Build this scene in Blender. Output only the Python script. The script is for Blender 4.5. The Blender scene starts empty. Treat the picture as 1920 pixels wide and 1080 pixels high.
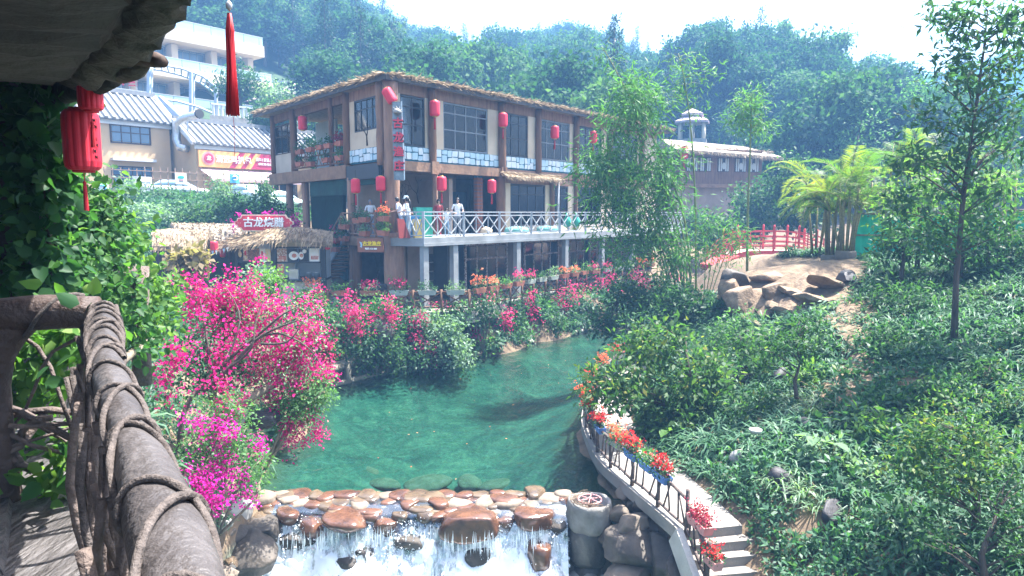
import bpy, math, random
import numpy as np
from mathutils import Vector, Matrix
R = math.radians
random.seed(11)
rng = np.random.default_rng(11)
scene = bpy.context.scene
COL = scene.collection
# --- camera, sky, sun, exposure
CAM_Z, PITCH, FPX = 6.0, 6.4, 1250.0
cam_data = bpy.data.cameras.new('camera')
cam = bpy.data.objects.new('camera', cam_data)
COL.objects.link(cam)
cam.location = (0, 0, CAM_Z)
cam.rotation_euler = (R(90 - PITCH), 0, 0)
cam_data.sensor_width = 36
cam_data.lens = 36 * FPX / 1920
cam_data.clip_start = 0.05
cam_data.clip_end = 3000
scene.camera = cam
SUN_AZ, SUN_EL = 60.0, 65.0          # degrees right of the view direction, above the horizon
world = bpy.data.worlds.new('World')
scene.world = world
world.use_nodes = True
wn = world.node_tree.nodes
sky = wn.new('ShaderNodeTexSky')
sky.sky_type = 'NISHITA'
sky.sun_disc = False
sky.sun_elevation = R(SUN_EL)
sky.sun_rotation = R(SUN_AZ)
sky.air_density = 1.0
sky.dust_density = 4.0
sky.ozone_density = 1.2
wn['Background'].inputs[1].default_value = 0.125
world.node_tree.links.new(sky.outputs[0], wn['Background'].inputs[0])
sun_data = bpy.data.lights.new('sun', 'SUN')
sun_data.energy = 5.0
sun_data.angle = R(0.5)
sun_data.color = (1.0, 0.975, 0.94)
sun = bpy.data.objects.new('sun', sun_data)
COL.objects.link(sun)
sv = Vector((math.sin(R(SUN_AZ)) * math.cos(R(SUN_EL)), math.cos(R(SUN_AZ)) * math.cos(R(SUN_EL)), math.sin(R(SUN_EL))))
sun.rotation_euler = sv.to_track_quat('Z', 'Y').to_euler()
sun.location = (0, 0, 80)
vs = scene.view_settings
vs.view_transform = 'Standard'
vs.look = 'None'
vs.exposure = 2.42
vs.gamma = 1.0
vs.use_curve_mapping = False
cy = scene.cycles
scene.render.engine = 'CYCLES'
cy.use_denoising = True
cy.max_bounces = 6
cy.diffuse_bounces = 2
cy.glossy_bounces = 2
cy.transmission_bounces = 3
cy.transparent_max_bounces = 8
cy.volume_bounces = 0
cy.caustics_reflective = False
cy.caustics_refractive = False
cy.sample_clamp_indirect = 4.0
# --- helpers: pixels to places
_cp, _sp = math.cos(R(PITCH)), math.sin(R(PITCH))
def ray(px, py):
 u, v = (px - 960) / FPX, (540 - py) / FPX
 return Vector((u, _cp + v * _sp, -_sp + v * _cp))
def at(px, py, Y):
 d = ray(px, py)
 return Vector((0, 0, CAM_Z)) + d * (Y / d.y)
def gnd(px, py, z):
 d = ray(px, py)
 return Vector((0, 0, CAM_Z)) + d * ((z - CAM_Z) / d.z)
class Frame:
 """a local frame standing upright: origin, ex along a facade, ey into it, z up"""
 def __init__(s, origin, ang):
  s.o = Vector(origin)
  s.ang = ang
  s.ex = Vector((math.cos(ang), math.sin(ang), 0))
  s.ey = Vector((-math.sin(ang), math.cos(ang), 0))
  s.m = Matrix.Translation(s.o) @ Matrix.Rotation(ang, 4, 'Z')
 def p(s, a, b, z):
  return s.o + s.ex * a + s.ey * b + Vector((0, 0, z))
 def hit(s, px, py, b=0.0):
  d = ray(px, py)
  o = s.o + s.ey * b
  c = Vector((0, 0, CAM_Z))
  t = (o - c).dot(s.ey) / d.dot(s.ey)
  q = c + d * t
  return (q - s.o).dot(s.ex), q.z - s.o.z
WORLD = Frame((0, 0, 0), 0)
# --- helpers: meshes and objects
class MB:
 def __init__(s, fr=None):
  s.v, s.f, s.mi, s.fr, s.m = [], [], [], fr, 0
 def add(s, vs, fs):
  n = len(s.v)
  if s.fr is not None:
   vs = [s.fr.p(*q) for q in vs]
  s.v += [tuple(q) for q in vs]
  s.f += [tuple(i + n for i in f) for f in fs]
  s.mi += [s.m] * len(fs)
  return s
 def box(s, x0, x1, y0, y1, z0, z1):
  return s.add([(x0, y0, z0), (x1, y0, z0), (x1, y1, z0), (x0, y1, z0), (x0, y0, z1), (x1, y0, z1), (x1, y1, z1), (x0, y1, z1)],
                     [(3, 2, 1, 0), (4, 5, 6, 7), (0, 1, 5, 4), (1, 2, 6, 5), (2, 3, 7, 6), (3, 0, 4, 7)])
 def beam(s, p, q, w, h=None, up=(0, 0, 1)):
  p, q = Vector(p), Vector(q)
  h = w if h is None else h
  t = (q - p).normalized()
  up = Vector(up)
  if abs(t.dot(up)) > 0.95:
   up = Vector((0, 1, 0))
  a = t.cross(up).normalized() * (w / 2)
  b = a.cross(t).normalized() * (h / 2)
  return s.add([p - a - b, p + a - b, p + a + b, p - a + b, q - a - b, q + a - b, q + a + b, q - a + b],
                     [(3, 2, 1, 0), (4, 5, 6, 7), (0, 1, 5, 4), (1, 2, 6, 5), (2, 3, 7, 6), (3, 0, 4, 7)])
 def tube(s, pts, rad, n=8, caps=True, jit=0.0):
  pts = [Vector(p) for p in pts]
  if not hasattr(rad, '__len__'):
   rad = [rad] * len(pts)
  vs, fs = [], []
  ref = None
  for i, p in enumerate(pts):
   t = (pts[min(i + 1, len(pts) - 1)] - pts[max(i - 1, 0)])
   t = t.normalized() if t.length > 1e-9 else Vector((0, 0, 1))
   if ref is None:
    ref = Vector((1, 0, 0)) if abs(t.x) < 0.9 else Vector((0, 1, 0))
   a = (ref - t * ref.dot(t)).normalized()
   ref = a
   b = t.cross(a)
   for k in range(n):
    w = 2 * math.pi * k / n
    r = rad[i] * (1 + (random.uniform(-jit, jit) if jit else 0))
    vs.append(p + a * (math.cos(w) * r) + b * (math.sin(w) * r))
  for i in range(len(pts) - 1):
   for k in range(n):
    k2 = (k + 1) % n
    fs.append((i * n + k, i * n + k2, (i + 1) * n + k2, (i + 1) * n + k))
  if caps:
   fs.append(tuple(range(n - 1, -1, -1)))
   fs.append(tuple((len(pts) - 1) * n + k for k in range(n)))
  return s.add(vs, fs)
 def lathe(s, prof, n=16, c=(0, 0, 0), ribs=0.0):
  vs, fs = [], []
  for r, z in prof:
   for k in range(n):
    w = 2 * math.pi * k / n
    rr = r * (1 - ribs * (k % 2))
    vs.append((c[0] + rr * math.cos(w), c[1] + rr * math.sin(w), c[2] + z))
  m = len(prof)
  for i in range(m - 1):
   for k in range(n):
    k2 = (k + 1) % n
    fs.append((i * n + k, i * n + k2, (i + 1) * n + k2, (i + 1) * n + k))
  fs.append(tuple(range(n - 1, -1, -1)))
  fs.append(tuple((m - 1) * n + k for k in range(n)))
  return s.add(vs, fs)
 def prism(s, poly, y0, y1):
  """polygon in local (x, z) swept from y0 to y1"""
  n = len(poly)
  vs = [(x, y0, z) for x, z in poly] + [(x, y1, z) for x, z in poly]
  fs = [tuple(range(n)), tuple(range(2 * n - 1, n - 1, -1))]
  for i in range(n):
   j = (i + 1) % n
   fs.append((j, i, n + i, n + j))
  return s.add(vs, fs)
 def slab(s, poly, z0, z1):
  """polygon in (x, y) swept from z0 to z1"""
  n = len(poly)
  vs = [(x, y, z0) for x, y in poly] + [(x, y, z1) for x, y in poly]
  fs = [tuple(range(n - 1, -1, -1)), tuple(range(n, 2 * n))]
  for i in range(n):
   j = (i + 1) % n
   fs.append((i, j, n + j, n + i))
  return s.add(vs, fs)
 def quad(s, a, b, c, d):
  return s.add([a, b, c, d], [(0, 1, 2, 3)])
 def build(s, name, mats, parent=None, smooth=False, origin=True):
  me = bpy.data.meshes.new(name)
  V = np.array(s.v, float).reshape(-1, 3)
  org = Vector((0, 0, 0))
  if origin and len(V):
   org = Vector(((V[:, 0].min() + V[:, 0].max()) / 2, (V[:, 1].min() + V[:, 1].max()) / 2, V[:, 2].min()))
   V = V - np.array(org)
  me.from_pydata(V.tolist(), [], s.f)
  mats = mats if isinstance(mats, (list, tuple)) else [mats]
  for m in mats:
   me.materials.append(M(m))
  if len(mats) > 1:
   me.polygons.foreach_set('material_index', s.mi)
  if smooth:
   me.polygons.foreach_set('use_smooth', [True] * len(me.polygons))
  me.update()
  return link(name, me, parent, org)
def wmat(o):
 if o.parent is None:
  return o.matrix_basis.copy()
 return wmat(o.parent) @ o.matrix_parent_inverse @ o.matrix_basis
def link(name, me, parent=None, loc=(0, 0, 0), rz=0.0):
 o = bpy.data.objects.new(name, me)
 COL.objects.link(o)
 o.location = loc
 o.rotation_euler[2] = rz
 if parent is not None:
  o.parent = parent
  o.matrix_parent_inverse = wmat(parent).inverted()
 return o
def tag(o, label=None, cat=None, group=None, kind=None):
 if label: o['label'] = label
 if cat: o['category'] = cat
 if group: o['group'] = group
 if kind: o['kind'] = kind
 return o
def thing(name, label, cat, loc=(0, 0, 0), group=None, rz=0.0):
 o = bpy.data.objects.new(name, None)
 o.empty_display_size = 0.2
 COL.objects.link(o)
 o.location = loc
 o.rotation_euler[2] = rz
 return tag(o, label, cat, group)
def kids(o):
 return [c for c in bpy.data.objects if c.parent is o]
def copy_tree(o, parent=None, ch=None):
 ch = kids(o) if ch is None else ch
 c = o.copy()
 COL.objects.link(c)
 if parent is not None:
  c.parent = parent
 for k in ch:
  copy_tree(k, c)
 return c
def mesh_np(name, V, quads, mats, rv=None, parent=None, smooth=False, loc=(0, 0, 0), obj=True):
 """fast mesh from arrays; quads (n,4) or (n,3)"""
 me = bpy.data.meshes.new(name)
 V = np.ascontiguousarray(V, np.float32)
 Q = np.ascontiguousarray(quads, np.int32)
 n, k = Q.shape
 me.vertices.add(len(V))
 me.vertices.foreach_set('co', V.ravel())
 me.loops.add(n * k)
 me.loops.foreach_set('vertex_index', Q.ravel())
 me.polygons.add(n)
 me.polygons.foreach_set('loop_start', np.arange(0, n * k, k, dtype=np.int32))
 me.polygons.foreach_set('loop_total', np.full(n, k, np.int32))
 if smooth:
  me.polygons.foreach_set('use_smooth', np.ones(n, bool))
 if rv is not None:
  a = me.attributes.new('rv', 'FLOAT', 'POINT')
  a.data.foreach_set('value', np.ascontiguousarray(rv, np.float32))
 for m in (mats if isinstance(mats, (list, tuple)) else [mats]):
  me.materials.append(M(m))
 me.update(calc_edges=True)
 me.validate()
 if not obj:
  return me
 return link(name, me, parent, loc)
# --- materials
MATS = {}
_U = 'first second third fourth fifth sixth seventh eighth ninth tenth eleventh twelfth thirteenth fourteenth fifteenth sixteenth seventeenth eighteenth nineteenth twentieth'.split()
def nth(k):
 """0 -> first"""
 return _U[k] if k < 20 else {2: 'twenty', 3: 'thirty'}[(k + 1) // 10] + ' ' + _U[(k + 1) % 10 - 1] if (k + 1) % 10 else {2: 'twentieth', 3: 'thirtieth'}[(k + 1) // 10]
def M(n):
 return MATS[n] if isinstance(n, str) else n
def _mat(name):
 m = bpy.data.materials.new(name)
 m.use_nodes = True
 MATS[name] = m
 nt = m.node_tree
 return m, nt, nt.nodes, nt.links, nt.nodes['Principled BSDF']
def ramp(nt, fac, stops):
 r = nt.nodes.new('ShaderNodeValToRGB')
 e = r.color_ramp.elements
 while len(e) < len(stops):
  e.new(0.5)
 for i, (p, c) in enumerate(stops):
  e[i].position = p
  e[i].color = (*c, 1)
 nt.links.new(fac, r.inputs[0])
 return r.outputs[0]
def noise(nt, scale, detail=4, rough=0.55, coord='pos', stretch=None, dist=0.0):
 if coord == 'pos':
  c = nt.nodes.new('ShaderNodeNewGeometry').outputs['Position']
 else:
  c = nt.nodes.new('ShaderNodeTexCoord').outputs['Object']
 if stretch:
  mp = nt.nodes.new('ShaderNodeMapping')
  mp.inputs['Scale'].default_value = stretch
  nt.links.new(c, mp.inputs[0])
  c = mp.outputs[0]
 t = nt.nodes.new('ShaderNodeTexNoise')
 t.inputs['Scale'].default_value = scale
 t.inputs['Detail'].default_value = detail
 t.inputs['Roughness'].default_value = rough
 t.inputs['Distortion'].default_value = dist
 nt.links.new(c, t.inputs['Vector'])
 return t.outputs['Fac']
def mat(name, c, c2=None, rough=0.7, scale=3.0, bump=0.0, bscale=None, metal=0.0, spec=0.4, stretch=None, coord='pos', lo=0.3, hi=0.7, emit=0.0):
 m, nt, N, L, b = _mat(name)
 b.inputs['Roughness'].default_value = rough
 b.inputs['Metallic'].default_value = metal
 b.inputs['Specular IOR Level'].default_value = spec
 if c2 is None:
  c2 = tuple(x * 0.75 for x in c)
 f = noise(nt, scale, stretch=stretch, coord=coord)
 L.new(ramp(nt, f, [(lo, c2), (hi, c)]), b.inputs['Base Color'])
 if bump:
  f2 = noise(nt, bscale or scale * 4, 5, stretch=stretch, coord=coord)
  bp = N.new('ShaderNodeBump')
  bp.inputs['Strength'].default_value = bump
  bp.inputs['Distance'].default_value = 0.05
  L.new(f2, bp.inputs['Height'])
  L.new(bp.outputs[0], b.inputs['Normal'])
 if emit:
  b.inputs['Emission Color'].default_value = (*c, 1)
  b.inputs['Emission Strength'].default_value = emit
 return m
def leafmat(name, stops, transl=0.35, rough=0.42, spec=0.5, tint=(1.1, 1.3, 0.5), vary=0.3):
 transl = min(0.55, transl + 0.14); rough = max(rough, 0.5); spec = spec * 0.4
 stops = [(p, (c[0] * .84, c[1], c[2] * 1.5) if c[1] > c[0] * 1.02 else c) for p, c in stops]
 m, nt, N, L, b = _mat(name)
 a = N.new('ShaderNodeAttribute')
 a.attribute_name = 'rv'
 oi = N.new('ShaderNodeObjectInfo')
 mx = N.new('ShaderNodeMath'); mx.operation = 'MULTIPLY_ADD'
 L.new(oi.outputs['Random'], mx.inputs[0]); mx.inputs[1].default_value = vary; mx.inputs[2].default_value = -vary / 2
 ad = N.new('ShaderNodeMath'); ad.operation = 'ADD'
 L.new(a.outputs['Fac'], ad.inputs[0]); L.new(mx.outputs[0], ad.inputs[1])
 col = ramp(nt, ad.outputs[0], stops)
 L.new(col, b.inputs['Base Color'])
 b.inputs['Roughness'].default_value = rough
 b.inputs['Specular IOR Level'].default_value = spec
 tr = N.new('ShaderNodeBsdfTranslucent')
 tm = N.new('ShaderNodeMix'); tm.data_type = 'RGBA'; tm.blend_type = 'MULTIPLY'
 tm.inputs[0].default_value = 1.0
 L.new(col, tm.inputs[6]); tm.inputs[7].default_value = (*tint, 1)
 L.new(tm.outputs[2], tr.inputs[0])
 ms = N.new('ShaderNodeMixShader')
 ms.inputs[0].default_value = transl
 L.new(b.outputs[0], ms.inputs[1]); L.new(tr.outputs[0], ms.inputs[2])
 L.new(ms.outputs[0], N['Material Output'].inputs['Surface'])
 return m
def glassmat(name, tint=(0.03, 0.05, 0.06), rough=0.05):
 """window glass seen from outside: dark behind a clear reflecting pane"""
 m, nt, N, L, b = _mat(name)
 gl = N.new('ShaderNodeBsdfGlossy'); gl.inputs['Roughness'].default_value = rough
 tr = N.new('ShaderNodeBsdfTransparent'); tr.inputs[0].default_value = (*tint, 1)
 fr = N.new('ShaderNodeFresnel'); fr.inputs[0].default_value = 1.5
 ms = N.new('ShaderNodeMixShader')
 L.new(fr.outputs[0], ms.inputs[0]); L.new(tr.outputs[0], ms.inputs[1]); L.new(gl.outputs[0], ms.inputs[2])
 L.new(ms.outputs[0], N['Material Output'].inputs['Surface'])
 return m
# --- material list
m, nt, N, L, b = _mat('soil')       # brown earth; algae where it lies under the river
f0 = noise(nt, 1.2, 5)
dry = ramp(nt, f0, [(0.3, (0.075, 0.052, 0.03)), (0.7, (0.18, 0.125, 0.075))])
f1 = noise(nt, 0.7, 5, 0.65, dist=1.2)
f2 = noise(nt, 3.2, 6, 0.75, stretch=(1, 0.45, 1), dist=2.5)
ad = N.new('ShaderNodeMath'); ad.operation = 'MULTIPLY_ADD'
L.new(f2, ad.inputs[0]); ad.inputs[1].default_value = 0.5
mm = N.new('ShaderNodeMath'); mm.operation = 'MULTIPLY'; L.new(f1, mm.inputs[0]); mm.inputs[1].default_value = 0.5
L.new(mm.outputs[0], ad.inputs[2])
wet = ramp(nt, ad.outputs[0], [(0.36, (0.014, 0.040, 0.036)), (0.47, (0.030, 0.080, 0.064)), (0.56, (0.075, 0.135, 0.100)), (0.68, (0.18, 0.21, 0.135))])
sp_ = N.new('ShaderNodeSeparateXYZ'); L.new(N.new('ShaderNodeNewGeometry').outputs['Position'], sp_.inputs[0])
mr = N.new('ShaderNodeMapRange'); mr.inputs[1].default_value = -0.05; mr.inputs[2].default_value = -0.4
L.new(sp_.outputs[2], mr.inputs[0])
mxc = N.new('ShaderNodeMix'); mxc.data_type = 'RGBA'
L.new(mr.outputs[0], mxc.inputs[0]); L.new(dry, mxc.inputs[6]); L.new(wet, mxc.inputs[7])
L.new(mxc.outputs[2], b.inputs['Base Color']); b.inputs['Roughness'].default_value = 0.95
bp = N.new('ShaderNodeBump'); bp.inputs['Strength'].default_value = 0.7; bp.inputs['Distance'].default_value = 0.05
L.new(noise(nt, 9, 6), bp.inputs['Height']); L.new(bp.outputs[0], b.inputs['Normal'])
mat('hill_green', (0.035, 0.07, 0.025), (0.015, 0.035, 0.015), 0.95, 0.3)
mat('paving', (0.30, 0.28, 0.25), (0.20, 0.19, 0.17), 0.85, 2.0, 0.3, 12)
mat('concrete', (0.46, 0.44, 0.40), (0.33, 0.31, 0.28), 0.85, 1.6, 0.35, 25)
mat('walkway_concrete', (0.27, 0.25, 0.22), (0.17, 0.15, 0.13), 0.9, 1.1, 0.3, 30)
mat('concrete_stain', (0.27, 0.26, 0.24), (0.13, 0.12, 0.10), 0.7, 2.3, 0.4, 14)
mat('wet_concrete', (0.12, 0.11, 0.10), (0.05, 0.045, 0.04), 0.35, 3, 0.4, 14)
mat('slab_grey', (0.30, 0.32, 0.33), (0.18, 0.19, 0.19), 0.8, 1.5, 0.2, 20)
mat('timber', (0.21, 0.105, 0.052), (0.10, 0.048, 0.026), 0.8, 2.2, 0.4, 8, stretch=(3, 3, 0.5))
mat('timber_beam', (0.29, 0.17, 0.095), (0.17, 0.095, 0.055), 0.8, 2.0, 0.4, 8)
mat('timber_pink', (0.33, 0.19, 0.12), (0.19, 0.105, 0.068), 0.8, 2.0, 0.4, 8, stretch=(3, 3, 0.5))
mat('dark_timber', (0.06, 0.035, 0.025), (0.03, 0.02, 0.015), 0.75, 3, 0.3, 10)
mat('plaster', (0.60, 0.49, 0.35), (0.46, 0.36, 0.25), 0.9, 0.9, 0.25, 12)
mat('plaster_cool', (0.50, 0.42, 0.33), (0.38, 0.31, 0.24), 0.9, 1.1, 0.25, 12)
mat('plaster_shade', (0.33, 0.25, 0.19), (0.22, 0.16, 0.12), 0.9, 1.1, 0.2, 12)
mat('house_wall', (0.55, 0.385, 0.215), (0.47, 0.325, 0.18), 0.9, 0.6)
mat('hotel_wall', (0.58, 0.50, 0.38), (0.51, 0.44, 0.33), 0.85, 0.3)
mat('white_paint', (0.62, 0.62, 0.60), (0.52, 0.52, 0.50), 0.6, 2)
mat('rail_paint', (0.42, 0.44, 0.46), (0.30, 0.32, 0.34), 0.5, 4, spec=0.5)
mat('roof_tile', (0.10, 0.105, 0.11), (0.06, 0.065, 0.07), 0.7, 3)
mat('tile_cap', (0.25, 0.255, 0.255), (0.16, 0.165, 0.17), 0.7, 4)
mat('thatch', (0.36, 0.28, 0.18), (0.17, 0.12, 0.08), 0.95, 5, 0.5, 30)
mat('thatch_grey', (0.40, 0.34, 0.26), (0.20, 0.17, 0.13), 0.95, 5, 0.5, 30)
mat('fascia', (0.07, 0.06, 0.055), (0.04, 0.035, 0.03), 0.6, 3)
mat('stone_blue', (0.48, 0.63, 0.68), (0.34, 0.50, 0.58), 0.8, 1.5, 0.2, 10)
mat('stone_white', (0.66, 0.72, 0.72), (0.52, 0.60, 0.62), 0.8, 1.5, 0.2, 10)
mat('joint_teal', (0.02, 0.16, 0.22), (0.02, 0.10, 0.15), 0.8, 2)
mat('black_frame', (0.03, 0.032, 0.035), (0.02, 0.02, 0.022), 0.45, 2)
mat('grey_frame', (0.20, 0.22, 0.23), (0.14, 0.15, 0.16), 0.5, 2)
mat('bark_frame', (0.40, 0.32, 0.29), (0.12, 0.08, 0.07), 0.85, 14, lo=0.42, hi=0.55)
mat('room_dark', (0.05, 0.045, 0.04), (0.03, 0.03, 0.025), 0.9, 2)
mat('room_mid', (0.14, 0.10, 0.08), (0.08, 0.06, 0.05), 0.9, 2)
mat('curtain', (0.52, 0.56, 0.55), (0.40, 0.44, 0.44), 0.9, 4, stretch=(6, 6, 0.3))
mat('blind', (0.40, 0.43, 0.40), (0.30, 0.33, 0.31), 0.9, 3)
mat('red_lantern', (0.62, 0.022, 0.05), (0.48, 0.015, 0.035), 0.55, 4, coord='obj')
mat('red_lantern_far', (0.70, 0.025, 0.06), (0.60, 0.02, 0.05), 0.6, 4, coord='obj')
mat('red_tassel', (0.50, 0.008, 0.02), (0.30, 0.004, 0.012), 0.6, 60, stretch=(1, 1, 0.05), coord='obj')
mat('lantern_ink', (0.02, 0.01, 0.01), rough=0.6)
mat('gold', (0.55, 0.36, 0.10), (0.40, 0.25, 0.07), 0.4, 5, metal=0.3)
mat('terracotta', (0.42, 0.15, 0.09), (0.30, 0.10, 0.06), 0.8, 5)
mat('pale_planter', (0.40, 0.42, 0.36), (0.28, 0.30, 0.26), 0.8, 4)
mat('pink_planter', (0.62, 0.30, 0.27), (0.50, 0.22, 0.20), 0.7, 5)
mat('blue_planter', (0.10, 0.22, 0.50), (0.07, 0.16, 0.40), 0.6, 5)
mat('potting_soil', (0.09, 0.065, 0.045), rough=0.95, scale=20)
mat('bridge_red', (0.50, 0.05, 0.06), (0.38, 0.035, 0.045), 0.6, 3)
mat('bridge_deck', (0.62, 0.48, 0.40), (0.48, 0.36, 0.30), 0.8, 3)
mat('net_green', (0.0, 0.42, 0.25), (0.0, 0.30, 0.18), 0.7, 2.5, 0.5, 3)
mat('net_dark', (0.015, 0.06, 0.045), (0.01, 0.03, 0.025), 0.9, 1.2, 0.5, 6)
mat('bark', (0.11, 0.085, 0.065), (0.05, 0.038, 0.03), 0.9, 6, 0.6, 20, stretch=(2, 2, 0.4))
mat('bark_pale', (0.23, 0.19, 0.14), (0.12, 0.10, 0.07), 0.9, 6, 0.6, 20)
mat('bamboo_stem', (0.22, 0.25, 0.08), (0.12, 0.13, 0.05), 0.5, 3)
mat('palm_stem', (0.26, 0.24, 0.10), (0.16, 0.13, 0.07), 0.7, 5, stretch=(1, 1, 4))
mat('log_rail', (0.078, 0.070, 0.068), (0.034, 0.029, 0.028), 0.5, 6, 0.45, 22, spec=0.35)
mat('log_dark', (0.085, 0.055, 0.045), (0.035, 0.025, 0.022), 0.6, 4, 0.5, 22)
mat('vine_wood', (0.16, 0.12, 0.10), (0.06, 0.045, 0.04), 0.75, 12, 0.6, 40)
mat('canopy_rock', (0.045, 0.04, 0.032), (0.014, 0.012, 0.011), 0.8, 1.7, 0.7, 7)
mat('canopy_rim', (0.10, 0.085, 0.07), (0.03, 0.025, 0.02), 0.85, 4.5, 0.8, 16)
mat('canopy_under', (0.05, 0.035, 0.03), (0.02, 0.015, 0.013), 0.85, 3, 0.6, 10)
mat('carved_floor', (0.11, 0.10, 0.095), (0.03, 0.026, 0.025), 0.5, 7, 0.9, 16, stretch=(1.6, .5, 1))
mat('rock', (0.22, 0.175, 0.13), (0.10, 0.08, 0.06), 0.8, 2.0, 0.5, 9)
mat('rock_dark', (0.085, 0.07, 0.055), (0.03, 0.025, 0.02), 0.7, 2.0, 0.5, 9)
mat('rock_tan', (0.27, 0.195, 0.125), (0.12, 0.08, 0.05), 0.9, 3.5, 0.9, 12)
mat('rock_wet', (0.15, 0.07, 0.038), (0.05, 0.026, 0.018), 0.16, 3.2, 0.25, 12, spec=0.7)
mat('rock_wet_pale', (0.16, 0.115, 0.072), (0.055, 0.038, 0.025), 0.14, 3.0, 0.2, 10, spec=0.7)
mat('rock_grey', (0.34, 0.33, 0.30), (0.20, 0.19, 0.17), 0.75, 3, 0.4, 12)
mat('slate', (0.045, 0.042, 0.045), (0.02, 0.018, 0.02), 0.65, 3, 0.4, 9)
mat('log_mossy', (0.20, 0.17, 0.13), (0.09, 0.09, 0.06), 0.9, 4, 0.5, 14)
mat('sign_red', (0.62, 0.045, 0.06), (0.50, 0.03, 0.06), 0.5, 2)
mat('sign_white', (0.85, 0.84, 0.80), (0.80, 0.79, 0.76), 0.5, 2)
mat('sign_cream', (0.86, 0.66, 0.48), rough=0.5)
mat('sign_yellow', (0.85, 0.62, 0.03), (0.75, 0.52, 0.02), 0.5, 2)
mat('sign_board', (0.27, 0.10, 0.06), (0.18, 0.07, 0.045), 0.7, 3, 0.2, 10)
mat('sign_slate', (0.25, 0.30, 0.33), (0.12, 0.15, 0.17), 0.8, 5, 0.6, 14)
mat('sign_blank', (0.022, 0.028, 0.036), rough=0.5, scale=2)
mat('sign_orange', (0.80, 0.42, 0.14), (0.74, 0.38, 0.12), 0.5, 2)
mat('sign_wine', (0.42, 0.04, 0.09), (0.36, 0.03, 0.08), 0.5, 2)
mat('awning', (0.50, 0.38, 0.40), (0.42, 0.31, 0.33), 0.8, 3)
mat('poster_white', (0.80, 0.81, 0.80), (0.74, 0.75, 0.75), 0.5, 2)
mat('poster_blue', (0.10, 0.38, 0.60), (0.06, 0.28, 0.50), 0.5, 8)
mat('poster_green', (0.06, 0.42, 0.36), (0.04, 0.32, 0.28), 0.5, 8)
mat('lattice', (0.36, 0.24, 0.17), (0.26, 0.17, 0.12), 0.8, 5)
mat('metal_pipe', (0.55, 0.56, 0.57), (0.40, 0.41, 0.42), 0.35, 8, metal=0.8)
mat('steel_blue', (0.42, 0.48, 0.56), (0.34, 0.40, 0.48), 0.5, 3)
mat('car_white', (0.75, 0.78, 0.76), rough=0.25, scale=1, spec=0.6)
mat('car_green', (0.42, 0.60, 0.52), rough=0.25, scale=1, spec=0.6)
mat('rubber', (0.02, 0.02, 0.02), rough=0.8)
mat('wheel_pink', (0.55, 0.30, 0.30), (0.30, 0.14, 0.12), 0.6, 12)
mat('twig', (0.22, 0.16, 0.11), (0.12, 0.08, 0.05), 0.9, 8)
mat('skin', (0.55, 0.34, 0.25), rough=0.55)
mat('hair', (0.015, 0.012, 0.010), rough=0.5)
mat('cloth_white', (0.78, 0.79, 0.80), (0.68, 0.69, 0.71), 0.9, 6)
mat('cloth_blue', (0.36, 0.50, 0.62), (0.28, 0.40, 0.52), 0.9, 6)
mat('cloth_black', (0.02, 0.02, 0.022), rough=0.9)
mat('cloth_grey', (0.30, 0.32, 0.36), rough=0.9)
mat('cloth_red', (0.35, 0.05, 0.06), rough=0.9)
mat('cloth_teal', (0.16, 0.42, 0.40), rough=0.9)
mat('plastic_green', (0.05, 0.40, 0.28), rough=0.4)
mat('plastic_blue', (0.04, 0.22, 0.50), rough=0.4)
mat('plastic_yellow', (0.80, 0.60, 0.16), rough=0.4)
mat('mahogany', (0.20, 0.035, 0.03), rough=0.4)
mat('food_red', (0.50, 0.07, 0.05), (0.62, 0.35, 0.20), 0.5, 22, lo=0.4, hi=0.6)
mat('food_brown', (0.30, 0.10, 0.05), (0.62, 0.52, 0.42), 0.5, 18, lo=0.4, hi=0.6)
mat('food_yellow', (0.72, 0.50, 0.16), (0.60, 0.55, 0.48), 0.5, 16, lo=0.4, hi=0.6)
mat('food_dark', (0.10, 0.06, 0.05), (0.35, 0.16, 0.10), 0.5, 18, lo=0.4, hi=0.6)
mat('steel', (0.55, 0.58, 0.60), rough=0.3, metal=0.7)
mat('stall_inside', (0.50, 0.58, 0.62), (0.42, 0.50, 0.54), 0.5, 2)
mat('cable', (0.03, 0.03, 0.03), rough=0.6)
glassmat('glass', (0.45, 0.52, 0.56), 0.03)
glassmat('glass_clear', (0.75, 0.82, 0.85), 0.03)
mat('glass_far', (0.10, 0.17, 0.24), (0.06, 0.11, 0.17), 0.12, 0.25, spec=0.7)
mat('glass_rail', (0.42, 0.56, 0.62), (0.38, 0.52, 0.58), 0.1, 0.5, spec=0.6)
G = [(0.0, (0.022, 0.050, 0.018)), (0.45, (0.045, 0.095, 0.028)), (0.8, (0.075, 0.14, 0.035)), (1.0, (0.13, 0.19, 0.05))]
leafmat('leaf_hill', [(0.0, (0.018, 0.048, 0.018)), (0.5, (0.045, 0.10, 0.030)), (1.0, (0.11, 0.17, 0.045))], 0.28, 0.65, 0.12, vary=0.75)
leafmat('leaf_conifer', [(0.0, (0.012, 0.030, 0.018)), (1.0, (0.035, 0.065, 0.03))], 0.12, 0.55)
leafmat('leaf_tree', G, 0.35, 0.38)
leafmat('leaf_young', [(0.0, (0.03, 0.07, 0.02)), (0.55, (0.06, 0.12, 0.03)), (0.85, (0.14, 0.19, 0.04)), (1.0, (0.24, 0.24, 0.06))], 0.4, 0.36)
leafmat('leaf_bamboo', [(0.0, (0.05, 0.12, 0.03)), (0.5, (0.10, 0.20, 0.05)), (1.0, (0.20, 0.29, 0.09))], 0.4, 0.42)
leafmat('leaf_palm', [(0.0, (0.05, 0.10, 0.02)), (0.5, (0.11, 0.17, 0.03)), (1.0, (0.26, 0.25, 0.04))], 0.45, 0.4)
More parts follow.
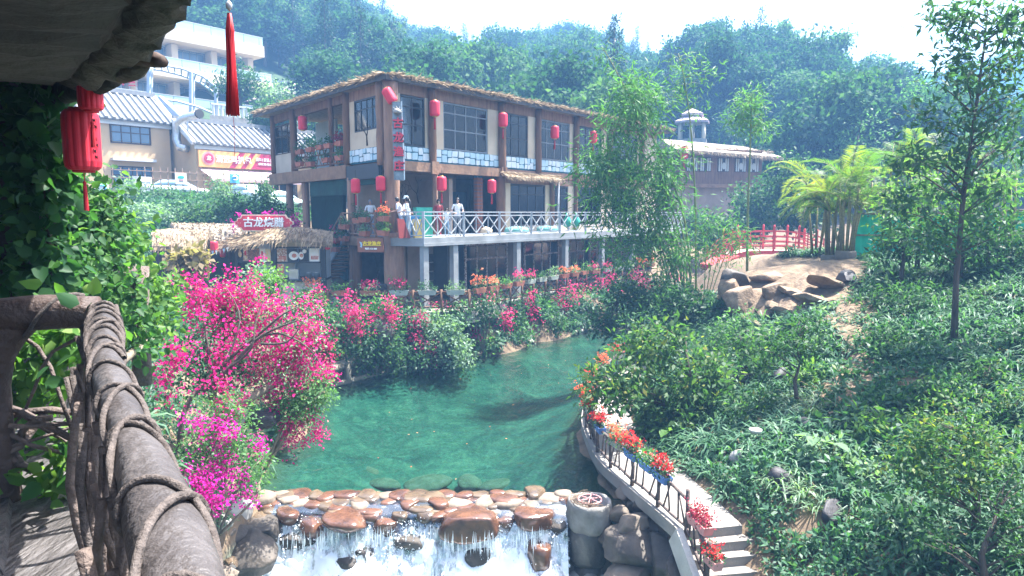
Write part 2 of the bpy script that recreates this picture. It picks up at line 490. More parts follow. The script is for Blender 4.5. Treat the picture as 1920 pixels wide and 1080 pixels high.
leafmat('leaf_ivy', [(0.0, (0.025, 0.07, 0.02)), (0.5, (0.05, 0.12, 0.03)), (0.85, (0.10, 0.18, 0.035)), (1.0, (0.20, 0.26, 0.05))], 0.42, 0.35)
leafmat('leaf_lime', [(0.0, (0.06, 0.13, 0.02)), (0.5, (0.12, 0.21, 0.035)), (1.0, (0.24, 0.30, 0.05))], 0.45, 0.4)
leafmat('leaf_shrub', [(0.0, (0.03, 0.07, 0.025)), (0.5, (0.06, 0.12, 0.04)), (1.0, (0.15, 0.21, 0.07))], 0.35, 0.42)
leafmat('leaf_pale', [(0.0, (0.09, 0.15, 0.06)), (0.5, (0.20, 0.27, 0.115)), (1.0, (0.40, 0.44, 0.24))], 0.35, 0.45)
leafmat('leaf_grass', [(0.0, (0.03, 0.08, 0.03)), (0.5, (0.062, 0.14, 0.05)), (1.0, (0.14, 0.22, 0.08))], 0.3, 0.33, 0.8)
leafmat('leaf_spider', [(0.0, (0.07, 0.13, 0.04)), (0.6, (0.20, 0.27, 0.10)), (1.0, (0.40, 0.42, 0.22))], 0.35, 0.4)
leafmat('leaf_dry', [(0.0, (0.16, 0.12, 0.07)), (1.0, (0.34, 0.27, 0.16))], 0.3, 0.7)
leafmat('bloom_pink', [(0.0, (0.42, 0.010, 0.14)), (0.5, (0.62, 0.020, 0.22)), (0.9, (0.78, 0.07, 0.30)), (1.0, (0.80, 0.30, 0.30))], 0.35, 0.6, 0.2, (1.1, 0.9, 1.0))
leafmat('bloom_magenta', [(0.0, (0.38, 0.008, 0.20)), (0.5, (0.55, 0.015, 0.32)), (1.0, (0.72, 0.06, 0.42))], 0.35, 0.6, 0.2, (1.1, 0.9, 1.0))
leafmat('bloom_rose', [(0.0, (0.42, 0.02, 0.11)), (0.5, (0.58, 0.045, 0.18)), (1.0, (0.75, 0.14, 0.28))], 0.35, 0.6, 0.2, (1.1, 0.9, 1.0))
leafmat('bloom_red', [(0.0, (0.42, 0.01, 0.02)), (0.6, (0.62, 0.03, 0.04)), (1.0, (0.75, 0.16, 0.10))], 0.3, 0.6, 0.2, (1.1, 0.9, 0.9))
leafmat('bloom_orange', [(0.0, (0.60, 0.10, 0.04)), (0.6, (0.75, 0.22, 0.10)), (1.0, (0.80, 0.45, 0.25))], 0.3, 0.6, 0.2, (1.1, 0.9, 0.9))
leafmat('leaf_crimson', [(0.0, (0.20, 0.015, 0.045)), (1.0, (0.42, 0.05, 0.09))], 0.3, 0.5)
leafmat('straw', [(0.0, (0.13, 0.09, 0.055)), (0.5, (0.27, 0.20, 0.125)), (1.0, (0.46, 0.37, 0.25))], 0.12, 0.8, 0.2, (1, 1, 1))
# --- noise for shapes
def vnoise(P, f, seed=0):
 """cheap smooth pseudo-noise in about -1..1 for an (n,3) array"""
 r = np.random.default_rng(seed)
 out = np.zeros(len(P))
 for k in range(5):
  d = r.normal(size=3); d /= np.linalg.norm(d)
  d2 = r.normal(size=3); d2 /= np.linalg.norm(d2)
  out += np.sin(P @ d * f * (1 + 0.35 * k) + 6 * r.random() + 1.3 * np.sin(P @ d2 * f * 0.8 + 6 * r.random())) / (1 + 0.5 * k)
 return out / 2.6
# --- ground
def P2(lst, z):
 return [tuple(gnd(a, b, z)) for a, b in lst]
LEFT_WATER = P2([(500, 905), (530, 845), (590, 760), (631, 727), (724, 698), (800, 684), (898, 667), (1000, 642), (1110, 618), (1190, 602)], 0.0) + [(10.5, 42.0, 0), (17.0, 46.0, 0)]
WALK_L = P2([(1275, 997), (1240, 965), (1175, 910), (1120, 860), (1098, 815), (1090, 780), (1105, 740), (1150, 700), (1215, 660), (1262, 632)], 0.5)
WALK_R = P2([(1392, 985), (1350, 945), (1290, 892), (1235, 845), (1200, 812), (1182, 778), (1190, 740), (1225, 700), (1280, 660), (1325, 634)], 0.5)
cp = []
cp += [(x, y, -0.15) for x, y, z in LEFT_WATER]
cp += [(x, y, 0.1) for x, y, z in WALK_L[2:]]
cp += [(x, y, 0.42) for x, y, z in WALK_R[1:]]
mid = [((a[0] + b[0]) / 2, (a[1] + b[1]) / 2) for a, b in zip(P2([(560, 900), (650, 800), (720, 740), (830, 700), (960, 670), (1060, 640)], 0), P2([(1040, 900), (1040, 800), (1040, 760), (1040, 700), (1080, 690), (1150, 650)], 0))]
cp += [(x, y, -1.3) for x, y in mid]
cp += [(-3.5, 14.6, -1.0), (0, 14.6, -1.1), (1.3, 14.8, -0.8), (0, 19, -1.3), (-3, 19, -1.2), (7, 37.5, -0.9), (5, 33, -1.1)]
def A(*l):
 for px, py, Y in l:
  v = at(px, py, Y)
  cp.append((v.x, v.y, v.z))
cp += [(x, y + 0.9, 1.75) for x, y, z in LEFT_WATER[4:10]]
cp += [(x, 28.2, 1.9) for x in (-30, -20, -14, -10, -6)] + [(-6, 45, 1.9), (0, 40, 1.9), (9, 46, 1.9), (4, 50, 2.5), (-10, 33.5, 1.9)]
cp += [(-9.5, 24.5, 1.75), (-8, 21.5, 1.6), (-7.6, 18, 1.5), (-7.5, 15, 1.4), (-6.6, 12.5, 1.6), (-5.9, 14.2, 0.3), (-6.0, 17, 0.3), (-7, 20.6, 0.4), (-12, 20, 2.1), (-18, 22, 2.4), (-25, 20, 3.5)]
A((300, 720, 9.0), (330, 820, 9.0), (360, 930, 9.4), (420, 1000, 11.5), (230, 690, 7.5))
cp += [(-3.2, 6.5, 3.6), (-2.4, 5, 2.4), (-5, 7, 4.0), (-8, 8, 4.1), (-14, 10, 4.2), (-10, 14, 3.0), (-3, 2, 3.6), (-12, 0, 4.2), (-25, 5, 4.2), (-3.0, 8.5, 0.5), (-4.2, 10.2, 0.6)]
cp += [(-16, 32.5, 3.6), (-22, 32.5, 3.6), (-30, 33, 4.5), (-14.5, 35.5, 5.2), (-18, 38, 6.2), (-24, 38, 6.3), (-32, 38, 6.5), (-13.5, 39, 5.5), (-20, 44, 6.8), (-32, 46, 7), (-12, 46, 5.5), (-24, 55, 7), (-8, 55, 5.0), (-38, 30, 6), (-38, 55, 8), (-12, 60, 7), (0, 60, 4.5), (-40, 66, 9), (-20, 66, 8.5)]
A((1450, 900, 11.8), (1500, 800, 13.6), (1600, 700, 15.6), (1700, 600, 17.8), (1800, 560, 18.6), (1920, 520, 18), (1920, 700, 13.5), (1920, 900, 10.6), (1920, 1080, 8.7), (1700, 1080, 9.3), (1550, 1080, 9.6), (1600, 900, 11.8), (1750, 800, 12.8), (1450, 700, 17.2), (1400, 640, 20), (1345, 600, 22.2), (1500, 600, 18.8), (1570, 545, 20.6), (1400, 510, 23.6), (1480, 497, 24.5), (1560, 492, 25), (1700, 490, 25), (1900, 490, 24), (1380, 550, 22.6), (1450, 560, 21.0), (1330, 560, 24), (1430, 985, 11.2), (1455, 1015, 10.9), (1480, 1055, 10.5), (1500, 1085, 10.2))
cp += [(12, 30, 4.1), (18, 30, 4.3), (26, 30, 4.4), (40, 30, 4.6), (26, 18, 5.0), (26, 10, 4.5), (14, 8, 3.8), (9, 5, 1.5), (40, 8, 7), (10, 33, 3.6), (20, 38, 4.2), (30, 42, 4.6), (13, 40, 1.5), (16, 43, 1.0), (18, 36, 3.8), (11, 44, 0.5), (22, 46, 4), (26, 55, 4.5), (14, 58, 4), (40, 58, 6), (9, 30, 2.2), (8.6, 27.5, 1.6), (10, 36, 2.2)]
cp += [(x, -4, z) for x, z in ((-20, 4), (-4, 2), (2, -2.6), (6, 0), (14, 3), (30, 6))] + [(1, 8, -2.5), (-1.5, 9, -2.5), (3.5, 8.5, -1.5), (5.3, 9.2, 0.0), (2, 4, -2.5)]
cp = np.array(cp)
def _rbf_fit(c):
 d = np.linalg.norm(c[:, None, :2] - c[None, :, :2], axis=2)
 n = len(c)
 Amat = np.zeros((n + 3, n + 3))
 Amat[:n, :n] = d + np.eye(n) * -0.08
 Amat[:n, n:] = np.c_[np.ones(n), c[:, :2]]
 Amat[n:, :n] = Amat[:n, n:].T
 return np.linalg.solve(Amat, np.r_[c[:, 2], 0, 0, 0])
_w = _rbf_fit(cp)
WLa = np.array([(p[0], p[1]) for p in WALK_L])
def H(X, Y):
 X, Y = np.atleast_1d(np.asarray(X, float)), np.atleast_1d(np.asarray(Y, float))
 out = np.empty(X.shape)
 xf, yf, of = X.ravel(), Y.ravel(), out.ravel()
 for i in range(0, len(xf), 20000):
  q = np.c_[xf[i:i + 20000], yf[i:i + 20000]]
  d = np.linalg.norm(q[:, None] - cp[None, :, :2], axis=2)
  of[i:i + 20000] = d @ _w[:len(cp)] + _w[-3] + q @ _w[-2:]
 xl = -5.35 - 0.25 * np.clip(12.9 - yf, 0, 20) * 0
 xr = np.interp(yf, WLa[:, 1], WLa[:, 0]) + 0.25
 sm = lambda t: np.clip(t, 0, 1) ** 2 * (3 - 2 * np.clip(t, 0, 1))
 g = sm((xf - xl) / 0.7) * sm((xr - xf) / 0.5) * sm((13.5 - yf) / 0.5)
 of[:] = of * (1 - g) + np.minimum(of, -2.7) * g
 of += 0.06 * np.sin(xf * 2.1 + 1.3 * np.sin(yf * 1.3)) * np.sin(yf * 1.9 + xf) * (of > 0.6)
 return out.reshape(X.shape) if X.shape else out
def h1(x, y):
 return float(H([x], [y])[0])
gx = np.concatenate([np.arange(-60, -26, 2.0), np.arange(-26, 24, 0.28), np.arange(24, 62, 2.0)])
gy = np.concatenate([np.arange(-8, 4, 1.0), np.arange(4, 48, 0.28), np.arange(48, 70, 1.0)])
GX, GY = np.meshgrid(gx, gy)
GZ = H(GX, GY)
def grid_quads(ny, nx):
 i = np.arange(ny * nx).reshape(ny, nx)
 return np.stack([i[:-1, :-1], i[:-1, 1:], i[1:, 1:], i[1:, :-1]], -1).reshape(-1, 4)
ground = mesh_np('ground', np.stack([GX, GY, GZ], -1).reshape(-1, 3), grid_quads(*GX.shape), 'soil', smooth=True)
tag(ground, 'bare brown earth of the banks and hillside under the plants', kind='structure')
# --- water
def water_mat(name, tint, bump_s, rough=0.04):
 m, nt, N, L, b = _mat(name)
 n1 = noise(nt, 2.2, 3, 0.5, stretch=(1, 0.55, 1), dist=0.6)
 n2 = noise(nt, 9.0, 3, 0.5, stretch=(1, 0.6, 1))
 ad = N.new('ShaderNodeMath'); ad.operation = 'MULTIPLY_ADD'
 L.new(n2, ad.inputs[0]); ad.inputs[1].default_value = 0.35; L.new(n1, ad.inputs[2])
 bp = N.new('ShaderNodeBump'); bp.inputs['Strength'].default_value = bump_s; bp.inputs['Distance'].default_value = 0.11
 L.new(ad.outputs[0], bp.inputs['Height'])
 gl = N.new('ShaderNodeBsdfGlossy'); gl.inputs['Roughness'].default_value = rough
 L.new(bp.outputs[0], gl.inputs['Normal'])
 tr = N.new('ShaderNodeBsdfTransparent'); tr.inputs[0].default_value = (*tint, 1)
 fr = N.new('ShaderNodeFresnel'); fr.inputs[0].default_value = 1.33
 L.new(bp.outputs[0], fr.inputs['Normal'])
 ms = N.new('ShaderNodeMixShader')
 L.new(fr.outputs[0], ms.inputs[0]); L.new(tr.outputs[0], ms.inputs[1]); L.new(gl.outputs[0], ms.inputs[2])
 L.new(ms.outputs[0], N['Material Output'].inputs['Surface'])
water_mat('river_water', (0.37, 0.64, 0.58), 0.8)
wx = np.arange(-9, 24, 0.45); wy = np.arange(13.46, 60, 0.45)
WX, WY = np.meshgrid(wx, wy)
hw = H(WX, WY)
water = mesh_np('water', np.stack([WX, WY, np.zeros_like(WX)], -1).reshape(-1, 3), grid_quads(*WX.shape), 'river_water', smooth=True)
tag(water, 'clear turquoise river pool held behind the stone weir', kind='structure')
# --- hills
def hill(name, label, pxs, ridge, dist, ybase, zbase, tree_h, matn, nd=40, back=60, p=0.95):
 pxs = np.asarray(pxs, float)
 V = []
 for k, px in enumerate(pxs):
  D = np.interp(px, *dist); rz = CAM_Z + (400 - np.interp(px, *ridge)) / FPX * D - tree_h
  zb = np.interp(px, *zbase)
  for j in range(nd):
   t = j / (nd - 9)
   Y = ybase + (D - ybase) * t
   z = zb + (rz - zb) * (min(t, 1) ** p) - max(t - 1, 0) * back
   z += 1.6 * math.sin(px * 0.021 + t * 5) * math.sin(t * 9 + px * 0.013) * min(t, 1) * (1 - min(t, 1)) * 4
   V.append(((px - 960) / FPX * Y, Y, z))
 V = np.array(V)
 i = np.arange(len(V)).reshape(len(pxs), nd)
 q = np.stack([i[:-1, :-1], i[1:, :-1], i[1:, 1:], i[:-1, 1:]], -1).reshape(-1, 4)
 o = mesh_np(name, V, q, matn, smooth=True)
 tag(o, label, kind='structure')
 return V.reshape(len(pxs), nd, 3)
L_RIDGE = ([-900, 0, 400, 640, 690, 740, 800, 870, 940, 1000, 1060, 1120, 1180, 1230, 1330, 1500], [-120, -120, -90, -40, 5, 52, 70, 82, 85, 66, 56, 70, 85, 112, 150, 220])
L_DIST = ([-900, 600, 800, 1200, 1500], [150, 165, 190, 210, 210])
R_RIDGE = ([1195, 1235, 1262, 1300, 1350, 1400, 1470, 1510, 1560, 1620, 1690, 1750, 1850, 2300], [150, 115, 78, 55, 62, 72, 84, 80, 106, 120, 156, 180, 205, 240])
HL = hill('hills', 'steep wooded mountainside behind the lodge', np.linspace(-900, 1500, 90), L_RIDGE, L_DIST, 58, ([-900, 500, 900, 1500], [9, 8, 5, 4]), 11.5, 'hill_green')
HR = hill('hills', 'nearer wooded hill rising on the right bank', np.linspace(1195, 2300, 60), R_RIDGE, ([1195, 2300], [125, 110]), 62, ([1195, 2300], [3.5, 6]), 11.0, 'hill_green', p=0.8)
HF = hill('hills', 'pale distant hill at the right edge', np.linspace(1500, 2900, 40), ([1500, 1700, 1850, 1920, 2200, 2900], [230, 190, 150, 135, 110, 190]), ([1500, 2900], [420, 420]), 200, ([1500, 2900], [8, 8]), 2.0, 'hill_green', p=1.3)
# --- foliage
def unit(a):
 return a / np.maximum(np.linalg.norm(a, axis=1, keepdims=True), 1e-9)
def leaf_arrays(P, D, Nn, Ln, Wd, fold=0.12):
 D = unit(D); Nn = unit(Nn - D * np.sum(Nn * D, 1, keepdims=True))
 S = np.cross(Nn, D)
 Ln = np.asarray(Ln).reshape(-1, 1) * np.ones((len(P), 1)); Wd = np.asarray(Wd).reshape(-1, 1) * np.ones((len(P), 1))
 a = P; b = P + D * Ln * 0.45 + S * Wd * 0.5 + Nn * Wd * fold
 c = P + D * Ln - Nn * Ln * 0.08; d = P + D * Ln * 0.45 - S * Wd * 0.5 + Nn * Wd * fold
 V = np.stack([a, b, c, d], 1).reshape(-1, 3)
 return V, np.arange(len(V)).reshape(-1, 4)
def leaf_arrays_hi(P, D, Nn, Ln, Wd, fold=0.12):
 D = unit(D); Nn = unit(Nn - D * np.sum(Nn * D, 1, keepdims=True))
 S = np.cross(Nn, D)
 Ln = np.asarray(Ln).reshape(-1, 1); Wd = np.asarray(Wd).reshape(-1, 1)
 g = lambda t, w, n: P + D * Ln * t + S * Wd * w + Nn * Wd * n
 V = np.stack([g(0, 0, 0), g(.22, .46, .1), g(.62, .40, .08), g(1, 0, -.2), g(.62, -.40, .08), g(.22, -.46, .1)], 1).reshape(-1, 3)
 k = np.arange(len(P))[:, None] * 6
 return V, np.stack([k + [0, 1, 2, 3], k + [0, 3, 4, 5]], 1).reshape(-1, 4)
def clump_leaves(centers, per, cs, L, W, up=0.6, out=0.5, ctr=None, droop=0.2, rnd=None, flat=1.0, hi=False):
 """leaves gathered in clumps; returns V, Q, rv"""
 r = rnd or rng
 n = len(centers)
 C = np.repeat(np.asarray(centers, float), per, 0)
 off = r.normal(size=(n * per, 3)) * cs
 off[:, 2] *= flat
 P = C + off
 o = unit(P - (np.asarray(ctr) if ctr is not None else C))
 Nn = r.normal(size=(len(P), 3)) * 0.55 + o * out + np.array([0, 0, up])
 D = unit(off) * 0.6 + r.normal(size=(len(P), 3)) * 0.7 + np.array([0, 0, -droop])
 l = L * r.uniform(0.65, 1.3, len(P))
 V, Q = (leaf_arrays_hi if hi else leaf_arrays)(P, D, Nn, l, l * (W / L))
 cv = np.repeat(r.uniform(-0.22, 0.22, n), per)
 rv = np.repeat(np.clip(0.45 + cv + r.normal(0, 0.17, len(P)), 0, 1), 6 if hi else 4)
 return V, Q, rv
def ell_points(n, rad, c, fill=0.45, lump=0.25, seed=0, bottom=-0.75):
 r = np.random.default_rng(seed)
 d = unit(r.normal(size=(n * 2, 3)))
 d = d[d[:, 2] > bottom][:n]
 rr = r.random(len(d)) ** fill
 rr = rr * (1 + lump * vnoise(d * 2.2, 1.6, seed))
 return d * rr[:, None] * np.asarray(rad) + np.asarray(c)
def cat_parts(*parts):
 V, Q, rv, n = [], [], [], 0
 for v, q, r_ in parts:
  V.append(v); Q.append(q + n); rv.append(r_); n += len(v)
 return np.concatenate(V), np.concatenate(Q), np.concatenate(rv)
def trunk_mb(h, r, bend=0.3, limbs=5, lr=0.45, lh=(0.35, 0.9), spread=1.6, seed=0, fr=None):
 rd = random.Random(seed)
 mb = MB(fr)
 pts, rad = [], []
 bx, by = rd.uniform(-1, 1) * bend, rd.uniform(-1, 1) * bend
 for i in range(7):
  t = i / 6
  pts.append((bx * math.sin(t * 2.4), by * math.sin(t * 2.0), h * t - 0.2 * (i == 0)))
  rad.append(r * (1 - 0.75 * t) * (1.25 if i == 0 else 1))
 mb.tube(pts, rad, 8)
 for k in range(limbs):
  t = rd.uniform(*lh)
  i = int(t * 6); a = Vector(pts[i]).lerp(Vector(pts[min(i + 1, 6)]), t * 6 - i)
  w = 2.4 * k + rd.uniform(-0.5, 0.5)
  L_ = spread * rd.uniform(0.7, 1.15)
  q = a + Vector((math.cos(w) * L_, math.sin(w) * L_, L_ * rd.uniform(0.3, 0.9)))
  m_ = a.lerp(q, 0.5) + Vector((0, 0, -0.08 * L_))
  mb.tube([a, m_, q], [r * lr * (1 - 0.4 * t), r * lr * 0.6, r * 0.1], 5)
 return mb
def scatter(name, protos, P, kind, scl, rot, label, kind_tag='stuff'):
 """one object that instances prototype meshes on points (geometry nodes)"""
 c = bpy.data.collections.new(name + '_kinds')
 for i, me in enumerate(protos):
  po = bpy.data.objects.new('%s_kind_%02d' % (name, i), me)
  c.objects.link(po)
 me = bpy.data.meshes.new(name)
 me.vertices.add(len(P))
 me.vertices.foreach_set('co', np.ascontiguousarray(P, np.float32).ravel())
 a = me.attributes.new('kind', 'INT', 'POINT'); a.data.foreach_set('value', np.ascontiguousarray(kind, np.int32))
 a = me.attributes.new('scl', 'FLOAT_VECTOR', 'POINT'); a.data.foreach_set('vector', np.ascontiguousarray(scl, np.float32).ravel())
 a = me.attributes.new('rot', 'FLOAT_VECTOR', 'POINT'); a.data.foreach_set('vector', np.ascontiguousarray(rot, np.float32).ravel())
 o = link(name, me)
 ng = bpy.data.node_groups.new(name, 'GeometryNodeTree')
 ng.interface.new_socket('Geometry', in_out='INPUT', socket_type='NodeSocketGeometry')
 ng.interface.new_socket('Geometry', in_out='OUTPUT', socket_type='NodeSocketGeometry')
 nn = ng.nodes
 gi, go = nn.new('NodeGroupInput'), nn.new('NodeGroupOutput')
 ci = nn.new('GeometryNodeCollectionInfo')
 ci.inputs['Collection'].default_value = c
 ci.inputs['Separate Children'].default_value = True
 ci.inputs['Reset Children'].default_value = True
 ip = nn.new('GeometryNodeInstanceOnPoints')
 ip.inputs['Pick Instance'].default_value = True
 def attr(nm, dt):
  q = nn.new('GeometryNodeInputNamedAttribute'); q.data_type = dt; q.inputs['Name'].default_value = nm
  return q.outputs['Attribute']
 l = ng.links.new
 l(gi.outputs[0], ip.inputs['Points']); l(ci.outputs[0], ip.inputs['Instance'])
 l(attr('kind', 'INT'), ip.inputs['Instance Index'])
 l(attr('scl', 'FLOAT_VECTOR'), ip.inputs['Scale'])
 l(attr('rot', 'FLOAT_VECTOR'), ip.inputs['Rotation'])
 l(ip.outputs[0], go.inputs[0])
 md = o.modifiers.new('scatter', 'NODES'); md.node_group = ng
 return tag(o, label, kind=kind_tag)
# --- forest on the hills
def joined_tree(name, mb, crown, leafm, barkm='bark'):
 V, Q, rv = crown
 n = len(mb.v)
 tv = np.array([tuple(v) for v in mb.v]).reshape(-1, 3)
 tf = np.array([f if len(f) == 4 else (f[0], f[1], f[2], f[3]) for f in mb.f if len(f) >= 4])
 VV = np.concatenate([tv, V]); QQ = np.concatenate([tf, Q + n])
 me = mesh_np(name, VV, QQ, [leafm, barkm], np.r_[np.zeros(n), rv], obj=False)
 mi = np.zeros(len(QQ), np.int32); mi[:len(tf)] = 1
 if len(me.polygons) == len(mi):
  me.polygons.foreach_set('material_index', mi)
 return me
def broadleaf(i, seed):
 r = np.random.default_rng(seed)
 h = r.uniform(6.5, 8.5); rad = (r.uniform(2.6, 3.6), r.uniform(2.6, 3.6), r.uniform(2.3, 3.4))
 c = (0, 0, h - rad[2] * 0.75)
 C = ell_points(75, rad, c, 0.28, 0.6, seed)
 cr = clump_leaves(C, 46, 0.40, 0.46, 0.32, 0.6, 0.7, c, rnd=r)
 return trunk_mb(h * 0.75, 0.2, 0.4, 5, 0.5, seed=seed), cr
def conifer(i, seed):
 r = np.random.default_rng(seed)
 h = r.uniform(10, 12.5)
 C = []
 for k in range(17):
  t = k / 16
  R_ = 1.7 * (1 - t) ** 0.8 + 0.12
  for j in range(int(3 + 7 * (1 - t))):
   w = r.uniform(0, 6.28); rr = R_ * r.uniform(0.35, 1.05)
   C.append((rr * math.cos(w), rr * math.sin(w), h * (0.22 + 0.78 * t) - 0.25 * rr + r.uniform(-.2, .2)))
 cr = clump_leaves(np.array(C), 22, 0.26, 0.34, 0.12, 0.4, 0.5, (0, 0, h * .5), rnd=r)
 return trunk_mb(h * 0.97, 0.16, 0.15, 0, seed=seed), cr
fparts = [broadleaf(i, 100 + i) for i in range(6)] + [conifer(i, 200 + i) for i in range(2)]
FOREST = [joined_tree('forest_tree', mb, cr, 'leaf_hill' if i < 6 else 'leaf_conifer') for i, (mb, cr) in enumerate(fparts)]
pts, kd, sc, ro = [], [], [], []
singles = []
def on_hill(Hg, n, jmax):
 nx, nd, _ = Hg.shape
 a = rng.uniform(0, nx - 1.001, n); b_ = rng.uniform(0, jmax, n)
 i, j = a.astype(int), b_.astype(int)
 fa, fb = (a - i)[:, None], (b_ - j)[:, None]
 return (Hg[i, j] * (1 - fa) * (1 - fb) + Hg[i + 1, j] * fa * (1 - fb) + Hg[i, j + 1] * (1 - fa) * fb + Hg[i + 1, j + 1] * fa * fb)
def thin(Pn, dmin, keep=None):
 cell = {}
 out = []
 for q in Pn:
  k = (int(q[0] // dmin), int(q[1] // dmin))
  ok = True
  for dx in (-1, 0, 1):
   for dy in (-1, 0, 1):
    for w in cell.get((k[0] + dx, k[1] + dy), ()):
     if (w[0] - q[0]) ** 2 + (w[1] - q[1]) ** 2 < dmin * dmin:
      ok = False
  if ok:
   cell.setdefault(k, []).append(q); out.append(q)
 return np.array(out)
def pix(P):
 """place -> pixel column and row"""
 P = np.atleast_2d(P)
 y = P[:, 1] * _cp - (P[:, 2] - CAM_Z) * _sp
 z = P[:, 1] * _sp + (P[:, 2] - CAM_Z) * _cp
 return 960 + FPX * P[:, 0] / y, 540 - FPX * z / y
FL = thin(on_hill(HL, 9000, 33), 3.3)
fx, fy = pix(FL)
FL = FL[(fx > 250) & (fx < 1500) & (fy > -420) & ~((fx < 600) & (FL[:, 1] < 96)) & ~((fx > 1150) & (FL[:, 1] < 86))]
FR = thin(on_hill(HR, 4000, 33), 3.0)
fx, fy = pix(FR)
FR = FR[(fx > 1190) & (fx < 2120) & ~((fx < 1480) & (FR[:, 1] < 84))]
FF = thin(on_hill(HF, 2500, 32), 6.0)
allp = np.concatenate([FL, FR, FF])
n = len(allp)
kd = rng.integers(0, 6, n)
con = rng.random(n) < 0.11
con[len(FL):] = rng.random(n - len(FL)) < 0.02
kd[con] = rng.integers(6, 8, con.sum())
s0_ = rng.uniform(0.6, 1.25, n)
s0_[len(FL):len(FL) + len(FR)] *= 1.0
s0_[len(FL) + len(FR):] *= 1.6
scl = np.stack([s0_ * rng.uniform(0.85, 1.15, n), s0_ * rng.uniform(0.85, 1.15, n), s0_ * rng.uniform(0.85, 1.2, n)], 1)
rot = np.stack([np.zeros(n), np.zeros(n), rng.uniform(0, 6.28, n)], 1)
scatter('forest', FOREST, allp, kd, scl, rot, 'dense green forest covering the hazy mountainsides')
print('forest trees', n)
# --- text and small builders
def text_mesh(body, size, extrude=0.01, bold=0.0, align='CENTER'):
 cu = bpy.data.curves.new('lettering', 'FONT')
 cu.body = body; cu.size = size; cu.extrude = extrude; cu.offset = bold
 cu.align_x = align; cu.align_y = 'CENTER'
 cu.resolution_u = 3
 o = bpy.data.objects.new('lettering', cu)
 COL.objects.link(o)
 dg = bpy.context.evaluated_depsgraph_get()
 me = bpy.data.meshes.new_from_object(o.evaluated_get(dg))
 bpy.data.objects.remove(o); bpy.data.curves.remove(cu)
 return me
def put_text(name, body, size, fr, s, out, z, m, parent, extrude=0.012, bold=0.0, sx=1.0, roll=0.0, label=None):
 """upright lettering facing the frame's outer side (-ey)"""
 me = text_mesh(body, size, extrude, bold)
 me.materials.clear(); me.materials.append(M(m))
 me.transform(Matrix.Diagonal((sx, 1, 1, 1)))
 if roll: me.transform(Matrix.Rotation(roll, 4, 'Z'))
 me.transform(Matrix.Rotation(R(90), 4, 'X'))
 me.transform(fr.m @ Matrix.Translation((s, out, z)))
 c = Vector(fr.p(s, out, z))
 me.transform(Matrix.Translation(-c))
 o = link(name, me, parent, c)
 if label: o['label'] = label
 return o
def strands(rows, L, W, m, name, parent, dens=60, seed=0, spread=0.25, label=None, mid=None):
 """straw tips: rows = list of (p, q, down-direction)"""
 r = np.random.default_rng(seed)
 Ps, Ds = [], []
 for p, q, d in rows:
  p, q, d = np.array(p), np.array(q), np.array(d)
  n = max(4, int(np.linalg.norm(q - p) * dens))
  t = r.random((n, 1))
  Ps.append(p + (q - p) * t + r.normal(0, 0.025, (n, 3)))
  Ds.append(d + r.normal(0, spread, (n, 3)))
 P, D = np.concatenate(Ps), unit(np.concatenate(Ds))
 l = L * r.uniform(0.5, 1.25, len(P))
 V, Q = leaf_arrays(P, D, r.normal(size=P.shape) + np.array([0, -0.5, 0.8]), l, W, 0.05)
 o = mesh_np(name, V, Q, m, np.repeat(r.random(len(P)), 4), parent)
 tag(o, label, kind='stuff')
 return o
def lantern_mesh_parts(w=0.42, h=0.62, n=20, tassel=0.5, far=True):
 mb = MB()
 prof = [(0.30, 0.0), (0.42, 0.02), (0.49, 0.10), (0.5, 0.2), (0.5, 0.8), (0.49, 0.90), (0.42, 0.98), (0.30, 1.0)]
 mb.lathe([(r * w, z * h) for r, z in prof], n, (0, 0, 0), 0.06)
 caps = MB()
 caps.lathe([(0.24 * w, -0.05 * h), (0.26 * w, 0.004)], 12)
 caps.lathe([(0.26 * w, h - 0.004), (0.24 * w, h * 1.05)], 12)
 cord = MB(); cord.tube([(0, 0, h * 1.04), (0, 0, h * 1.04 + 0.35)], 0.008, 5)
 ts = MB(); ts.lathe([(0.012, -0.05 * h), (0.022, -0.12 * h), (0.02, -0.16 * h), (0.034, -0.2 * h), (0.045, -0.05 * h - tassel)], 8)
 return mb, caps, cord, ts
_l = lantern_mesh_parts()
_LM = []
for mb_, nm, mm_ in zip(_l, ('lantern_body', 'end_cap', 'hanging_cord', 'tassel'), ('red_lantern_far', 'gold', 'cable', 'red_tassel')):
 o = mb_.build(nm, mm_, None, True, origin=False)
 _LM.append((nm, o.data)); bpy.data.objects.remove(o)
def far_lantern(label, p, tilt=None, s=1.0, tassel=True, group='red lanterns hung along the lodge'):
 t = thing('lantern', label, 'lantern', p, group)
 t.scale = (s, s, s)
 if tilt: t.rotation_euler = tilt
 for nm, me in _LM:
  if nm == 'tassel' and not tassel: continue
  o = bpy.data.objects.new(nm, me); COL.objects.link(o); o.parent = t
 return t
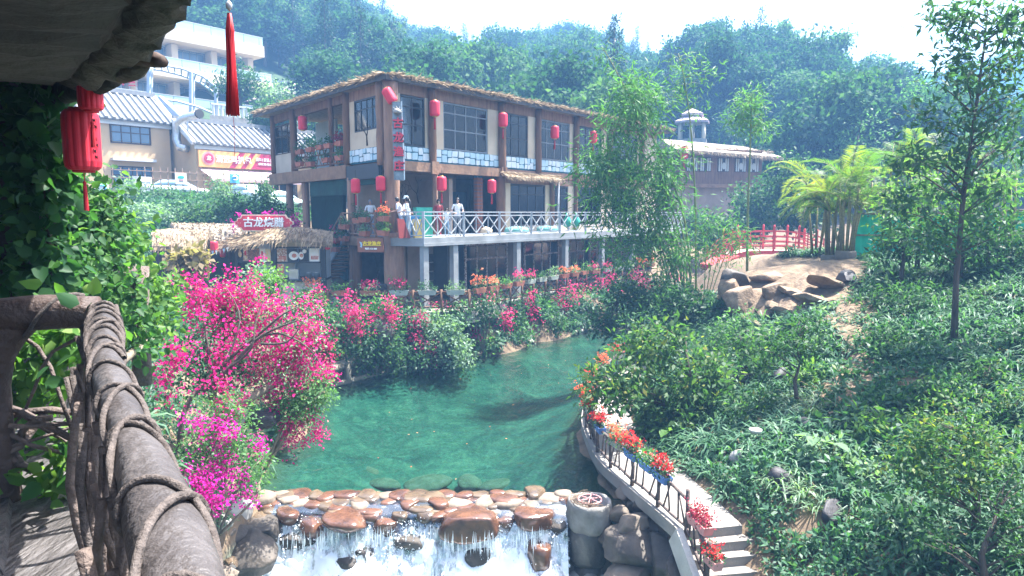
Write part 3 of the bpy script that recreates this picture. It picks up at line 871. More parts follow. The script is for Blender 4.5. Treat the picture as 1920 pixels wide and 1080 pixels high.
# --- the lodge
CX, CY = -5.04, 28.0
RF = Frame((CX, CY, 0), math.atan2(0.767, 0.642))
EX, EY = -13.4, 38.1
LFD = Vector((CX - EX, CY - EY, 0))
LLEN = LFD.length
LF = Frame((EX, EY, 0), math.atan2(LFD.y, LFD.x))
RLEN = 23.0
Z0, Z1, Z2, Z3 = 2.0, 5.0, 8.2, 11.55
lodge = thing('lodge', 'three storey rustic timber and plaster lodge with thatched roof above the river', 'building', RF.p(6, 5, Z0))
def rs(px, py=300, b=0.0): return RF.hit(px, py, b)[0]
def rz_(px, py, b=0.0): return RF.hit(px, py, b)[1]
def ls(px, b=0.0): return LF.hit(px, 300, b)[0]
def lz(px, py, b=0.0): return LF.hit(px, py, b)[1]
back_r = RF.p(RLEN, 8.5, 0); back_l = LF.p(0, 8.5, 0)
foot = [(CX, CY), tuple(RF.p(RLEN, 0, 0))[:2], tuple(back_r)[:2], tuple(LF.p(1.5, 11, 0))[:2], (EX, EY)]
def inset(poly, k):
 c = np.mean(np.array(poly), 0)
 return [tuple(c + (np.array(p) - c) * k) for p in poly]
mb = MB(); mb.slab(inset(foot, 0.985), Z1 - 0.28, Z1); mb.build('floor_slab', 'slab_grey', lodge)
mb = MB(); mb.slab(inset(foot, 0.985), Z2 - 0.3, Z2); mb.build('floor_slab', 'timber_beam', lodge)
mb = MB(); mb.slab(inset(foot, 0.985), Z3 - 0.15, Z3 - 0.02); mb.build('ceiling', 'dark_timber', lodge)
def wallbox(fr, s0, s1, b0, b1, z0, z1, m, name='wall', lab=None):
 mb = MB(fr); mb.box(s0, s1, b0, b1, z0, z1)
 o = mb.build(name, m, lodge)
 if lab: o['label'] = lab
 return o
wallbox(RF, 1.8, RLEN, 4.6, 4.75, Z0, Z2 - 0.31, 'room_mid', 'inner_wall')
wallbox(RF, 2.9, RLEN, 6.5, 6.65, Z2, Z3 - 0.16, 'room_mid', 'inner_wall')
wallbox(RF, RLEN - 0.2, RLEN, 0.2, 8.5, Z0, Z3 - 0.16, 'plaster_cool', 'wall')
STAT = {}
def window(fr, s0, s1, z0, z1, b, nx, rows, frame_m='black_frame', w=0.05, parent=None, glass='glass', curtain=False, top=0.0, fw=0.07):
 """frame, mullions and one pane object per light; rows = list of heights fractions"""
 root = MB(fr)
 root.box(s0, s1, b - 0.03, b + 0.05, z0, z0 + fw); root.box(s0, s1, b - 0.03, b + 0.05, z1 - fw, z1)
 root.box(s0, s0 + fw, b - 0.03, b + 0.05, z0 + fw, z1 - fw); root.box(s1 - fw, s1, b - 0.03, b + 0.05, z0 + fw, z1 - fw)
 win = root.build('window', frame_m, parent)
 xs = np.linspace(s0 + fw, s1 - fw, nx + 1)
 zs = [z0 + fw] + [z0 + fw + (z1 - z0 - 2 * fw) * r_ for r_ in rows] + [z1 - fw]
 mb = MB(fr)
 for x in xs[1:-1]: mb.box(x - w / 2, x + w / 2, b - 0.02, b + 0.04, z0 + fw, z1 - fw)
 for z in zs[1:-1]: mb.box(s0 + fw, s1 - fw, b - 0.024, b + 0.044, z - w / 2, z + w / 2)
 mb.build('mullion', frame_m, win)
 for i in range(nx):
  for j in range(len(zs) - 1):
   mb = MB(fr)
   mb.box(xs[i] + w / 2, xs[i + 1] - w / 2, b + 0.005, b + 0.015, zs[j] + w / 2, zs[j + 1] - w / 2)
   mb.build('pane', glass, win)
 if curtain:
  for (a, c) in ((s0 + 0.1, s0 + 0.1 + 0.16 * (s1 - s0)), (s1 - 0.1 - 0.2 * (s1 - s0), s1 - 0.1)):
   mb = MB(fr); n = 9
   vs = []
   for k in range(n + 1):
    x = a + (c - a) * k / n
    y = b + 0.16 + 0.05 * (k % 2)
    vs += [(x, y, z0 + 0.05), (x, y, z1 - 0.3)]
   mb.add(vs, [(2 * k, 2 * k + 2, 2 * k + 3, 2 * k + 1) for k in range(n)])
   mb.build('curtain', 'curtain', win)
 if top:
  zz = zs[-2] + w / 2
  for i in range(nx):
   mb = MB(fr)
   n = 7
   for k in range(n):
    x = xs[i] + (xs[i + 1] - xs[i]) * (k + 0.5) / n
    mb.box(x - 0.035, x + 0.035, b + 0.05, b + 0.06, zz, z1 - fw)
   mb.build('blind', 'blind', win)
 return win
def post(fr, s, b, z0, z1, r, m='timber', lean=0.0, name='post', n=10):
 mb = MB(fr)
 k = 7
 mb.tube([(s + lean * i / (k - 1) + random.uniform(-.02, .02), b + random.uniform(-.015, .015), z0 + (z1 - z0) * i / (k - 1)) for i in range(k)],
   [r * random.uniform(0.93, 1.08) for _ in range(k)], n)
 return mb.build(name, m, lodge, True)
# ---- upper storey, river side
zs_, zt_ = Z2 + 0.05, Z2 + 0.62           # the band of blue and white flagstones
wins = [(752, 798, 2, 0), (832, 915, 4, 1), (943, 990, 3, 0), (1010, 1068, 4, 0), (1083, 1128, 3, 0), (1148, 1195, 3, 0)]
edges = [0.18]
for a, c, n_, t_ in wins:
 s0, s1 = rs(a), rs(c)
 window(RF, s0, s1, zt_ + 0.02, Z3 - 0.62, 0.06, n_, (0.42, 0.80), 'grey_frame' if n_ == 4 else 'black_frame', 0.055, lodge, curtain=(a in (1010, 1083)), top=1.0)
 wallbox(RF, edges[-1], s0, 0.0, 0.22, zt_, Z3 - 0.6, 'plaster')
 edges.append(s1)
wallbox(RF, edges[-1], RLEN, 0.0, 0.22, zt_, Z3 - 0.6, 'plaster')
wallbox(RF, 0.18, RLEN, 0.0, 0.2, Z3 - 0.6, Z3 - 0.16, 'timber_pink', 'lintel_beam')
wallbox(RF, 0.18, RLEN, 0.0, 0.2, Z2, zs_, 'joint_teal', 'wall')
def stone_band(fr, s0, s1, b, z0, z1, seed):
 """a band of crazy-paving stones, each one its own piece"""
 bk = MB(fr); bk.box(s0, s1, b, b + 0.14, z0, z1)
 root = bk.build('stone_band', 'joint_teal', lodge)
 rd = random.Random(seed)
 s = s0
 while s < s1 - 0.05:
  w = min(rd.uniform(0.24, 0.42), s1 - s)
  cut = rd.uniform(0.38, 0.62) * (z1 - z0) + z0
  lean = rd.uniform(-0.09, 0.09)
  lean2 = rd.uniform(-0.09, 0.09)
  for (za, zb, la, lb) in ((z0, cut, 0, lean), (cut, z1, lean2, 0)):
   g = 0.022
   j = lambda: rd.uniform(-0.02, 0.02)
   poly = [(s + g + la * .5, za + g), (s + w * .5, za + g + j() - 0.005), (s + w - g + la * .5, za + g + abs(j())), (s + w - g + lb * .5, zb - g + j()), (s + w * .55, zb - g * .6), (s + g + lb * .5, zb - g + j())]
   d = rd.uniform(0.02, 0.05)
   mb = MB(fr); mb.prism(poly, b - d, b + 0.004)
   mb.build('stone', 'stone_white' if rd.random() < 0.45 else 'stone_blue', root)
  s += w
 return root
stone_band(RF, 0.2, rs(935), -0.01, zs_, zt_, 3)
stone_band(RF, rs(941), RLEN - 5.5, -0.01, zs_, zt_, 4)
for px, w in ((808, .17), (938, .19), (1006, .17), (1077, .17), (1140, .17), (1200, .17)):
 post(RF, rs(px), -0.12, Z2 - 0.45, Z3 - 0.1, w, 'timber')
mb = MB(RF); mb.box(-0.25, rs(938), -0.22, 0.12, Z2 - 0.42, Z2 - 0.02); mb.build('beam', 'timber_beam', lodge)
mb = MB(RF); mb.box(rs(938) + 0.02, RLEN, -0.06, 0.12, Z2 - 0.36, Z2 - 0.02); mb.build('beam', 'timber_pink', lodge)
for px in (808, 938):
 s = rs(px); mb = MB(RF); mb.box(s - 0.2, s + 0.2, -0.3, -0.225, Z2 - 0.5, Z2 + 0.05); mb.build('bracket', 'timber_beam', lodge)
post(RF, 0.0, -0.1, Z0 - 0.3, Z1 + 0.2, 0.42, 'timber_pink', 0, 'corner_post', 12)
post(RF, -0.02, -0.1, Z1 + 0.2, Z3, 0.30, 'timber_pink', 0, 'corner_post', 12)
# ---- middle storey: recessed open hall, then glazed bays
s_h1 = rs(936)
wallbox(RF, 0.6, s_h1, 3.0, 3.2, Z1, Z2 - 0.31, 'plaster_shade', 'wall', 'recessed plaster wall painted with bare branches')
mb = MB(RF); mb.box(rs(838, 380, 3), rs(872, 380, 3), 2.93, 2.99, Z1, Z1 + 2.1); o = mb.build('door', 'glass_far', lodge)
mb = MB(RF)
for px in (838, 855, 872): mb.box(rs(px, 380, 3) - .04, rs(px, 380, 3) + .04, 2.88, 2.925, Z1, Z1 + 2.14)
mb.build('frame', 'black_frame', o)
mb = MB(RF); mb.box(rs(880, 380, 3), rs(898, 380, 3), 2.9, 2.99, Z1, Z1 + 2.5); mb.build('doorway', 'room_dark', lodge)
def branch_relief(fr, s, b, z, h, seed):
 rd = random.Random(seed); mb = MB(fr)
 def grow(x, zz, a, L_, r_, d):
  x2, z2 = x + math.sin(a) * L_, zz + math.cos(a) * L_
  mb.tube([(x, b, zz), ((x + x2) / 2 + rd.uniform(-.05, .05), b, (zz + z2) / 2), (x2, b, z2)], [r_, r_ * .8, r_ * .55], 5)
  if d > 0:
   grow(x2, z2, a + rd.uniform(.3, .8), L_ * .7, r_ * .55, d - 1)
   grow(x2, z2, a - rd.uniform(.3, .8), L_ * .75, r_ * .55, d - 1)
 grow(s, z, rd.uniform(-.2, .2), h * .4, 0.05, 3)
 o = mb.build('branch_relief', 'dark_timber', lodge)
 return o
branch_relief(RF, rs(785, 380, 3), 2.97, Z1 + 0.3, 2.4, 5)
branch_relief(RF, rs(760, 380, 3), 2.97, Z1 + 0.9, 1.5, 8)
for px, w, mm_ in ((812, .12, 'timber_pink'), (1033, .14, 'timber'), (1078, .12, 'timber')):
 post(RF, rs(px), -0.1, Z1, Z2 - 0.4, w, mm_)
post(RF, s_h1, -0.1, Z1, Z2 - 0.4, 0.24, 'timber')
mb = MB(RF)
s = rs(910)
for k in range(16):
 for q in range(2):
  mb.box(s - .2 + q * .2 + .01, s + q * .2 - .01, 0.35, 0.6, Z1 + k * .17 + .01, Z1 + .16 + k * .17)
mb.build('brick_column', 'sign_board', lodge)
wallbox(RF, s - .19, s + .19, .37, .58, Z1, Z2 - .31, 'joint_teal', 'column_core')
edges = [s_h1 + 0.1]
for a, c, n_ in ((957, 1023, 4), (1040, 1066, 2), (1082, 1128, 3), (1148, 1195, 3)):
 s0, s1 = rs(a), rs(c)
 window(RF, s0, s1, Z1 + 0.35, Z2 - 0.72, 0.06, n_, (0.78,), 'black_frame', 0.05, lodge, curtain=(n_ < 4))
 wallbox(RF, edges[-1], s0, 0.0, 0.22, Z1, Z2 - 0.7, 'plaster')
 wallbox(RF, s0, s1, 0.0, 0.22, Z1, Z1 + 0.35, 'plaster_cool')
 edges.append(s1)
wallbox(RF, edges[-1], RLEN, 0.0, 0.22, Z1, Z2 - 0.7, 'plaster')
wallbox(RF, s_h1 + 0.1, RLEN, 0.0, 0.2, Z2 - 0.7, Z2 - 0.37, 'timber_pink', 'lintel_beam')
s0, s1 = rs(945, 330, -0.5), rs(1052, 330, -0.5)
mb = MB(RF); mb.add([(s0, -0.75, Z2 - 0.42), (s1, -0.75, Z2 - 0.42), (s1, -0.03, Z2 - 0.1), (s0, -0.03, Z2 - 0.1), (s0, -0.75, Z2 - 0.52), (s1, -0.75, Z2 - 0.52), (s1, -0.03, Z2 - 0.2), (s0, -0.03, Z2 - 0.2)], [(0, 1, 2, 3), (7, 6, 5, 4), (0, 4, 5, 1), (1, 5, 6, 2), (3, 7, 4, 0)])
aw = mb.build('awning', 'thatch', lodge)
strands([(RF.p(s0, -.6, Z2 - .34), RF.p(s1, -.6, Z2 - .34), tuple(-RF.ey * .7 + Vector((0, 0, -.75)))), (RF.p(s0, -.3, Z2 - .2), RF.p(s1, -.3, Z2 - .2), tuple(-RF.ey * .9 + Vector((0, 0, -.4))))], .36, .035, 'straw', 'thatch', aw, 90, 1)
# ---- ground storey, river side
edges = [0.5]
for a, c, n_ in ((872, 952, 4), (983, 1048, 4), (1067, 1120, 4), (1130, 1181, 3), (1192, 1222, 2)):
 s0, s1 = rs(a, 500), rs(c, 500)
 window(RF, s0, s1, Z0 + 0.12, Z1 - 0.45, 0.02, n_, (0.72,), 'bark_frame', 0.075, lodge, fw=0.1)
 edges.append(s1)
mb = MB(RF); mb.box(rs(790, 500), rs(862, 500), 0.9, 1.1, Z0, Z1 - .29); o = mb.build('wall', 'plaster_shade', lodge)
for k in range(4):
 mb = MB(RF); s = rs(800, 500, .9); mb.box(s + .05, s + .75, .84, .9, Z0 + .5 + k * .42, Z0 + .86 + k * .42); mb.build('stone', 'rock_dark', o)
mb = MB(RF); ring = [(rs(830, 500, .9) + .2 * math.cos(w), .86, Z0 + 1.9 + .2 * math.sin(w)) for w in np.linspace(0, 2 * math.pi, 17)]
mb.tube(ring, .035, 6, False); mb.build('hoop', 'vine_wood', o)
wallbox(RF, rs(840, 500, .6), rs(858, 500, .6), 0.5, 0.56, Z0, Z0 + 2.2, 'cloth_blue', 'door_curtain')
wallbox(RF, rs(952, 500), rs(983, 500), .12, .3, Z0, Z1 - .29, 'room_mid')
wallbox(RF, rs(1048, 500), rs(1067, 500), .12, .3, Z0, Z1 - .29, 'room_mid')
mb = MB()
tp = [(-16, 27.5), (-9.6, 26.6), (-1.6, 26.9)] + [tuple(gnd(a, b_, 2.0))[:2] for a, b_ in ((1000, 556), (1100, 532), (1220, 516))] + [tuple(RF.p(RLEN + 2, 8, 0))[:2], tuple(LF.p(1.0, 8, 0))[:2], (-13.6, 31.2), (-16, 31)]
mb.slab(tp, 1.55, Z0)
tag(mb.build('terrace', 'paving'), 'grey paved terrace between the lodge and the river bank', kind='structure')
# ---- balcony
BO = -1.78
bs0 = 0.18
bs1 = RLEN + 1.0
mb = MB(RF); mb.box(bs0, bs1, BO, -0.02, Z1 - 0.22, Z1 + 0.0)
mb.box(bs0 - 0.03, bs1, BO - 0.04, BO + 0.2, Z1 - 0.34, Z1 - 0.223)
p0 = RF.p(bs0, BO, 0)
bal = mb.build('balcony', 'slab_grey', lodge)
mb = MB(); mb.slab([tuple(p0)[:2], tuple(RF.p(bs0 + 1.2, -0.03, 0))[:2], (CX - 0.05, CY - 0.35), (CX + .1, CY - 0.55)], Z1 - 0.34, Z1 - 0.004)
mb.build('balcony_end', 'slab_grey', lodge)
for px in (770, 852, 970, 1060, 1128, 1185):
 s = RF.hit(px, 500, BO + 0.12)[0] if px > 780 else 0.35
 mb = MB(RF); bb = BO + 0.12 if px > 780 else BO + 0.16
 mb.box(s - 0.14, s + 0.14, bb - 0.1, bb + 0.14, Z0 - 0.4, Z1 - 0.35); mb.build('pier', 'slab_grey', lodge)
def rail_span(a, c, zb, h, root, m, n_x=3, w=0.045, name='baluster'):
 """crossed balustrade between two points: rails, posts and X braces, each a piece"""
 a, c = Vector(a), Vector(c)
 t = (c - a)
 up = Vector((0, 0, 1))
 for z in (zb + 0.1, zb + h * 0.86, zb + h):
  mb = MB(); mb.beam(a + up * z, c + up * z, w * (1.5 if z == zb + h else 1), w); mb.build('rail', m, root)
 for i in range(n_x):
  p = a + t * (i / n_x); q = a + t * ((i + 1) / n_x)
  mb = MB(); mb.beam(p + up * (zb + .12), q + up * (zb + h * .84), w * .8); mb.build('brace', m, root)
  mb = MB(); mb.beam(p + up * (zb + h * .84) + t.normalized().cross(up) * w * .3, q + up * (zb + .12) + t.normalized().cross(up) * w * .3, w * .8); mb.build('brace', m, root)
  if i:
   mb = MB(); mb.beam(p + up * (zb + .1), p + up * (zb + h), w * .9); mb.build(name, m, root)
brl = thing('balcony_railing', 'pale grey metal railing with crossed bars along the lodge balcony', 'railing', RF.p(bs0 + 6, BO + .08, Z1))
q0 = Vector((CX + 0.55, CY - 0.62, 0)); q1 = RF.p(bs0 + .05, BO + .08, 0)
rail_span(q0, q1, Z1, 1.05, brl, 'rail_paint', 3)
span = 2.35
ns = int((bs1 - bs0) / span)
for i in range(ns):
 a = RF.p(bs0 + .05 + i * span, BO + .08, 0); c = RF.p(bs0 + .05 + (i + 1) * span, BO + .08, 0)
 rail_span(a, c, Z1, 1.05, brl, 'rail_paint', 3)
 mb = MB(); mb.box(a.x - .05, a.x + .05, a.y - .05, a.y + .05, Z1 - .3, Z1 + 1.08); mb.build('post', 'rail_paint', brl)
# ---- left side of the lodge
sA, sB = ls(655), ls(722)                  # plaster bay next to the corner
w0, w1 = ls(666), ls(711)
wallbox(LF, sA, w0, 0.0, 0.22, zt_, Z3 - 0.6, 'plaster')
wallbox(LF, w1, LLEN - 0.25, 0.0, 0.22, zt_, Z3 - 0.6, 'plaster')
zw0, zw1 = zt_ + 0.75, Z3 - 0.6
wallbox(LF, w0, w1, 0.0, 0.22, zt_, zw0, 'plaster')
window(LF, w0, w1, zw0, zw1, 0.05, 4, (0.70,), 'black_frame', 0.05, lodge, glass='glass_clear')
wallbox(LF, sA, LLEN - .25, 0.0, .2, Z2, zs_, 'joint_teal')
stone_band(LF, sA, LLEN - .3, -0.01, zs_, zt_, 6)
wallbox(LF, sA, LLEN - .2, 0.0, 0.2, Z3 - .6, Z3 - .16, 'timber_pink', 'lintel_beam')
branch_relief(LF, ls(690), -0.02, zt_ + .1, 1.0, 3)
mb = MB(LF); mb.box(sA, ls(718), -0.22, -0.04, Z2 - 0.72, Z2 - 0.1); mb.build('blank_signboard', 'sign_blank', lodge)
g0, g1 = 0.25, ls(552)
window(LF, g0, g1, Z2 + 1.0, Z3 - .75, 0.05, 3, (0.62,), 'dark_timber', .06, lodge, glass='glass_clear')
wallbox(LF, g0, g1, 0, .2, Z2, Z2 + 1.0, 'plaster_cool')
wallbox(LF, g0, g1, 2.4, 2.5, Z2, Z3 - .4, 'curtain', 'inner_wall')
wallbox(LF, 0, LLEN - .3, 0.0, .22, Z3 - .62, Z3 - .16, 'timber', 'lintel_beam') if False else None
mb = MB(LF); mb.box(-0.1, sA - .02, -0.02, 0.2, Z3 - .55, Z3 - .1); mb.build('lintel_beam', 'timber', lodge)
mb = MB(LF); mb.box(-0.2, sA + .1, -0.25, 0.15, Z2 - .62, Z2 - .02); mb.build('beam', 'timber_beam', lodge)
for s, w in ((0.1, .14), (g1 + .12, .17), (ls(624), .12), (sA - .05, .19)):
 post(LF, s, -0.05, Z2, Z3 - .1, w, 'timber')
post(LF, LLEN - 0.55, -0.1, Z2 - .2, Z3 - .1, .2, 'timber_pink')
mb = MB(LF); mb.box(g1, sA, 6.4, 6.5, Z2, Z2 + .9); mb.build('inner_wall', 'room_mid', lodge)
window(LF, g1, sA + 2, Z2 + .9, Z3 - 1.0, 6.4, 6, (.5,), 'black_frame', .07, lodge, glass='glass_clear')
dr = thing('balcony_railing', 'rustic brown stick railing of the upper dining balcony', 'railing', LF.p((g1 + sA) / 2, -.05, Z2))
for z in (.12, .62, 1.0):
 mb = MB(LF); mb.tube([(g1 + .2, -.08, Z2 + z), (sA - .1, -.08, Z2 + z)], .04, 6); mb.build('rail', 'timber', dr)
for k in range(9):
 s = g1 + .3 + (sA - g1 - .5) * k / 8
 for dlt in (-.28, .28):
  mb = MB(LF); mb.tube([(s - dlt, -.08, Z2 + .12), (s + dlt, -.09, Z2 + .98)], .028, 5); mb.build('stick', 'timber_pink', dr)
for px, b, z0 in ((541, 0.1, 2.5), (571, 0.1, Z0 - .5), (657, -.05, Z0)):
 post(LF, ls(px, b), b, z0, Z2 - .6, .19, 'timber_pink')
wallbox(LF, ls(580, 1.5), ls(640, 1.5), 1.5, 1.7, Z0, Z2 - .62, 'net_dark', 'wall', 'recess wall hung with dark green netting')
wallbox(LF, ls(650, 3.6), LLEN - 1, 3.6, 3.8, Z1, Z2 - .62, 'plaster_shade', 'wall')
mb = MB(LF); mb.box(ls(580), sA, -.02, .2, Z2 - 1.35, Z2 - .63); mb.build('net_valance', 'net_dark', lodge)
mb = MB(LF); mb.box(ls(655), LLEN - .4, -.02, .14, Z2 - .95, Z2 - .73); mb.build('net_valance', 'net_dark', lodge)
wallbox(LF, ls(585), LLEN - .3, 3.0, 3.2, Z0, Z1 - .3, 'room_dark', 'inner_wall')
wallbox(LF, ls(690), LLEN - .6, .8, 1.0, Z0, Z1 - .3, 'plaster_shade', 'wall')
branch_relief(LF, ls(705, .8), .77, Z0 + .4, 1.8, 12)
ld0, ld1 = ls(655), LLEN - 0.3
mb = MB(LF); mb.box(ld0 - .1, ld1, -0.5, 1.4, Z1 - .42, Z1 - .02); mb.build('landing', 'timber_beam', lodge)
post(LF, ls(668), -.1, Z0 - .2, Z1 - .4, .24, 'timber')
for k in range(11):
 mb = MB(LF); s = ld0 - .12 - k * .27
 mb.box(s - .3, s, -.4, .75, Z1 - .3 - k * .2, Z1 - .2 - k * .2); mb.build('step', 'timber_beam', lodge)
mb = MB(LF); mb.beam((ld0, -.48, Z1 - .25), (ld0 - 3.1, -.48, Z1 - 2.5), .08, .3); mb.build('stringer', 'slab_grey', lodge)
sr = thing('stair_railing', 'reddish brown stick railing of the stairs and landing under the lanterns', 'railing', LF.p(ld0, -.5, Z1))
for (a, za, c, zc) in ((ld0 + .1, Z1, ld1 - .2, Z1), (ld0 - 3.0, Z1 - 2.3, ld0 - .05, Z1 - .05)):
 for dz in (.1, .55, 1.0):
  mb = MB(LF); mb.tube([(a, -.45, za + dz), (c, -.45, zc + dz)], .04, 6); mb.build('rail', 'timber_pink', sr)
 n_ = 3
 for k in range(n_ + 1):
  t = k / n_
  s, z = a + (c - a) * t, za + (zc - za) * t
  mb = MB(LF); mb.tube([(s, -.45, z - .2), (s, -.45, z + 1.05)], .055, 6); mb.build('post', 'timber', sr)
  if k < n_:
   t2 = (k + 1) / n_; s2, z2 = a + (c - a) * t2, za + (zc - za) * t2
   for u_, v_ in ((.1, 1.0), (1.0, .1)):
    mb = MB(LF); mb.tube([(s, -.46, z + u_), (s2, -.44, z2 + v_)], .03, 5); mb.build('stick', 'timber_pink', sr)
# ---- roof: low hipped thatch with dark fascia
ov = 0.75
eC = np.array(RF.p(-ov * .35, -ov, 0))[:2] * .5 + np.array(LF.p(LLEN + ov * .35, -ov, 0))[:2] * .5
eave = [tuple(eC), tuple(RF.p(RLEN + 1, -ov, 0))[:2], tuple(RF.p(RLEN + 1, 9.5, 0))[:2], tuple(LF.p(-0.8, 11.5, 0))[:2], tuple(LF.p(-0.8, -ov, 0))[:2]]
rid = [tuple(RF.p(4.5, 4.6, 0))[:2], tuple(RF.p(RLEN - 4, 4.6, 0))[:2], tuple(RF.p(RLEN - 4, 4.9, 0))[:2], tuple(LF.p(4, 6, 0))[:2], tuple(LF.p(4, 5.6, 0))[:2]]
ze, zr = Z3 - 0.03, Z3 + 0.5
mb = MB(); n_ = 5
vs_ = [(x, y, ze - .14) for x, y in eave] + [(x, y, ze + .04) for x, y in eave] + [(x, y, zr) for x, y in rid]
fs_ = [tuple(range(n_ - 1, -1, -1)), tuple(range(10, 15))]
for i in range(n_):
 j = (i + 1) % n_
 fs_ += [(i, j, n_ + j, n_ + i), (n_ + i, n_ + j, 2 * n_ + j, 2 * n_ + i)]
mb.add(vs_, fs_)
roof = mb.build('roof', 'thatch', lodge)
for a, c in ((0, 1), (4, 0)):
 A_, C_ = Vector((*eave[a], 0)), Vector((*eave[c], 0))
 mb = MB(); mb.beam(A_ + Vector((0, 0, ze - .1)), C_ + Vector((0, 0, ze - .1)), .07, .2); mb.build('fascia', 'fascia', roof)
rows = []
for a, c, fr in ((0, 1, RF), (4, 0, LF)):
 for t in (0.02, .05, .1, .18, .28, .4):
  A_ = np.array([*eave[a], ze + .06]) * (1 - t) + np.array([*rid[a], zr + .03]) * t
  C_ = np.array([*eave[c], ze + .06]) * (1 - t) + np.array([*rid[c], zr + .03]) * t
  rows.append((A_, C_, tuple(-fr.ey * .95 + Vector((0, 0, -.12)))))
strands(rows, .42, .05, 'straw', 'thatch', roof, 55, 2, .2)
# ---- lanterns on the lodge
for k, (px, py, b, lab) in enumerate(((815, 218, -.55, 'red lantern on the upper lodge post beside the four light window'), (943, 238, -.55, 'red lantern under the eaves above the small thatched awning'), (1040, 260, -.55, 'red lantern before the curtained upper window'), (1112, 268, -.55, 'red lantern half hidden behind the bamboo at the eaves'))):
 s, z = RF.hit(px, py, b); far_lantern(lab, RF.p(s, b, z), s=1.05)
s, z = LF.hit(568, 244, -.3); far_lantern('red lantern in the open upper dining balcony', LF.p(s, -.3, z), s=1.1, tassel=False)
far_lantern('red lantern tilted against the top of the vertical sign', at(738, 192, 27.3), (0, R(-32), 0), 1.0, False)
for px, py, Y, lab in ((667, 362, 28.2, 'red lantern left of the landing, above the man in light shirt'), (714, 358, 27.6, 'red lantern just left of the thick corner post')):
 far_lantern(lab, at(px, py, Y), s=.95)
for px, py, b, lab in ((828, 358, -.6, 'red lantern with long tassel above the balcony hall'), (922, 362, -.4, 'red lantern beside the brick column of the balcony hall')):
 s, z = RF.hit(px, py, b); far_lantern(lab, RF.p(s, b, z), s=1.0)
# ---- signs on the lodge
SF = Frame(at(748, 330, 27.1), R(12))
zb = 0.0
sg = thing('vertical_sign', 'tall grey vertical sign with red characters beside the corner post', 'sign', SF.o)
hgt = at(748, 190, 27.1).z - SF.o.z
mb = MB(SF); mb.prism([(-.2, -.15), (.22, -.18), (.26, hgt * .3), (.2, hgt * .62), (.17, hgt), (-.2, hgt - .02), (-.22, hgt * .5)], 0, .12); mb.build('board', 'sign_slate', sg)
mb = MB(SF); mb.prism([(.2, -.15), (.24, -.15), (.24, hgt * .3), (.2, hgt * .62), (.175, hgt), (.14, hgt)], -.02, -.004); mb.build('edge_strip', 'stone_white', sg)
for k, ch in enumerate('古龙渔庄'):
 zc = hgt * (0.70 - k * 0.19)
 put_text('lettering', ch, .42, SF, .0, -.04, zc, 'sign_red', sg, .03, .012)
 put_text('lettering', ch, .42, SF, .03, -.012, zc - .02, 'black_frame', sg, .012, .016)  # black offset copy, drawn as the shadow of each red character
mb = MB(SF)
mb.lathe([(.0, -.02), (.14, .0), (.16, .06), (.13, .14), (.05, .2)], 12, (-.02, -.02, hgt * .84))
for k in range(9):
 w = k / 9 * 6.28; mb.tube([(-.02 + .1 * math.cos(w), -.03, hgt * .86 + .1 * math.sin(w)), (-.02 + .2 * math.cos(w + .4), -.05, hgt * .88 + .16 * math.sin(w + .4))], [.03, .012], 5)
mb.build('emblem', 'rock_grey', sg, True)
GF = Frame(at(694, 460, 27.15), R(-10))
sg = thing('name_board', 'brown wooden board with yellow characters and white phone line under the landing', 'sign', GF.p(0, 0, -.3))
mb = MB(GF); mb.box(-.55, .55, 0, .06, -.28, .28); mb.build('board', 'sign_board', sg)
put_text('lettering', '古龙渔庄', .2, GF, .08, -.02, .06, 'sign_yellow', sg, .012, .006)
put_text('lettering', '电话 3123 888', .085, GF, .04, -.02, -.14, 'sign_white', sg, .008, .003)
mb = MB(GF); mb.add([(-.46, -.01, .15), (-.4, -.012, .0), (-.36, -.01, .12), (-.33, -.012, .02), (-.36, -.012, -.1), (-.44, -.012, -.06)], [(0, 1, 2), (2, 1, 3), (1, 5, 4, 3)]); mb.build('emblem', 'cloth_blue', sg)
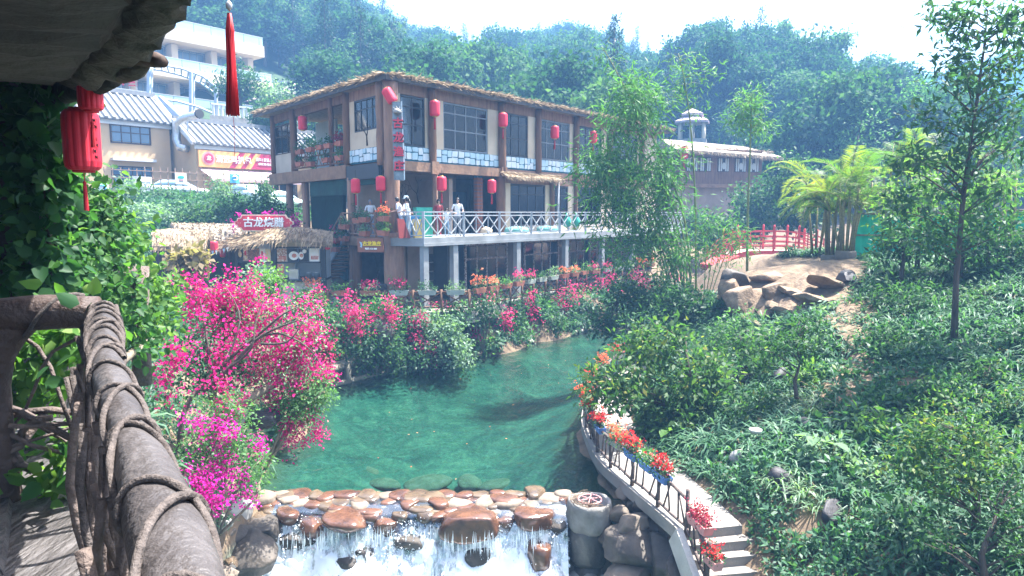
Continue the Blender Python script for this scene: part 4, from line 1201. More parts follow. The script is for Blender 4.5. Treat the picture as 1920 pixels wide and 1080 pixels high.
# --- houses up the slope on the left
ANG = RF.ang
def tile_house(name, label, corner, sl, sr, depth, z0, ze, zr, ov=0.35, rib=0.5, m='house_wall'):
 """gabled house: facade from s=sl to s=sr along the frame, ridge parallel to it"""
 fr = Frame((corner.x, corner.y, 0), ANG)
 t = thing(name, label, 'house', fr.p((sl + sr) / 2, depth / 2, z0))
 mb = MB(fr)
 mb.box(sl, sr, 0, depth, z0, ze)
 hd = depth / 2
 mb.add([(sl, 0, ze), (sl, depth, ze), (sl, hd, zr - .15), (sr, 0, ze), (sr, depth, ze), (sr, hd, zr - .15)], [(0, 2, 1), (3, 4, 5), (0, 3, 5, 2)])
 mb.build('wall', m, t)
 mb = MB(fr)
 def slope(y, dz=0.0):
  return ze - .1 + (zr - ze + .1) * ((y + ov) / (hd + ov)) + dz
 y0 = -ov
 mb.add([(sl - .3, y0, slope(y0)), (sr + .3, y0, slope(y0)), (sr + .3, hd, zr), (sl - .3, hd, zr), (sr + .3, depth + ov, slope(y0)), (sl - .3, depth + ov, slope(y0)),
   (sl - .3, y0, slope(y0) + .1), (sr + .3, y0, slope(y0) + .1), (sr + .3, hd, zr + .1), (sl - .3, hd, zr + .1), (sr + .3, depth + ov, slope(y0) + .1), (sl - .3, depth + ov, slope(y0) + .1)],
           [(0, 3, 2, 1), (3, 5, 4, 2), (6, 7, 8, 9), (9, 8, 10, 11), (0, 1, 7, 6), (4, 5, 11, 10), (1, 2, 8, 7), (2, 4, 10, 8), (3, 0, 6, 9), (5, 3, 9, 11)])
 roof = mb.build('roof', 'roof_tile', t)
 n = int((sr - sl + .5) / rib)
 proto = None
 for k in range(n):
  s = sl - .2 + (k + .5) * rib
  mb = MB(fr)
  pts = [(s, y0 - .04, slope(y0) + .12), (s, hd, zr + .12)]
  mb.tube(pts, .12, 6)
  mb.build('tile_row', 'tile_cap', roof)
 mb = MB(fr); mb.box(sl - .35, sr + .35, hd - .18, hd + .18, zr + .1, zr + .42); mb.build('ridge_cap', 'tile_cap', roof)
 mb = MB(fr); mb.beam((sr + .32, y0, slope(y0) + .1), (sr + .32, hd, zr + .14), .25, .28); mb.build('verge', 'white_paint', roof)
 mb = MB(fr); mb.beam((sl - .32, y0, slope(y0) + .1), (sl - .32, hd, zr + .14), .25, .28); mb.build('verge', 'white_paint', roof)
 mb = MB(fr); mb.box(sl - .1, sr + .1, -.16, -.003, ze - .38, ze - .06); mb.build('cornice', 'white_paint', t)
 return t, fr
c1 = at(325, 378, 52)
h1t, hf = tile_house('tile_roof_house', 'cream house with grey tiled roof behind the near lantern', c1, -13.5, 0, 6.4, 6.2, 12.75, 15.0)
def hwin(t, fr, a, b_, y0, y1, nx, rows, gm='glass_far', fm='dark_timber', b=0.0):
 s0, zt = fr.hit(a, y0, b); s1, _ = fr.hit(b_, y0, b)
 zb = fr.hit((a + b_) / 2, y1, b)[1]; zt = fr.hit((a + b_) / 2, y0, b)[1]
 return window(fr, s0, s1, zb, zt, b - .05, nx, rows, fm, .07, t, gm, fw=.09)
hwin(h1t, hf, 205, 281, 235, 270, 4, (.6,))
hwin(h1t, hf, 208, 285, 312, 375, 4, (.5, .75))
hwin(h1t, hf, 128, 160, 232, 268, 2, (.6,))
s0, z0 = hf.hit(207, 294); s1, _ = hf.hit(288, 297)
mb = MB(hf); mb.box(s0, s1, -.5, -.003, z0 - .25, z0 - .05); mb.build('ledge', 'white_paint', h1t)
c2 = at(372, 372, 50)
h2t, hg = tile_house('tile_roof_house', 'low cream shop house with grey tiled roof and orange signboard', c2, 0, 15, 5.6, 6.2, 11.1, 12.9)
sb_s1 = hg.hit(518, 300)[0]
zt = hg.hit(372, 281, -.2)[1]; zb = hg.hit(372, 312, -.2)[1]
sb = thing('shop_sign', 'orange and wine red shop signboard with white characters', 'sign', hg.p(sb_s1 / 2, -.2, zb))
mb = MB(hg); mb.box(.05, sb_s1 + 1.5, -.3, -.12, zb, zt); mb.build('board', 'sign_orange', sb)
hh = zt - zb
def stripe(a, b_, m='sign_wine', o=-.312):
 mb = MB(hg); mb.prism([(a, zb), (b_, zb), (b_ + hh * .75, zt), (a + hh * .75, zt)], o, -.301); mb.build('stripe', m, sb)
W_ = sb_s1
stripe(W_ * .36, W_ * .43); stripe(W_ * .50, W_ * .56)
mb = MB(hg); mb.prism([(W_ * .63, zb), (W_ + 1.5, zb), (W_ + 1.5, zt), (W_ * .63 + hh * .75, zt)], -.312, -.301); mb.build('panel', 'sign_wine', sb)
put_text('lettering', '清远鸡扒包', hh * .5, hg, W_ * .42, -.34, zb + hh * .5, 'sign_white', sb, .02, .004, .95)
put_text('lettering', '面包 | 甜品 | 果汁', hh * .24, hg, W_ * .84, -.33, zb + hh * .62, 'sign_white', sb, .012, .004, .85)
put_text('lettering', '新鲜口味 现点现做', hh * .17, hg, W_ * .84, -.33, zb + hh * .34, 'sign_white', sb, .012, .003, .85)
def disc(fr, s, o, z, r, m, name, par, th=.02, n=20, sx=1.0):
 mb = MB(fr); mb.prism([(s + sx * r * math.cos(w), z + r * math.sin(w)) for w in np.linspace(0, 2 * math.pi, n + 1)[:-1]], o - th, o); return mb.build(name, m, par)
disc(hg, W_ * .12, -.302, zb + hh * .52, hh * .42, 'pink_planter', 'roundel', sb)
disc(hg, W_ * .12, -.324, zb + hh * .52, hh * .30, 'sign_wine', 'roundel', sb)
put_text('lettering', '龙', hh * .3, hg, W_ * .12, -.355, zb + hh * .52, 'sign_white', sb, .01, .004)
mb = MB(hg)
za = zb - .12
n_ = 26
mb.add([(0.1, -.1, za), (W_ + 2, -.1, za), (W_ + 2, -1.3, za - .75), (.5, -1.3, za - .75), (.5, -1.3, za - 1.0), (W_ + 2, -1.3, za - 1.0)], [(0, 3, 2, 1), (3, 4, 5, 2)])
mb.build('awning', 'awning', h2t)
hwin(h2t, hg, 445, 515, 343, 378, 6, (.5,))
mb = MB(hg); s0 = hg.hit(516, 360)[0]; mb.box(s0, s0 + 2, -.06, -.004, 6.2, 8.6); mb.build('doorway', 'room_dark', h2t)
dk = thing('exhaust_duct', 'silver exhaust duct bent between the two tiled houses', 'pipe', at(333, 285, 50.5))
mb = MB(); mb.tube([at(372, 214, 50), at(345, 222, 50.4), at(331, 232, 50.6), at(331, 262, 50.6), at(337, 276, 50.4), at(350, 279, 50.2)], .3, 10); mb.build('duct', 'metal_pipe', dk, True)
mb = MB(); mb.tube([at(372.3, 213.9, 49.99), at(374.5, 213, 49.9)], .34, 10); mb.build('duct_end', 'rubber', dk)
mb = MB(); mb.tube([at(352, 217, 50.2), at(352, 245, 50.2)], .06, 5); mb.build('bracket', 'metal_pipe', dk)
# --- hotel on the slope
HF_ = Frame((at(490, 200, 85).x, 85, 0), ANG)
hotel = thing('hotel', 'large cream hotel with glass balconies high on the slope', 'building', HF_.p(-15, 5, 13))
def hb(n, m, *a):
 mb = MB(HF_); mb.box(*a); return mb.build(n, m, hotel)
HLn = -34
hb('wall', 'hotel_wall', HLn, 0, 3.0, 14, 13.0, 25.2)
hb('roof_slab', 'hotel_wall', HLn, .6, -.2, 14, 25.2, 26.5)
hb('balcony_slab', 'hotel_wall', HLn, 1.0, -1.2, 3.0, 20.9, 22.0)
hb('balcony_slab', 'hotel_wall', HLn, 1.0, -3.2, 3.0, 16.2, 17.6)
hb('base_wall', 'hotel_wall', HLn, 1.0, -2.8, 2.9, 12.0, 16.2)
hb('wing_wall', 'hotel_wall', .02, 8, 6.0, 14, 12.0, 21.5)
hb('wing_slab', 'hotel_wall', .65, 9, 4.0, 14, 21.5, 22.6)
hb('wing_slab', 'hotel_wall', 1.02, 10.5, 1.0, 6.0, 17.2, 18.3)
for z, y, sl, sr in ((26.5, -.1, HLn, .5), (22.0, -1.1, HLn, .9), (17.6, -3.1, HLn, .9), (22.6, 4.1, .7, 8.9), (18.3, 1.1, 1.1, 10.4)):
 s = sl
 while s < sr - .1:
  e = min(s + 2.0, sr)
  mb = MB(HF_); mb.box(s + .03, e - .03, y, y + .05, z, z + 1.0); mb.build('glass_panel', 'glass_rail', hotel)
  s = e
 mb = MB(HF_); mb.box(sl, sr, y - .02, y + .07, z + 1.0, z + 1.06); mb.build('handrail', 'white_paint', hotel)
for z0, z1 in ((22.0, 25.0), (17.6, 20.8)):
 s = -.8
 while s > HLn + 4:
  window(HF_, s - 3.6, s, z0 + .05, z1, 2.93, 4, (), 'grey_frame', .1, hotel, 'glass_far', fw=.12)
  mb = MB(HF_); mb.box(s + .05, s + .75, 1.4, 2.98, z0, z1 + .15); mb.build('pier', 'hotel_wall', hotel)
  s -= 4.6
window(HF_, 2, 6.5, 18.4, 21.0, 5.93, 4, (), 'grey_frame', .1, hotel, 'glass_far', fw=.12)
rfs = Frame(at(243, 172, 74), R(20))
rsn = thing('roof_sign', 'red characters standing on a frame in front of the hotel', 'sign', rfs.o)
put_text('lettering', '宿', 2.0, rfs, 0, 0, 1.4, 'sign_red', rsn, .08, .02)
put_text('lettering', '民', 2.0, rfs, -3.2, 0, 1.0, 'sign_red', rsn, .08, .02)
mb = MB(rfs)
for s in (-4, -3.2, -2.4, -.8, 0, .7): mb.box(s - .04, s + .04, .1, .16, -3.5, 1.0)
mb.build('support', 'steel_blue', rsn)
pg = thing('pergola', 'blue grey steel pergola with curved slatted canopy beside the hotel', 'pergola', at(330, 225, 70))
for px, py0, py1, Y in ((279, 120, 180, 68), (358, 135, 210, 70), (362, 138, 210, 72), (405, 165, 215, 72), (283, 128, 180, 70)):
 mb = MB(); mb.beam(at(px, py1 + 20, Y), at(px, py0, Y), .28); mb.build('post', 'steel_blue', pg)
arc1 = [at(265, 122, 67), at(300, 121, 68), at(340, 128, 69.5), at(380, 143, 71), at(405, 163, 72)]
arc2 = [at(265, 127, 70), at(305, 132, 71), at(340, 141, 72), at(375, 155, 73), at(400, 173, 74)]
for a_ in (arc1, arc2):
 mb = MB(); mb.tube(a_, .13, 6); mb.build('arch', 'steel_blue', pg)
for k in range(13):
 t = k / 12 * 3.999; i = int(t); f_ = t - i
 mb = MB(); mb.beam(arc1[i].lerp(arc1[i + 1], f_), arc2[i].lerp(arc2[i + 1], f_), .12, .2); mb.build('slat', 'steel_blue', pg)
arc3 = [at(292, 186, 64), at(330, 189, 65), at(370, 200, 66), at(400, 213, 67), at(408, 228, 67)]
mb = MB(); mb.tube(arc3, .12, 6); mb.build('arch', 'steel_blue', pg)
mb = MB(); mb.beam(at(298, 188, 63), at(355, 243, 62), .5, .9); mb.build('canopy_edge', 'steel_blue', pg)
rw = thing('retaining_wall', 'grey stone retaining wall with white balustrade below the hotel', 'wall', at(470, 250, 62))
a0, a1 = at(395, 250, 60), at(560, 262, 66)
mb = MB(); mb.slab([(a0.x, a0.y), (a1.x, a1.y), (a1.x, a1.y + .8), (a0.x, a0.y + .8)], 8, at(395, 215, 60).z); mb.build('wall', 'rock_grey', rw)
ztop = at(395, 215, 60).z
mb = MB(); mb.beam((a0.x, a0.y + .3, ztop + 1.0), (a1.x, a1.y + .3, ztop + 1.0), .2, .15); mb.build('handrail', 'white_paint', rw)
for k in range(22):
 p = a0.lerp(a1, (k + .5) / 22); mb = MB(); mb.box(p.x - .1, p.x + .1, p.y + .25, p.y + .4, ztop, ztop + .92); mb.build('baluster', 'white_paint', rw)
vf = Frame((at(545, 200, 78).x, 78, 0), ANG)
vl = thing('villa', 'pale villa with pinkish hipped roof behind the lodge roof', 'house', vf.p(6, 3, 14))
mb = MB(vf); mb.box(0, 14, 0, 8, 12, 19.5); mb.build('wall', 'hotel_wall', vl)
mb = MB(vf); mb.add([(-1, -1, 19.4), (15, -1, 19.4), (15, 9, 19.4), (-1, 9, 19.4), (4, 4, 22), (10, 4, 22)], [(0, 1, 5, 4), (1, 2, 5), (2, 3, 4, 5), (3, 0, 4), (3, 2, 1, 0)]); mb.build('roof', 'awning', vl)
hwin(vl, vf, 572, 588, 176, 196, 2, (.5,))
# --- lattice fence with notices, cars
ff = Frame((at(183, 380, 40).x, 40, 0), ANG)
fence = thing('lattice_fence', 'brown square lattice fence above the planted slope', 'fence', ff.p(6, 0, 6.3))
fl = ff.hit(527, 350)[0]
for k in range(int(fl / .46) + 1):
 s = k * .46
 mb = MB(ff); mb.box(s - .025, s + .025, -.025, .025, 6.2 if k % 6 else 5.6, 8.75 + (.15 if int(k / 6) % 2 else 0)); mb.build('bar' if k % 6 else 'post', 'lattice', fence)
for z in (6.6, 7.12, 7.64, 8.16, 8.62):
 mb = MB(ff); mb.box(-.1, fl, -.055, -.027, z - .022, z + .022); mb.build('rail', 'lattice', fence)
def notice(label, a, b_, y0, y1, kind):
 s0, zt = ff.hit(a, y0, -.1); s1, _ = ff.hit(b_, y0, -.1); zb = ff.hit(a, y1, -.1)[1]
 t = thing('notice_board', label, 'sign', ff.p((s0 + s1) / 2, -.1, zb), 'notices on the lattice fence')
 mb = MB(ff); mb.box(s0, s1, -.12, -.07, zb, zt); mb.build('panel', 'poster_white' if kind != 3 else 'poster_blue', t)
 w, h = s1 - s0, zt - zb; cx, cz = (s0 + s1) / 2, (zb + zt) / 2
 if kind == 0 or kind == 3:
  mb = MB(ff); mb.tube([(cx + w * .25 * math.cos(w_), -.13, cz + h * .08 + h * .22 * math.sin(w_)) for w_ in np.linspace(-2.4, 2.8, 14)], [.02 + .05 * math.sin(i / 13 * 3.1) for i in range(14)], 5); mb.build('emblem', 'poster_blue' if kind == 0 else 'poster_white', t)
 if kind == 2:
  disc(ff, cx, -.121, cz + h * .12, h * .14, 'poster_green', 'emblem', t, .01, 16, 2.2)
  for k in range(2):
   mb = MB(ff); mb.box(cx - w * .2, cx + w * .2, -.13, -.121, cz - h * (.15 + .12 * k), cz - h * (.10 + .12 * k)); mb.build('text_line', 'sign_red' if k == 0 else 'grey_frame', t)
 if kind == 1:
  mb = MB(ff)
  for dx in (-.22, .2):
   mb.tube([(cx + dx * w + .14 * math.cos(q), -.128, cz + h * .1 + .12 * math.sin(q * 1.7)) for q in np.linspace(0, 5, 9)], .018, 4)
  mb.build('emblem', 'rail_paint', t)
  for k in range(3):
   mb = MB(ff); mb.box(cx - w * .38, cx + w * .36, -.13, -.121, cz - h * (.2 + .07 * k), cz - h * (.175 + .07 * k)); mb.build('text_line', 'grey_frame', t)
notice('white notice with blue swirl at the left end of the lattice fence', 176, 203, 341, 369, 0)
notice('white notice with faint lettering beside a grey meter box', 259, 284, 331, 360, 1)
notice('white notice with green and blue emblem on the lattice fence', 328, 349, 324, 345, 2)
notice('small blue notice on the lattice fence before the awning', 431, 448, 326, 343, 3)
s0, z0 = ff.hit(249, 356, -.1)
mb = MB(ff); mb.box(s0, s0 + .42, -.2, -.06, z0, z0 + .85); o = mb.build('meter_box', 'rail_paint'); tag(o, 'grey meter box on the lattice fence', 'box')
def car(label, p, rz, m):
 t = thing('parked_car', label, 'car', p, 'cars parked behind the lattice fence', rz)
 t.scale = (.86, .86, .86)
 def loft(secs, name, mm, par):
  mb = MB(); vs, fs = [], []
  for (x, hw, z0, z1, inn) in secs:
   vs += [(x, -hw, z0), (x, hw, z0), (x, hw * 1.0, z0 + (z1 - z0) * .6), (x, hw * inn, z1), (x, -hw * inn, z1), (x, -hw, z0 + (z1 - z0) * .6)]
  for i in range(len(secs) - 1):
   for k in range(6):
    fs.append((i * 6 + k, i * 6 + (k + 1) % 6, i * 6 + 6 + (k + 1) % 6, i * 6 + 6 + k))
  fs += [(5, 4, 3, 2, 1, 0), tuple((len(secs) - 1) * 6 + k for k in range(6))]
  mb.add(vs, fs)
  o = mb.build(name, mm, None, True, origin=False); o.parent = par
  return o
 body = loft([(-2.2, .75, .45, .85, .9), (-2.05, .85, .3, .98, .9), (-1.0, .88, .25, 1.0, .92), (1.0, .88, .25, .95, .92), (1.9, .85, .28, .82, .9), (2.2, .72, .4, .7, .9)], 'body', m, t)
 cab = loft([(-1.75, .78, .95, 1.0, .95), (-1.1, .76, .95, 1.42, .82), (-.2, .76, .95, 1.48, .82), (.5, .76, .95, 1.4, .84), (1.25, .78, .9, .95, .95)], 'cabin_glass', 'glass_rail', t)
 rf = loft([(-1.15, .62, 1.42, 1.46, .9), (-.2, .64, 1.46, 1.52, .9), (.52, .62, 1.39, 1.44, .9)], 'roof_panel', m, t)
 for x in (-1.35, 1.35):
  for y in (-.8, .8):
   mb = MB(); mb.tube([(x, y - .1, .32), (x, y + .1, .32)], .32, 14); o = mb.build('wheel', 'rubber', None, origin=False); o.parent = t
 for y in (-.6, .6):
  mb = MB(); mb.box(2.1, 2.2, y - .14, y + .14, .55, .68); o = mb.build('headlight', 'sign_white', None, origin=False); o.parent = t
 return t
for px, py, Y, rz, m_, lab in ((455, 378, 47, 2.6, 'car_white', 'white car behind the lattice fence below the awning'), (335, 382, 46, 0.2, 'car_white', 'white car behind the lattice fence at the cream house corner'), (523, 388, 44, 1.0, 'car_green', 'pale green car nose beside the lodge post')):
 p = at(px, py, Y); car(lab, (p.x, p.y, h1(p.x, p.y)), rz, m_)
# --- thatched huts and roast meat stall
def thatch_roof(name, parent, ridge, eave, th, seed, dens=150, rows_n=9, m='thatch', sag=0.12, L=.45, sm='straw'):
 """a shaggy thatch between a ridge line and an eave line (lists of points)"""
 ridge = [Vector(p) for p in ridge]; eave = [Vector(p) for p in eave]
 n = len(ridge); k = 6
 mb = MB(); vs = []
 for i in range(n):
  for j in range(k + 1):
   t = j / k
   p = ridge[i].lerp(eave[i], t) + Vector((0, 0, sag * math.sin(t * math.pi) + .04 * random.uniform(-1, 1)))
   vs.append(p)
 m_ = len(vs)
 vs += [p - Vector((0, 0, th)) for p in vs[:m_]]
 fs = []
 for i in range(n - 1):
  for j in range(k):
   a, b_, c, d = i * (k + 1) + j, i * (k + 1) + j + 1, (i + 1) * (k + 1) + j + 1, (i + 1) * (k + 1) + j
   fs += [(a, b_, c, d), (m_ + d, m_ + c, m_ + b_, m_ + a)]
  a, d = i * (k + 1) + k, (i + 1) * (k + 1) + k
  fs.append((a, m_ + a, m_ + d, d))
  a, d = i * (k + 1), (i + 1) * (k + 1)
  fs.append((d, m_ + d, m_ + a, a))
 for i in (0, n - 1):
  for j in range(k):
   a, b_ = i * (k + 1) + j, i * (k + 1) + j + 1
   fs.append((a, m_ + a, m_ + b_, b_))
 mb.add(vs, fs)
 o = mb.build(name, m, parent)
 rows = []
 for j in range(rows_n + 1):
  t = j / rows_n
  for i in range(n - 1):
   a = ridge[i].lerp(eave[i], t); c = ridge[i + 1].lerp(eave[i + 1], t)
   d = (eave[i] - ridge[i]).normalized()
   dz = sag * math.sin(t * math.pi) + .02
   rows.append((np.array(a) + [0, 0, dz], np.array(c) + [0, 0, dz], tuple(d * .9 + Vector((0, 0, -.05 - (.4 if j == rows_n else 0))))))
 strands(rows, L, .03, sm, 'straw', o, dens / rows_n * 2.2, seed, .16)
 return o
STF = Frame(at(608, 560, 28.3) - Vector((0, 0, at(608, 560, 28.3).z)), R(4))
st = thing('food_stall', 'roast meat stall with shaggy thatched roof, food pictures and serving window', 'stall', STF.p(-1.2, .8, Z0))
stb = lambda n, m, *a: (lambda mb: (mb.box(*a), mb.build(n, m, st))[1])(MB(STF))
SW = 2.05
stb('counter', 'plaster_cool', -SW, 0, 0, 1.6, Z0, 3.12)
stb('counter_top', 'black_frame', -SW - .05, .05, -.12, 1.6, 3.123, 3.2)
stb('back_wall', 'stall_inside', -SW, 0, 1.5, 1.6, 3.2, 4.75)
stb('post', 'black_frame', -.1, .1, -.06, .12, Z0, 4.95)
stb('post', 'black_frame', -SW - .1, -SW + .12, -.06, .12, Z0, 4.95)
stb('side_wall', 'stall_inside', -.06, .0, .13, 1.5, 3.2, 4.75)
stb('frieze', 'plaster', -SW + .12, -.1, -.02, .06, 4.60, 4.9)
stb('beam', 'black_frame', -SW + .12, -.1, -.05, .08, 4.53, 4.597)
stb('beam', 'black_frame', -SW + .12, -.1, -.05, .08, 3.90, 3.96)
def food_panel(fr, s0, s1, z0, z1, par, m, art, b=-.03, skew=0.0):
 mb = MB(fr); mb.prism([(s0 + skew, z0), (s1 + skew, z0), (s1, z1), (s0, z1)], b - .03, b); o = mb.build('picture_panel', m, par)
 w, h = s1 - s0, z1 - z0; cx, cz = (s0 + s1) / 2 + skew * .5, (z0 + z1) / 2
 if art == 'plate':
  disc(fr, cx + w * .1, b - .031, cz - h * .05, h * .34, 'sign_white', 'printed_plate', o, .006, 18, w / h * 1.5)
  disc(fr, cx + w * .15, b - .038, cz - h * .05, h * .16, 'food_red', 'printed_food', o, .006, 12, w / h * 1.6)
 elif art == 'plate_half':
  disc(fr, cx - w * .25, b - .031, cz - h * .05, h * .3, 'sign_white', 'printed_plate', o, .006, 18, w / h * .9)
  disc(fr, cx + w * .1, b - .038, cz + h * .28, h * .16, 'sign_white', 'printed_plate', o, .006, 14, 1)
  disc(fr, cx - w * .2, b - .044, cz - h * .05, h * .14, 'food_red', 'printed_food', o, .006, 12, 1)
 elif art == 'ribs':
  for k in range(6):
   x = cx - w * .36 + k * w * .13
   mb = MB(fr); mb.prism([(x, cz - h * .36), (x + w * .1, cz - h * .34), (x + w * .14, cz - h * .05), (x + w * .04, cz - h * .09)], b - .04, b - .031); mb.build('printed_food', 'food_red', o)
 elif art == 'slab':
  mb = MB(fr); mb.prism([(cx - w * .2, cz - h * .05), (cx + w * .2, cz - h * .05), (cx + w * .18, cz + h * .3), (cx - w * .18, cz + h * .3)], b - .04, b - .031); mb.build('printed_food', 'sign_red', o)
  disc(fr, cx, b - .031, cz - h * .25, h * .16, 'food_yellow', 'printed_food', o, .006, 12, 1)
 elif art == 'bird':
  disc(fr, cx, b - .031, cz, h * .25, 'food_yellow', 'printed_food', o, .006, 12, .8)
 return o
edges_ = np.linspace(-SW + .14, -.12, 5)
for k, (m_, art) in enumerate((('food_brown', 'ribs'), ('slate', 'plate'), ('slate', 'plate_half'), ('sign_white', 'ribs'))):
 food_panel(STF, edges_[k] + .02, edges_[k + 1] - .02, 3.97, 4.52, st, m_, art)
mb = MB(STF); mb.box(-SW + .13, -SW + .42, -.03, .0, 3.2, 3.86); mb.build('menu_board', 'food_red', st)
o = stb('tray', 'steel', -1.5, -1.1, .2, .5, 3.203, 3.62)
for x in (-.72, -.38):
 mb = MB(STF); mb.lathe([(.13, 0), (.15, .24), (.16, .26)], 14, (x, .5, 3.203)); mb.build('pot', 'steel', st, True)
stb('light_strip', 'white_paint', -1.5, -.3, 1.44, 1.49, 4.1, 4.13)
SLF = Frame(STF.p(-SW, 0.02, 0), R(-24) + math.pi)
SLF = Frame(STF.p(-SW, 0.02, 0) + Vector((-math.cos(R(28)), math.sin(R(28)), 0)) * 2.25, R(-28))
mb = MB(SLF); mb.box(0, 2.2, .0, 1.3, Z0, 3.12); mb.build('counter', 'plaster_cool', st)
mb = MB(SLF); mb.box(0, 2.2, -.05, .08, 3.88, 3.94); mb.build('beam', 'black_frame', st)
mb = MB(SLF); mb.box(0, 2.2, 1.2, 1.3, 3.12, 4.7); mb.build('back_wall', 'stall_inside', st)
mb = MB(SLF); mb.box(-.08, .08, -.05, .1, Z0, 4.9); mb.build('post', 'black_frame', st)
ed = np.linspace(0.1, 2.15, 7)
for k, (m_, art) in enumerate((('slate', 'bird'), ('food_brown', 'slab'), ('food_dark', 'none'), ('food_dark', 'none'), ('sign_white', 'slab'), ('food_yellow', 'none'))):
 food_panel(SLF, ed[k] + .015, ed[k + 1] - .015, 3.95, 4.5, st, m_, art)
rg = [SLF.p(-.5, .9, 5.05), SLF.p(1.0, .8, 5.2), STF.p(-SW, .7, 5.38), STF.p(-1, .6, 5.42), STF.p(.35, .7, 5.2)]
ev = [SLF.p(-.6, -.75, 4.62), SLF.p(1.0, -.8, 4.66), STF.p(-SW - .1, -.85, 4.86), STF.p(-1, -.8, 4.95), STF.p(.55, -.7, 4.72)]
thatch_roof('thatch_roof', st, rg, ev, .14, 21)
gs = Frame(at(495, 418, 28.9), R(5))
sg = thing('stall_sign', 'red scalloped sign with cream edge and white characters above the stall', 'sign', gs.p(0, .05, -.4))
def cartouche(k, w=1.27, h=.36):
 w, h = w * (1 + (k - 1) * .28), h * k
 half = [(w * .72, h), (w * .78, h * .62), (w * .88, h * .55), (w * .90, h * .25), (w * .98, h * .18)]
 half = half + [(x, -z) for x, z in reversed(half)]
 return half + [(-x, z) for x, z in reversed(half)]
pts_ = cartouche(1.0)
mb = MB(gs); mb.prism(pts_[::-1], 0, .1); mb.build('board', 'sign_cream', sg)
mb = MB(gs); mb.prism(cartouche(.86)[::-1], -.02, -.002); mb.build('face', 'sign_red', sg)
for k, ch in enumerate('古龙烧腊'):
 put_text('lettering', ch, .43, gs, (k - 1.5) * .43, -.06, 0, 'sign_white', sg, .03, .008)
for x in (-1.08, -.98, .98, 1.08): disc(gs, x, -.021, 0, .025, 'pink_planter', 'dot', sg, .01, 8)
for x in (-.7, .7):
 mb = MB(gs); mb.box(x - .04, x + .04, .1, .16, -1.5, .2); mb.build('support', 'black_frame', sg)
ht = thing('thatched_hut', 'pair of low open huts with shaggy grey thatch left of the stall', 'hut', at(370, 520, 29))
thatch_roof('thatch_roof', ht, [at(288, 432, 30), at(330, 428, 30.2), at(395, 432, 30)], [at(285, 462, 28.2), at(335, 463, 28.0), at(385, 461, 28.0)], .2, 31, sag=.2)
thatch_roof('thatch_roof', ht, [at(318, 423, 31), at(375, 420, 31.2), at(440, 421, 31), at(470, 430, 30.6)], [at(330, 436, 29.6), at(400, 449, 29), at(442, 456, 28.7), at(468, 453, 28.8)], .2, 32, sag=.25, sm='straw', m='thatch_grey')
for px, Y in ((300, 29), (335, 28.4), (378, 28.4), (430, 29.4)):
 p = at(px, 470, Y); mb = MB(); mb.tube([(p.x, p.y, Z0 - .3), (p.x, p.y, p.z + .1)], .09, 8); mb.build('post', 'dark_timber', ht)
b0, b1 = at(285, 470, 31.2), at(470, 470, 31.2)
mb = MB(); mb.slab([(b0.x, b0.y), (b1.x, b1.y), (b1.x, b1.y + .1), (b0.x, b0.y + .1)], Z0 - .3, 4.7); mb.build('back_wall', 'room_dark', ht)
bt = thing('bunting', 'string of small pale pennants under the hut eaves', 'bunting', at(400, 470, 28.2))
cpts = [at(360 + 7 * k, 462 + 8 * math.sin(k / 10 * math.pi), 28.1) for k in range(11)]
mb = MB(); mb.tube(cpts, .012, 4); mb.build('cord', 'cable', bt)
for k in range(10):
 p, q = cpts[k], cpts[k + 1]
 a, b_ = p.lerp(q, .15), p.lerp(q, .85)
 mb = MB(); c = (a + b_) / 2 - Vector((0, 0, .2)); mb.add([a, b_, c, a + Vector((0, .01, 0)), b_ + Vector((0, .01, 0)), c + Vector((0, .01, 0))], [(0, 2, 1), (3, 4, 5), (0, 1, 4, 3), (1, 2, 5, 4), (2, 0, 3, 5)])
 mb.build('pennant', ('sign_white', 'pink_planter', 'cloth_blue')[k % 3], bt)
far_lantern('red lantern hanging under the hut eaves beside the bunting', at(402, 473, 28.3), s=.75, group='small red lanterns about the stall', tassel=False)
far_lantern('dim red lantern deeper inside the thatched hut', at(418, 482, 30), s=.6, group='small red lanterns about the stall', tassel=False)
far_lantern('small red lantern between the stall roof and the stairs', at(614, 468, 28), s=.5, group='small red lanterns about the stall', tassel=False)
# --- viewing platform in the foreground
FZ = 4.72
plat = MB(); plat.slab([(-0.2, -1.5), (-0.62, 0.9), (-1.95, 3.0), (-2.3, 4.1), (-7, 4.6), (-7, -1.5)], FZ - .35, FZ - .03)
plat = tag(plat.build('platform_floor', 'carved_floor'), 'carved plank patterned platform floor at the lower left', kind='structure')
rd = random.Random(4)
dirv = Vector((-1.33, 2.1, 0)).normalized(); nrm = Vector((-dirv.y, dirv.x, 0))
for k in range(11):
 o0 = Vector((-0.78, 0.6, FZ)) + nrm * (k * .235)
 L0, L1 = -1.2, 3.3 + rd.uniform(-.2, .25) - .12 * k
 cuts = sorted([L0, rd.uniform(.2, 1.4), rd.uniform(1.6, 2.6), L1])
 for a, c in zip(cuts, cuts[1:]):
  g = .012
  n_ = 7
  top, vs, fs = [], [], []
  for i in range(n_):
   t = i / (n_ - 1)
   x = a + g + (c - a - 2 * g) * t
   wv = .02 * math.sin(x * 2.5 + k)
   for sd, zz in ((g, -.04), (g + .015, 0.004), (.12, .012 + rd.uniform(-.003, .003)), (.22 - g, 0.004), (.235 - g, -.04)):
    vs.append(o0 + dirv * x + nrm * (sd + wv) + Vector((0, 0, zz)))
  for i in range(n_ - 1):
   for j in range(4):
    q = i * 5 + j
    fs.append((q, q + 1, q + 6, q + 5))
  fs += [(0, 1, 2, 3, 4)[::-1], tuple((n_ - 1) * 5 + j for j in range(5))]
  mb = MB(); mb.add(vs, [f[::-1] for f in fs]); mb.build('plank', 'carved_floor', plat)
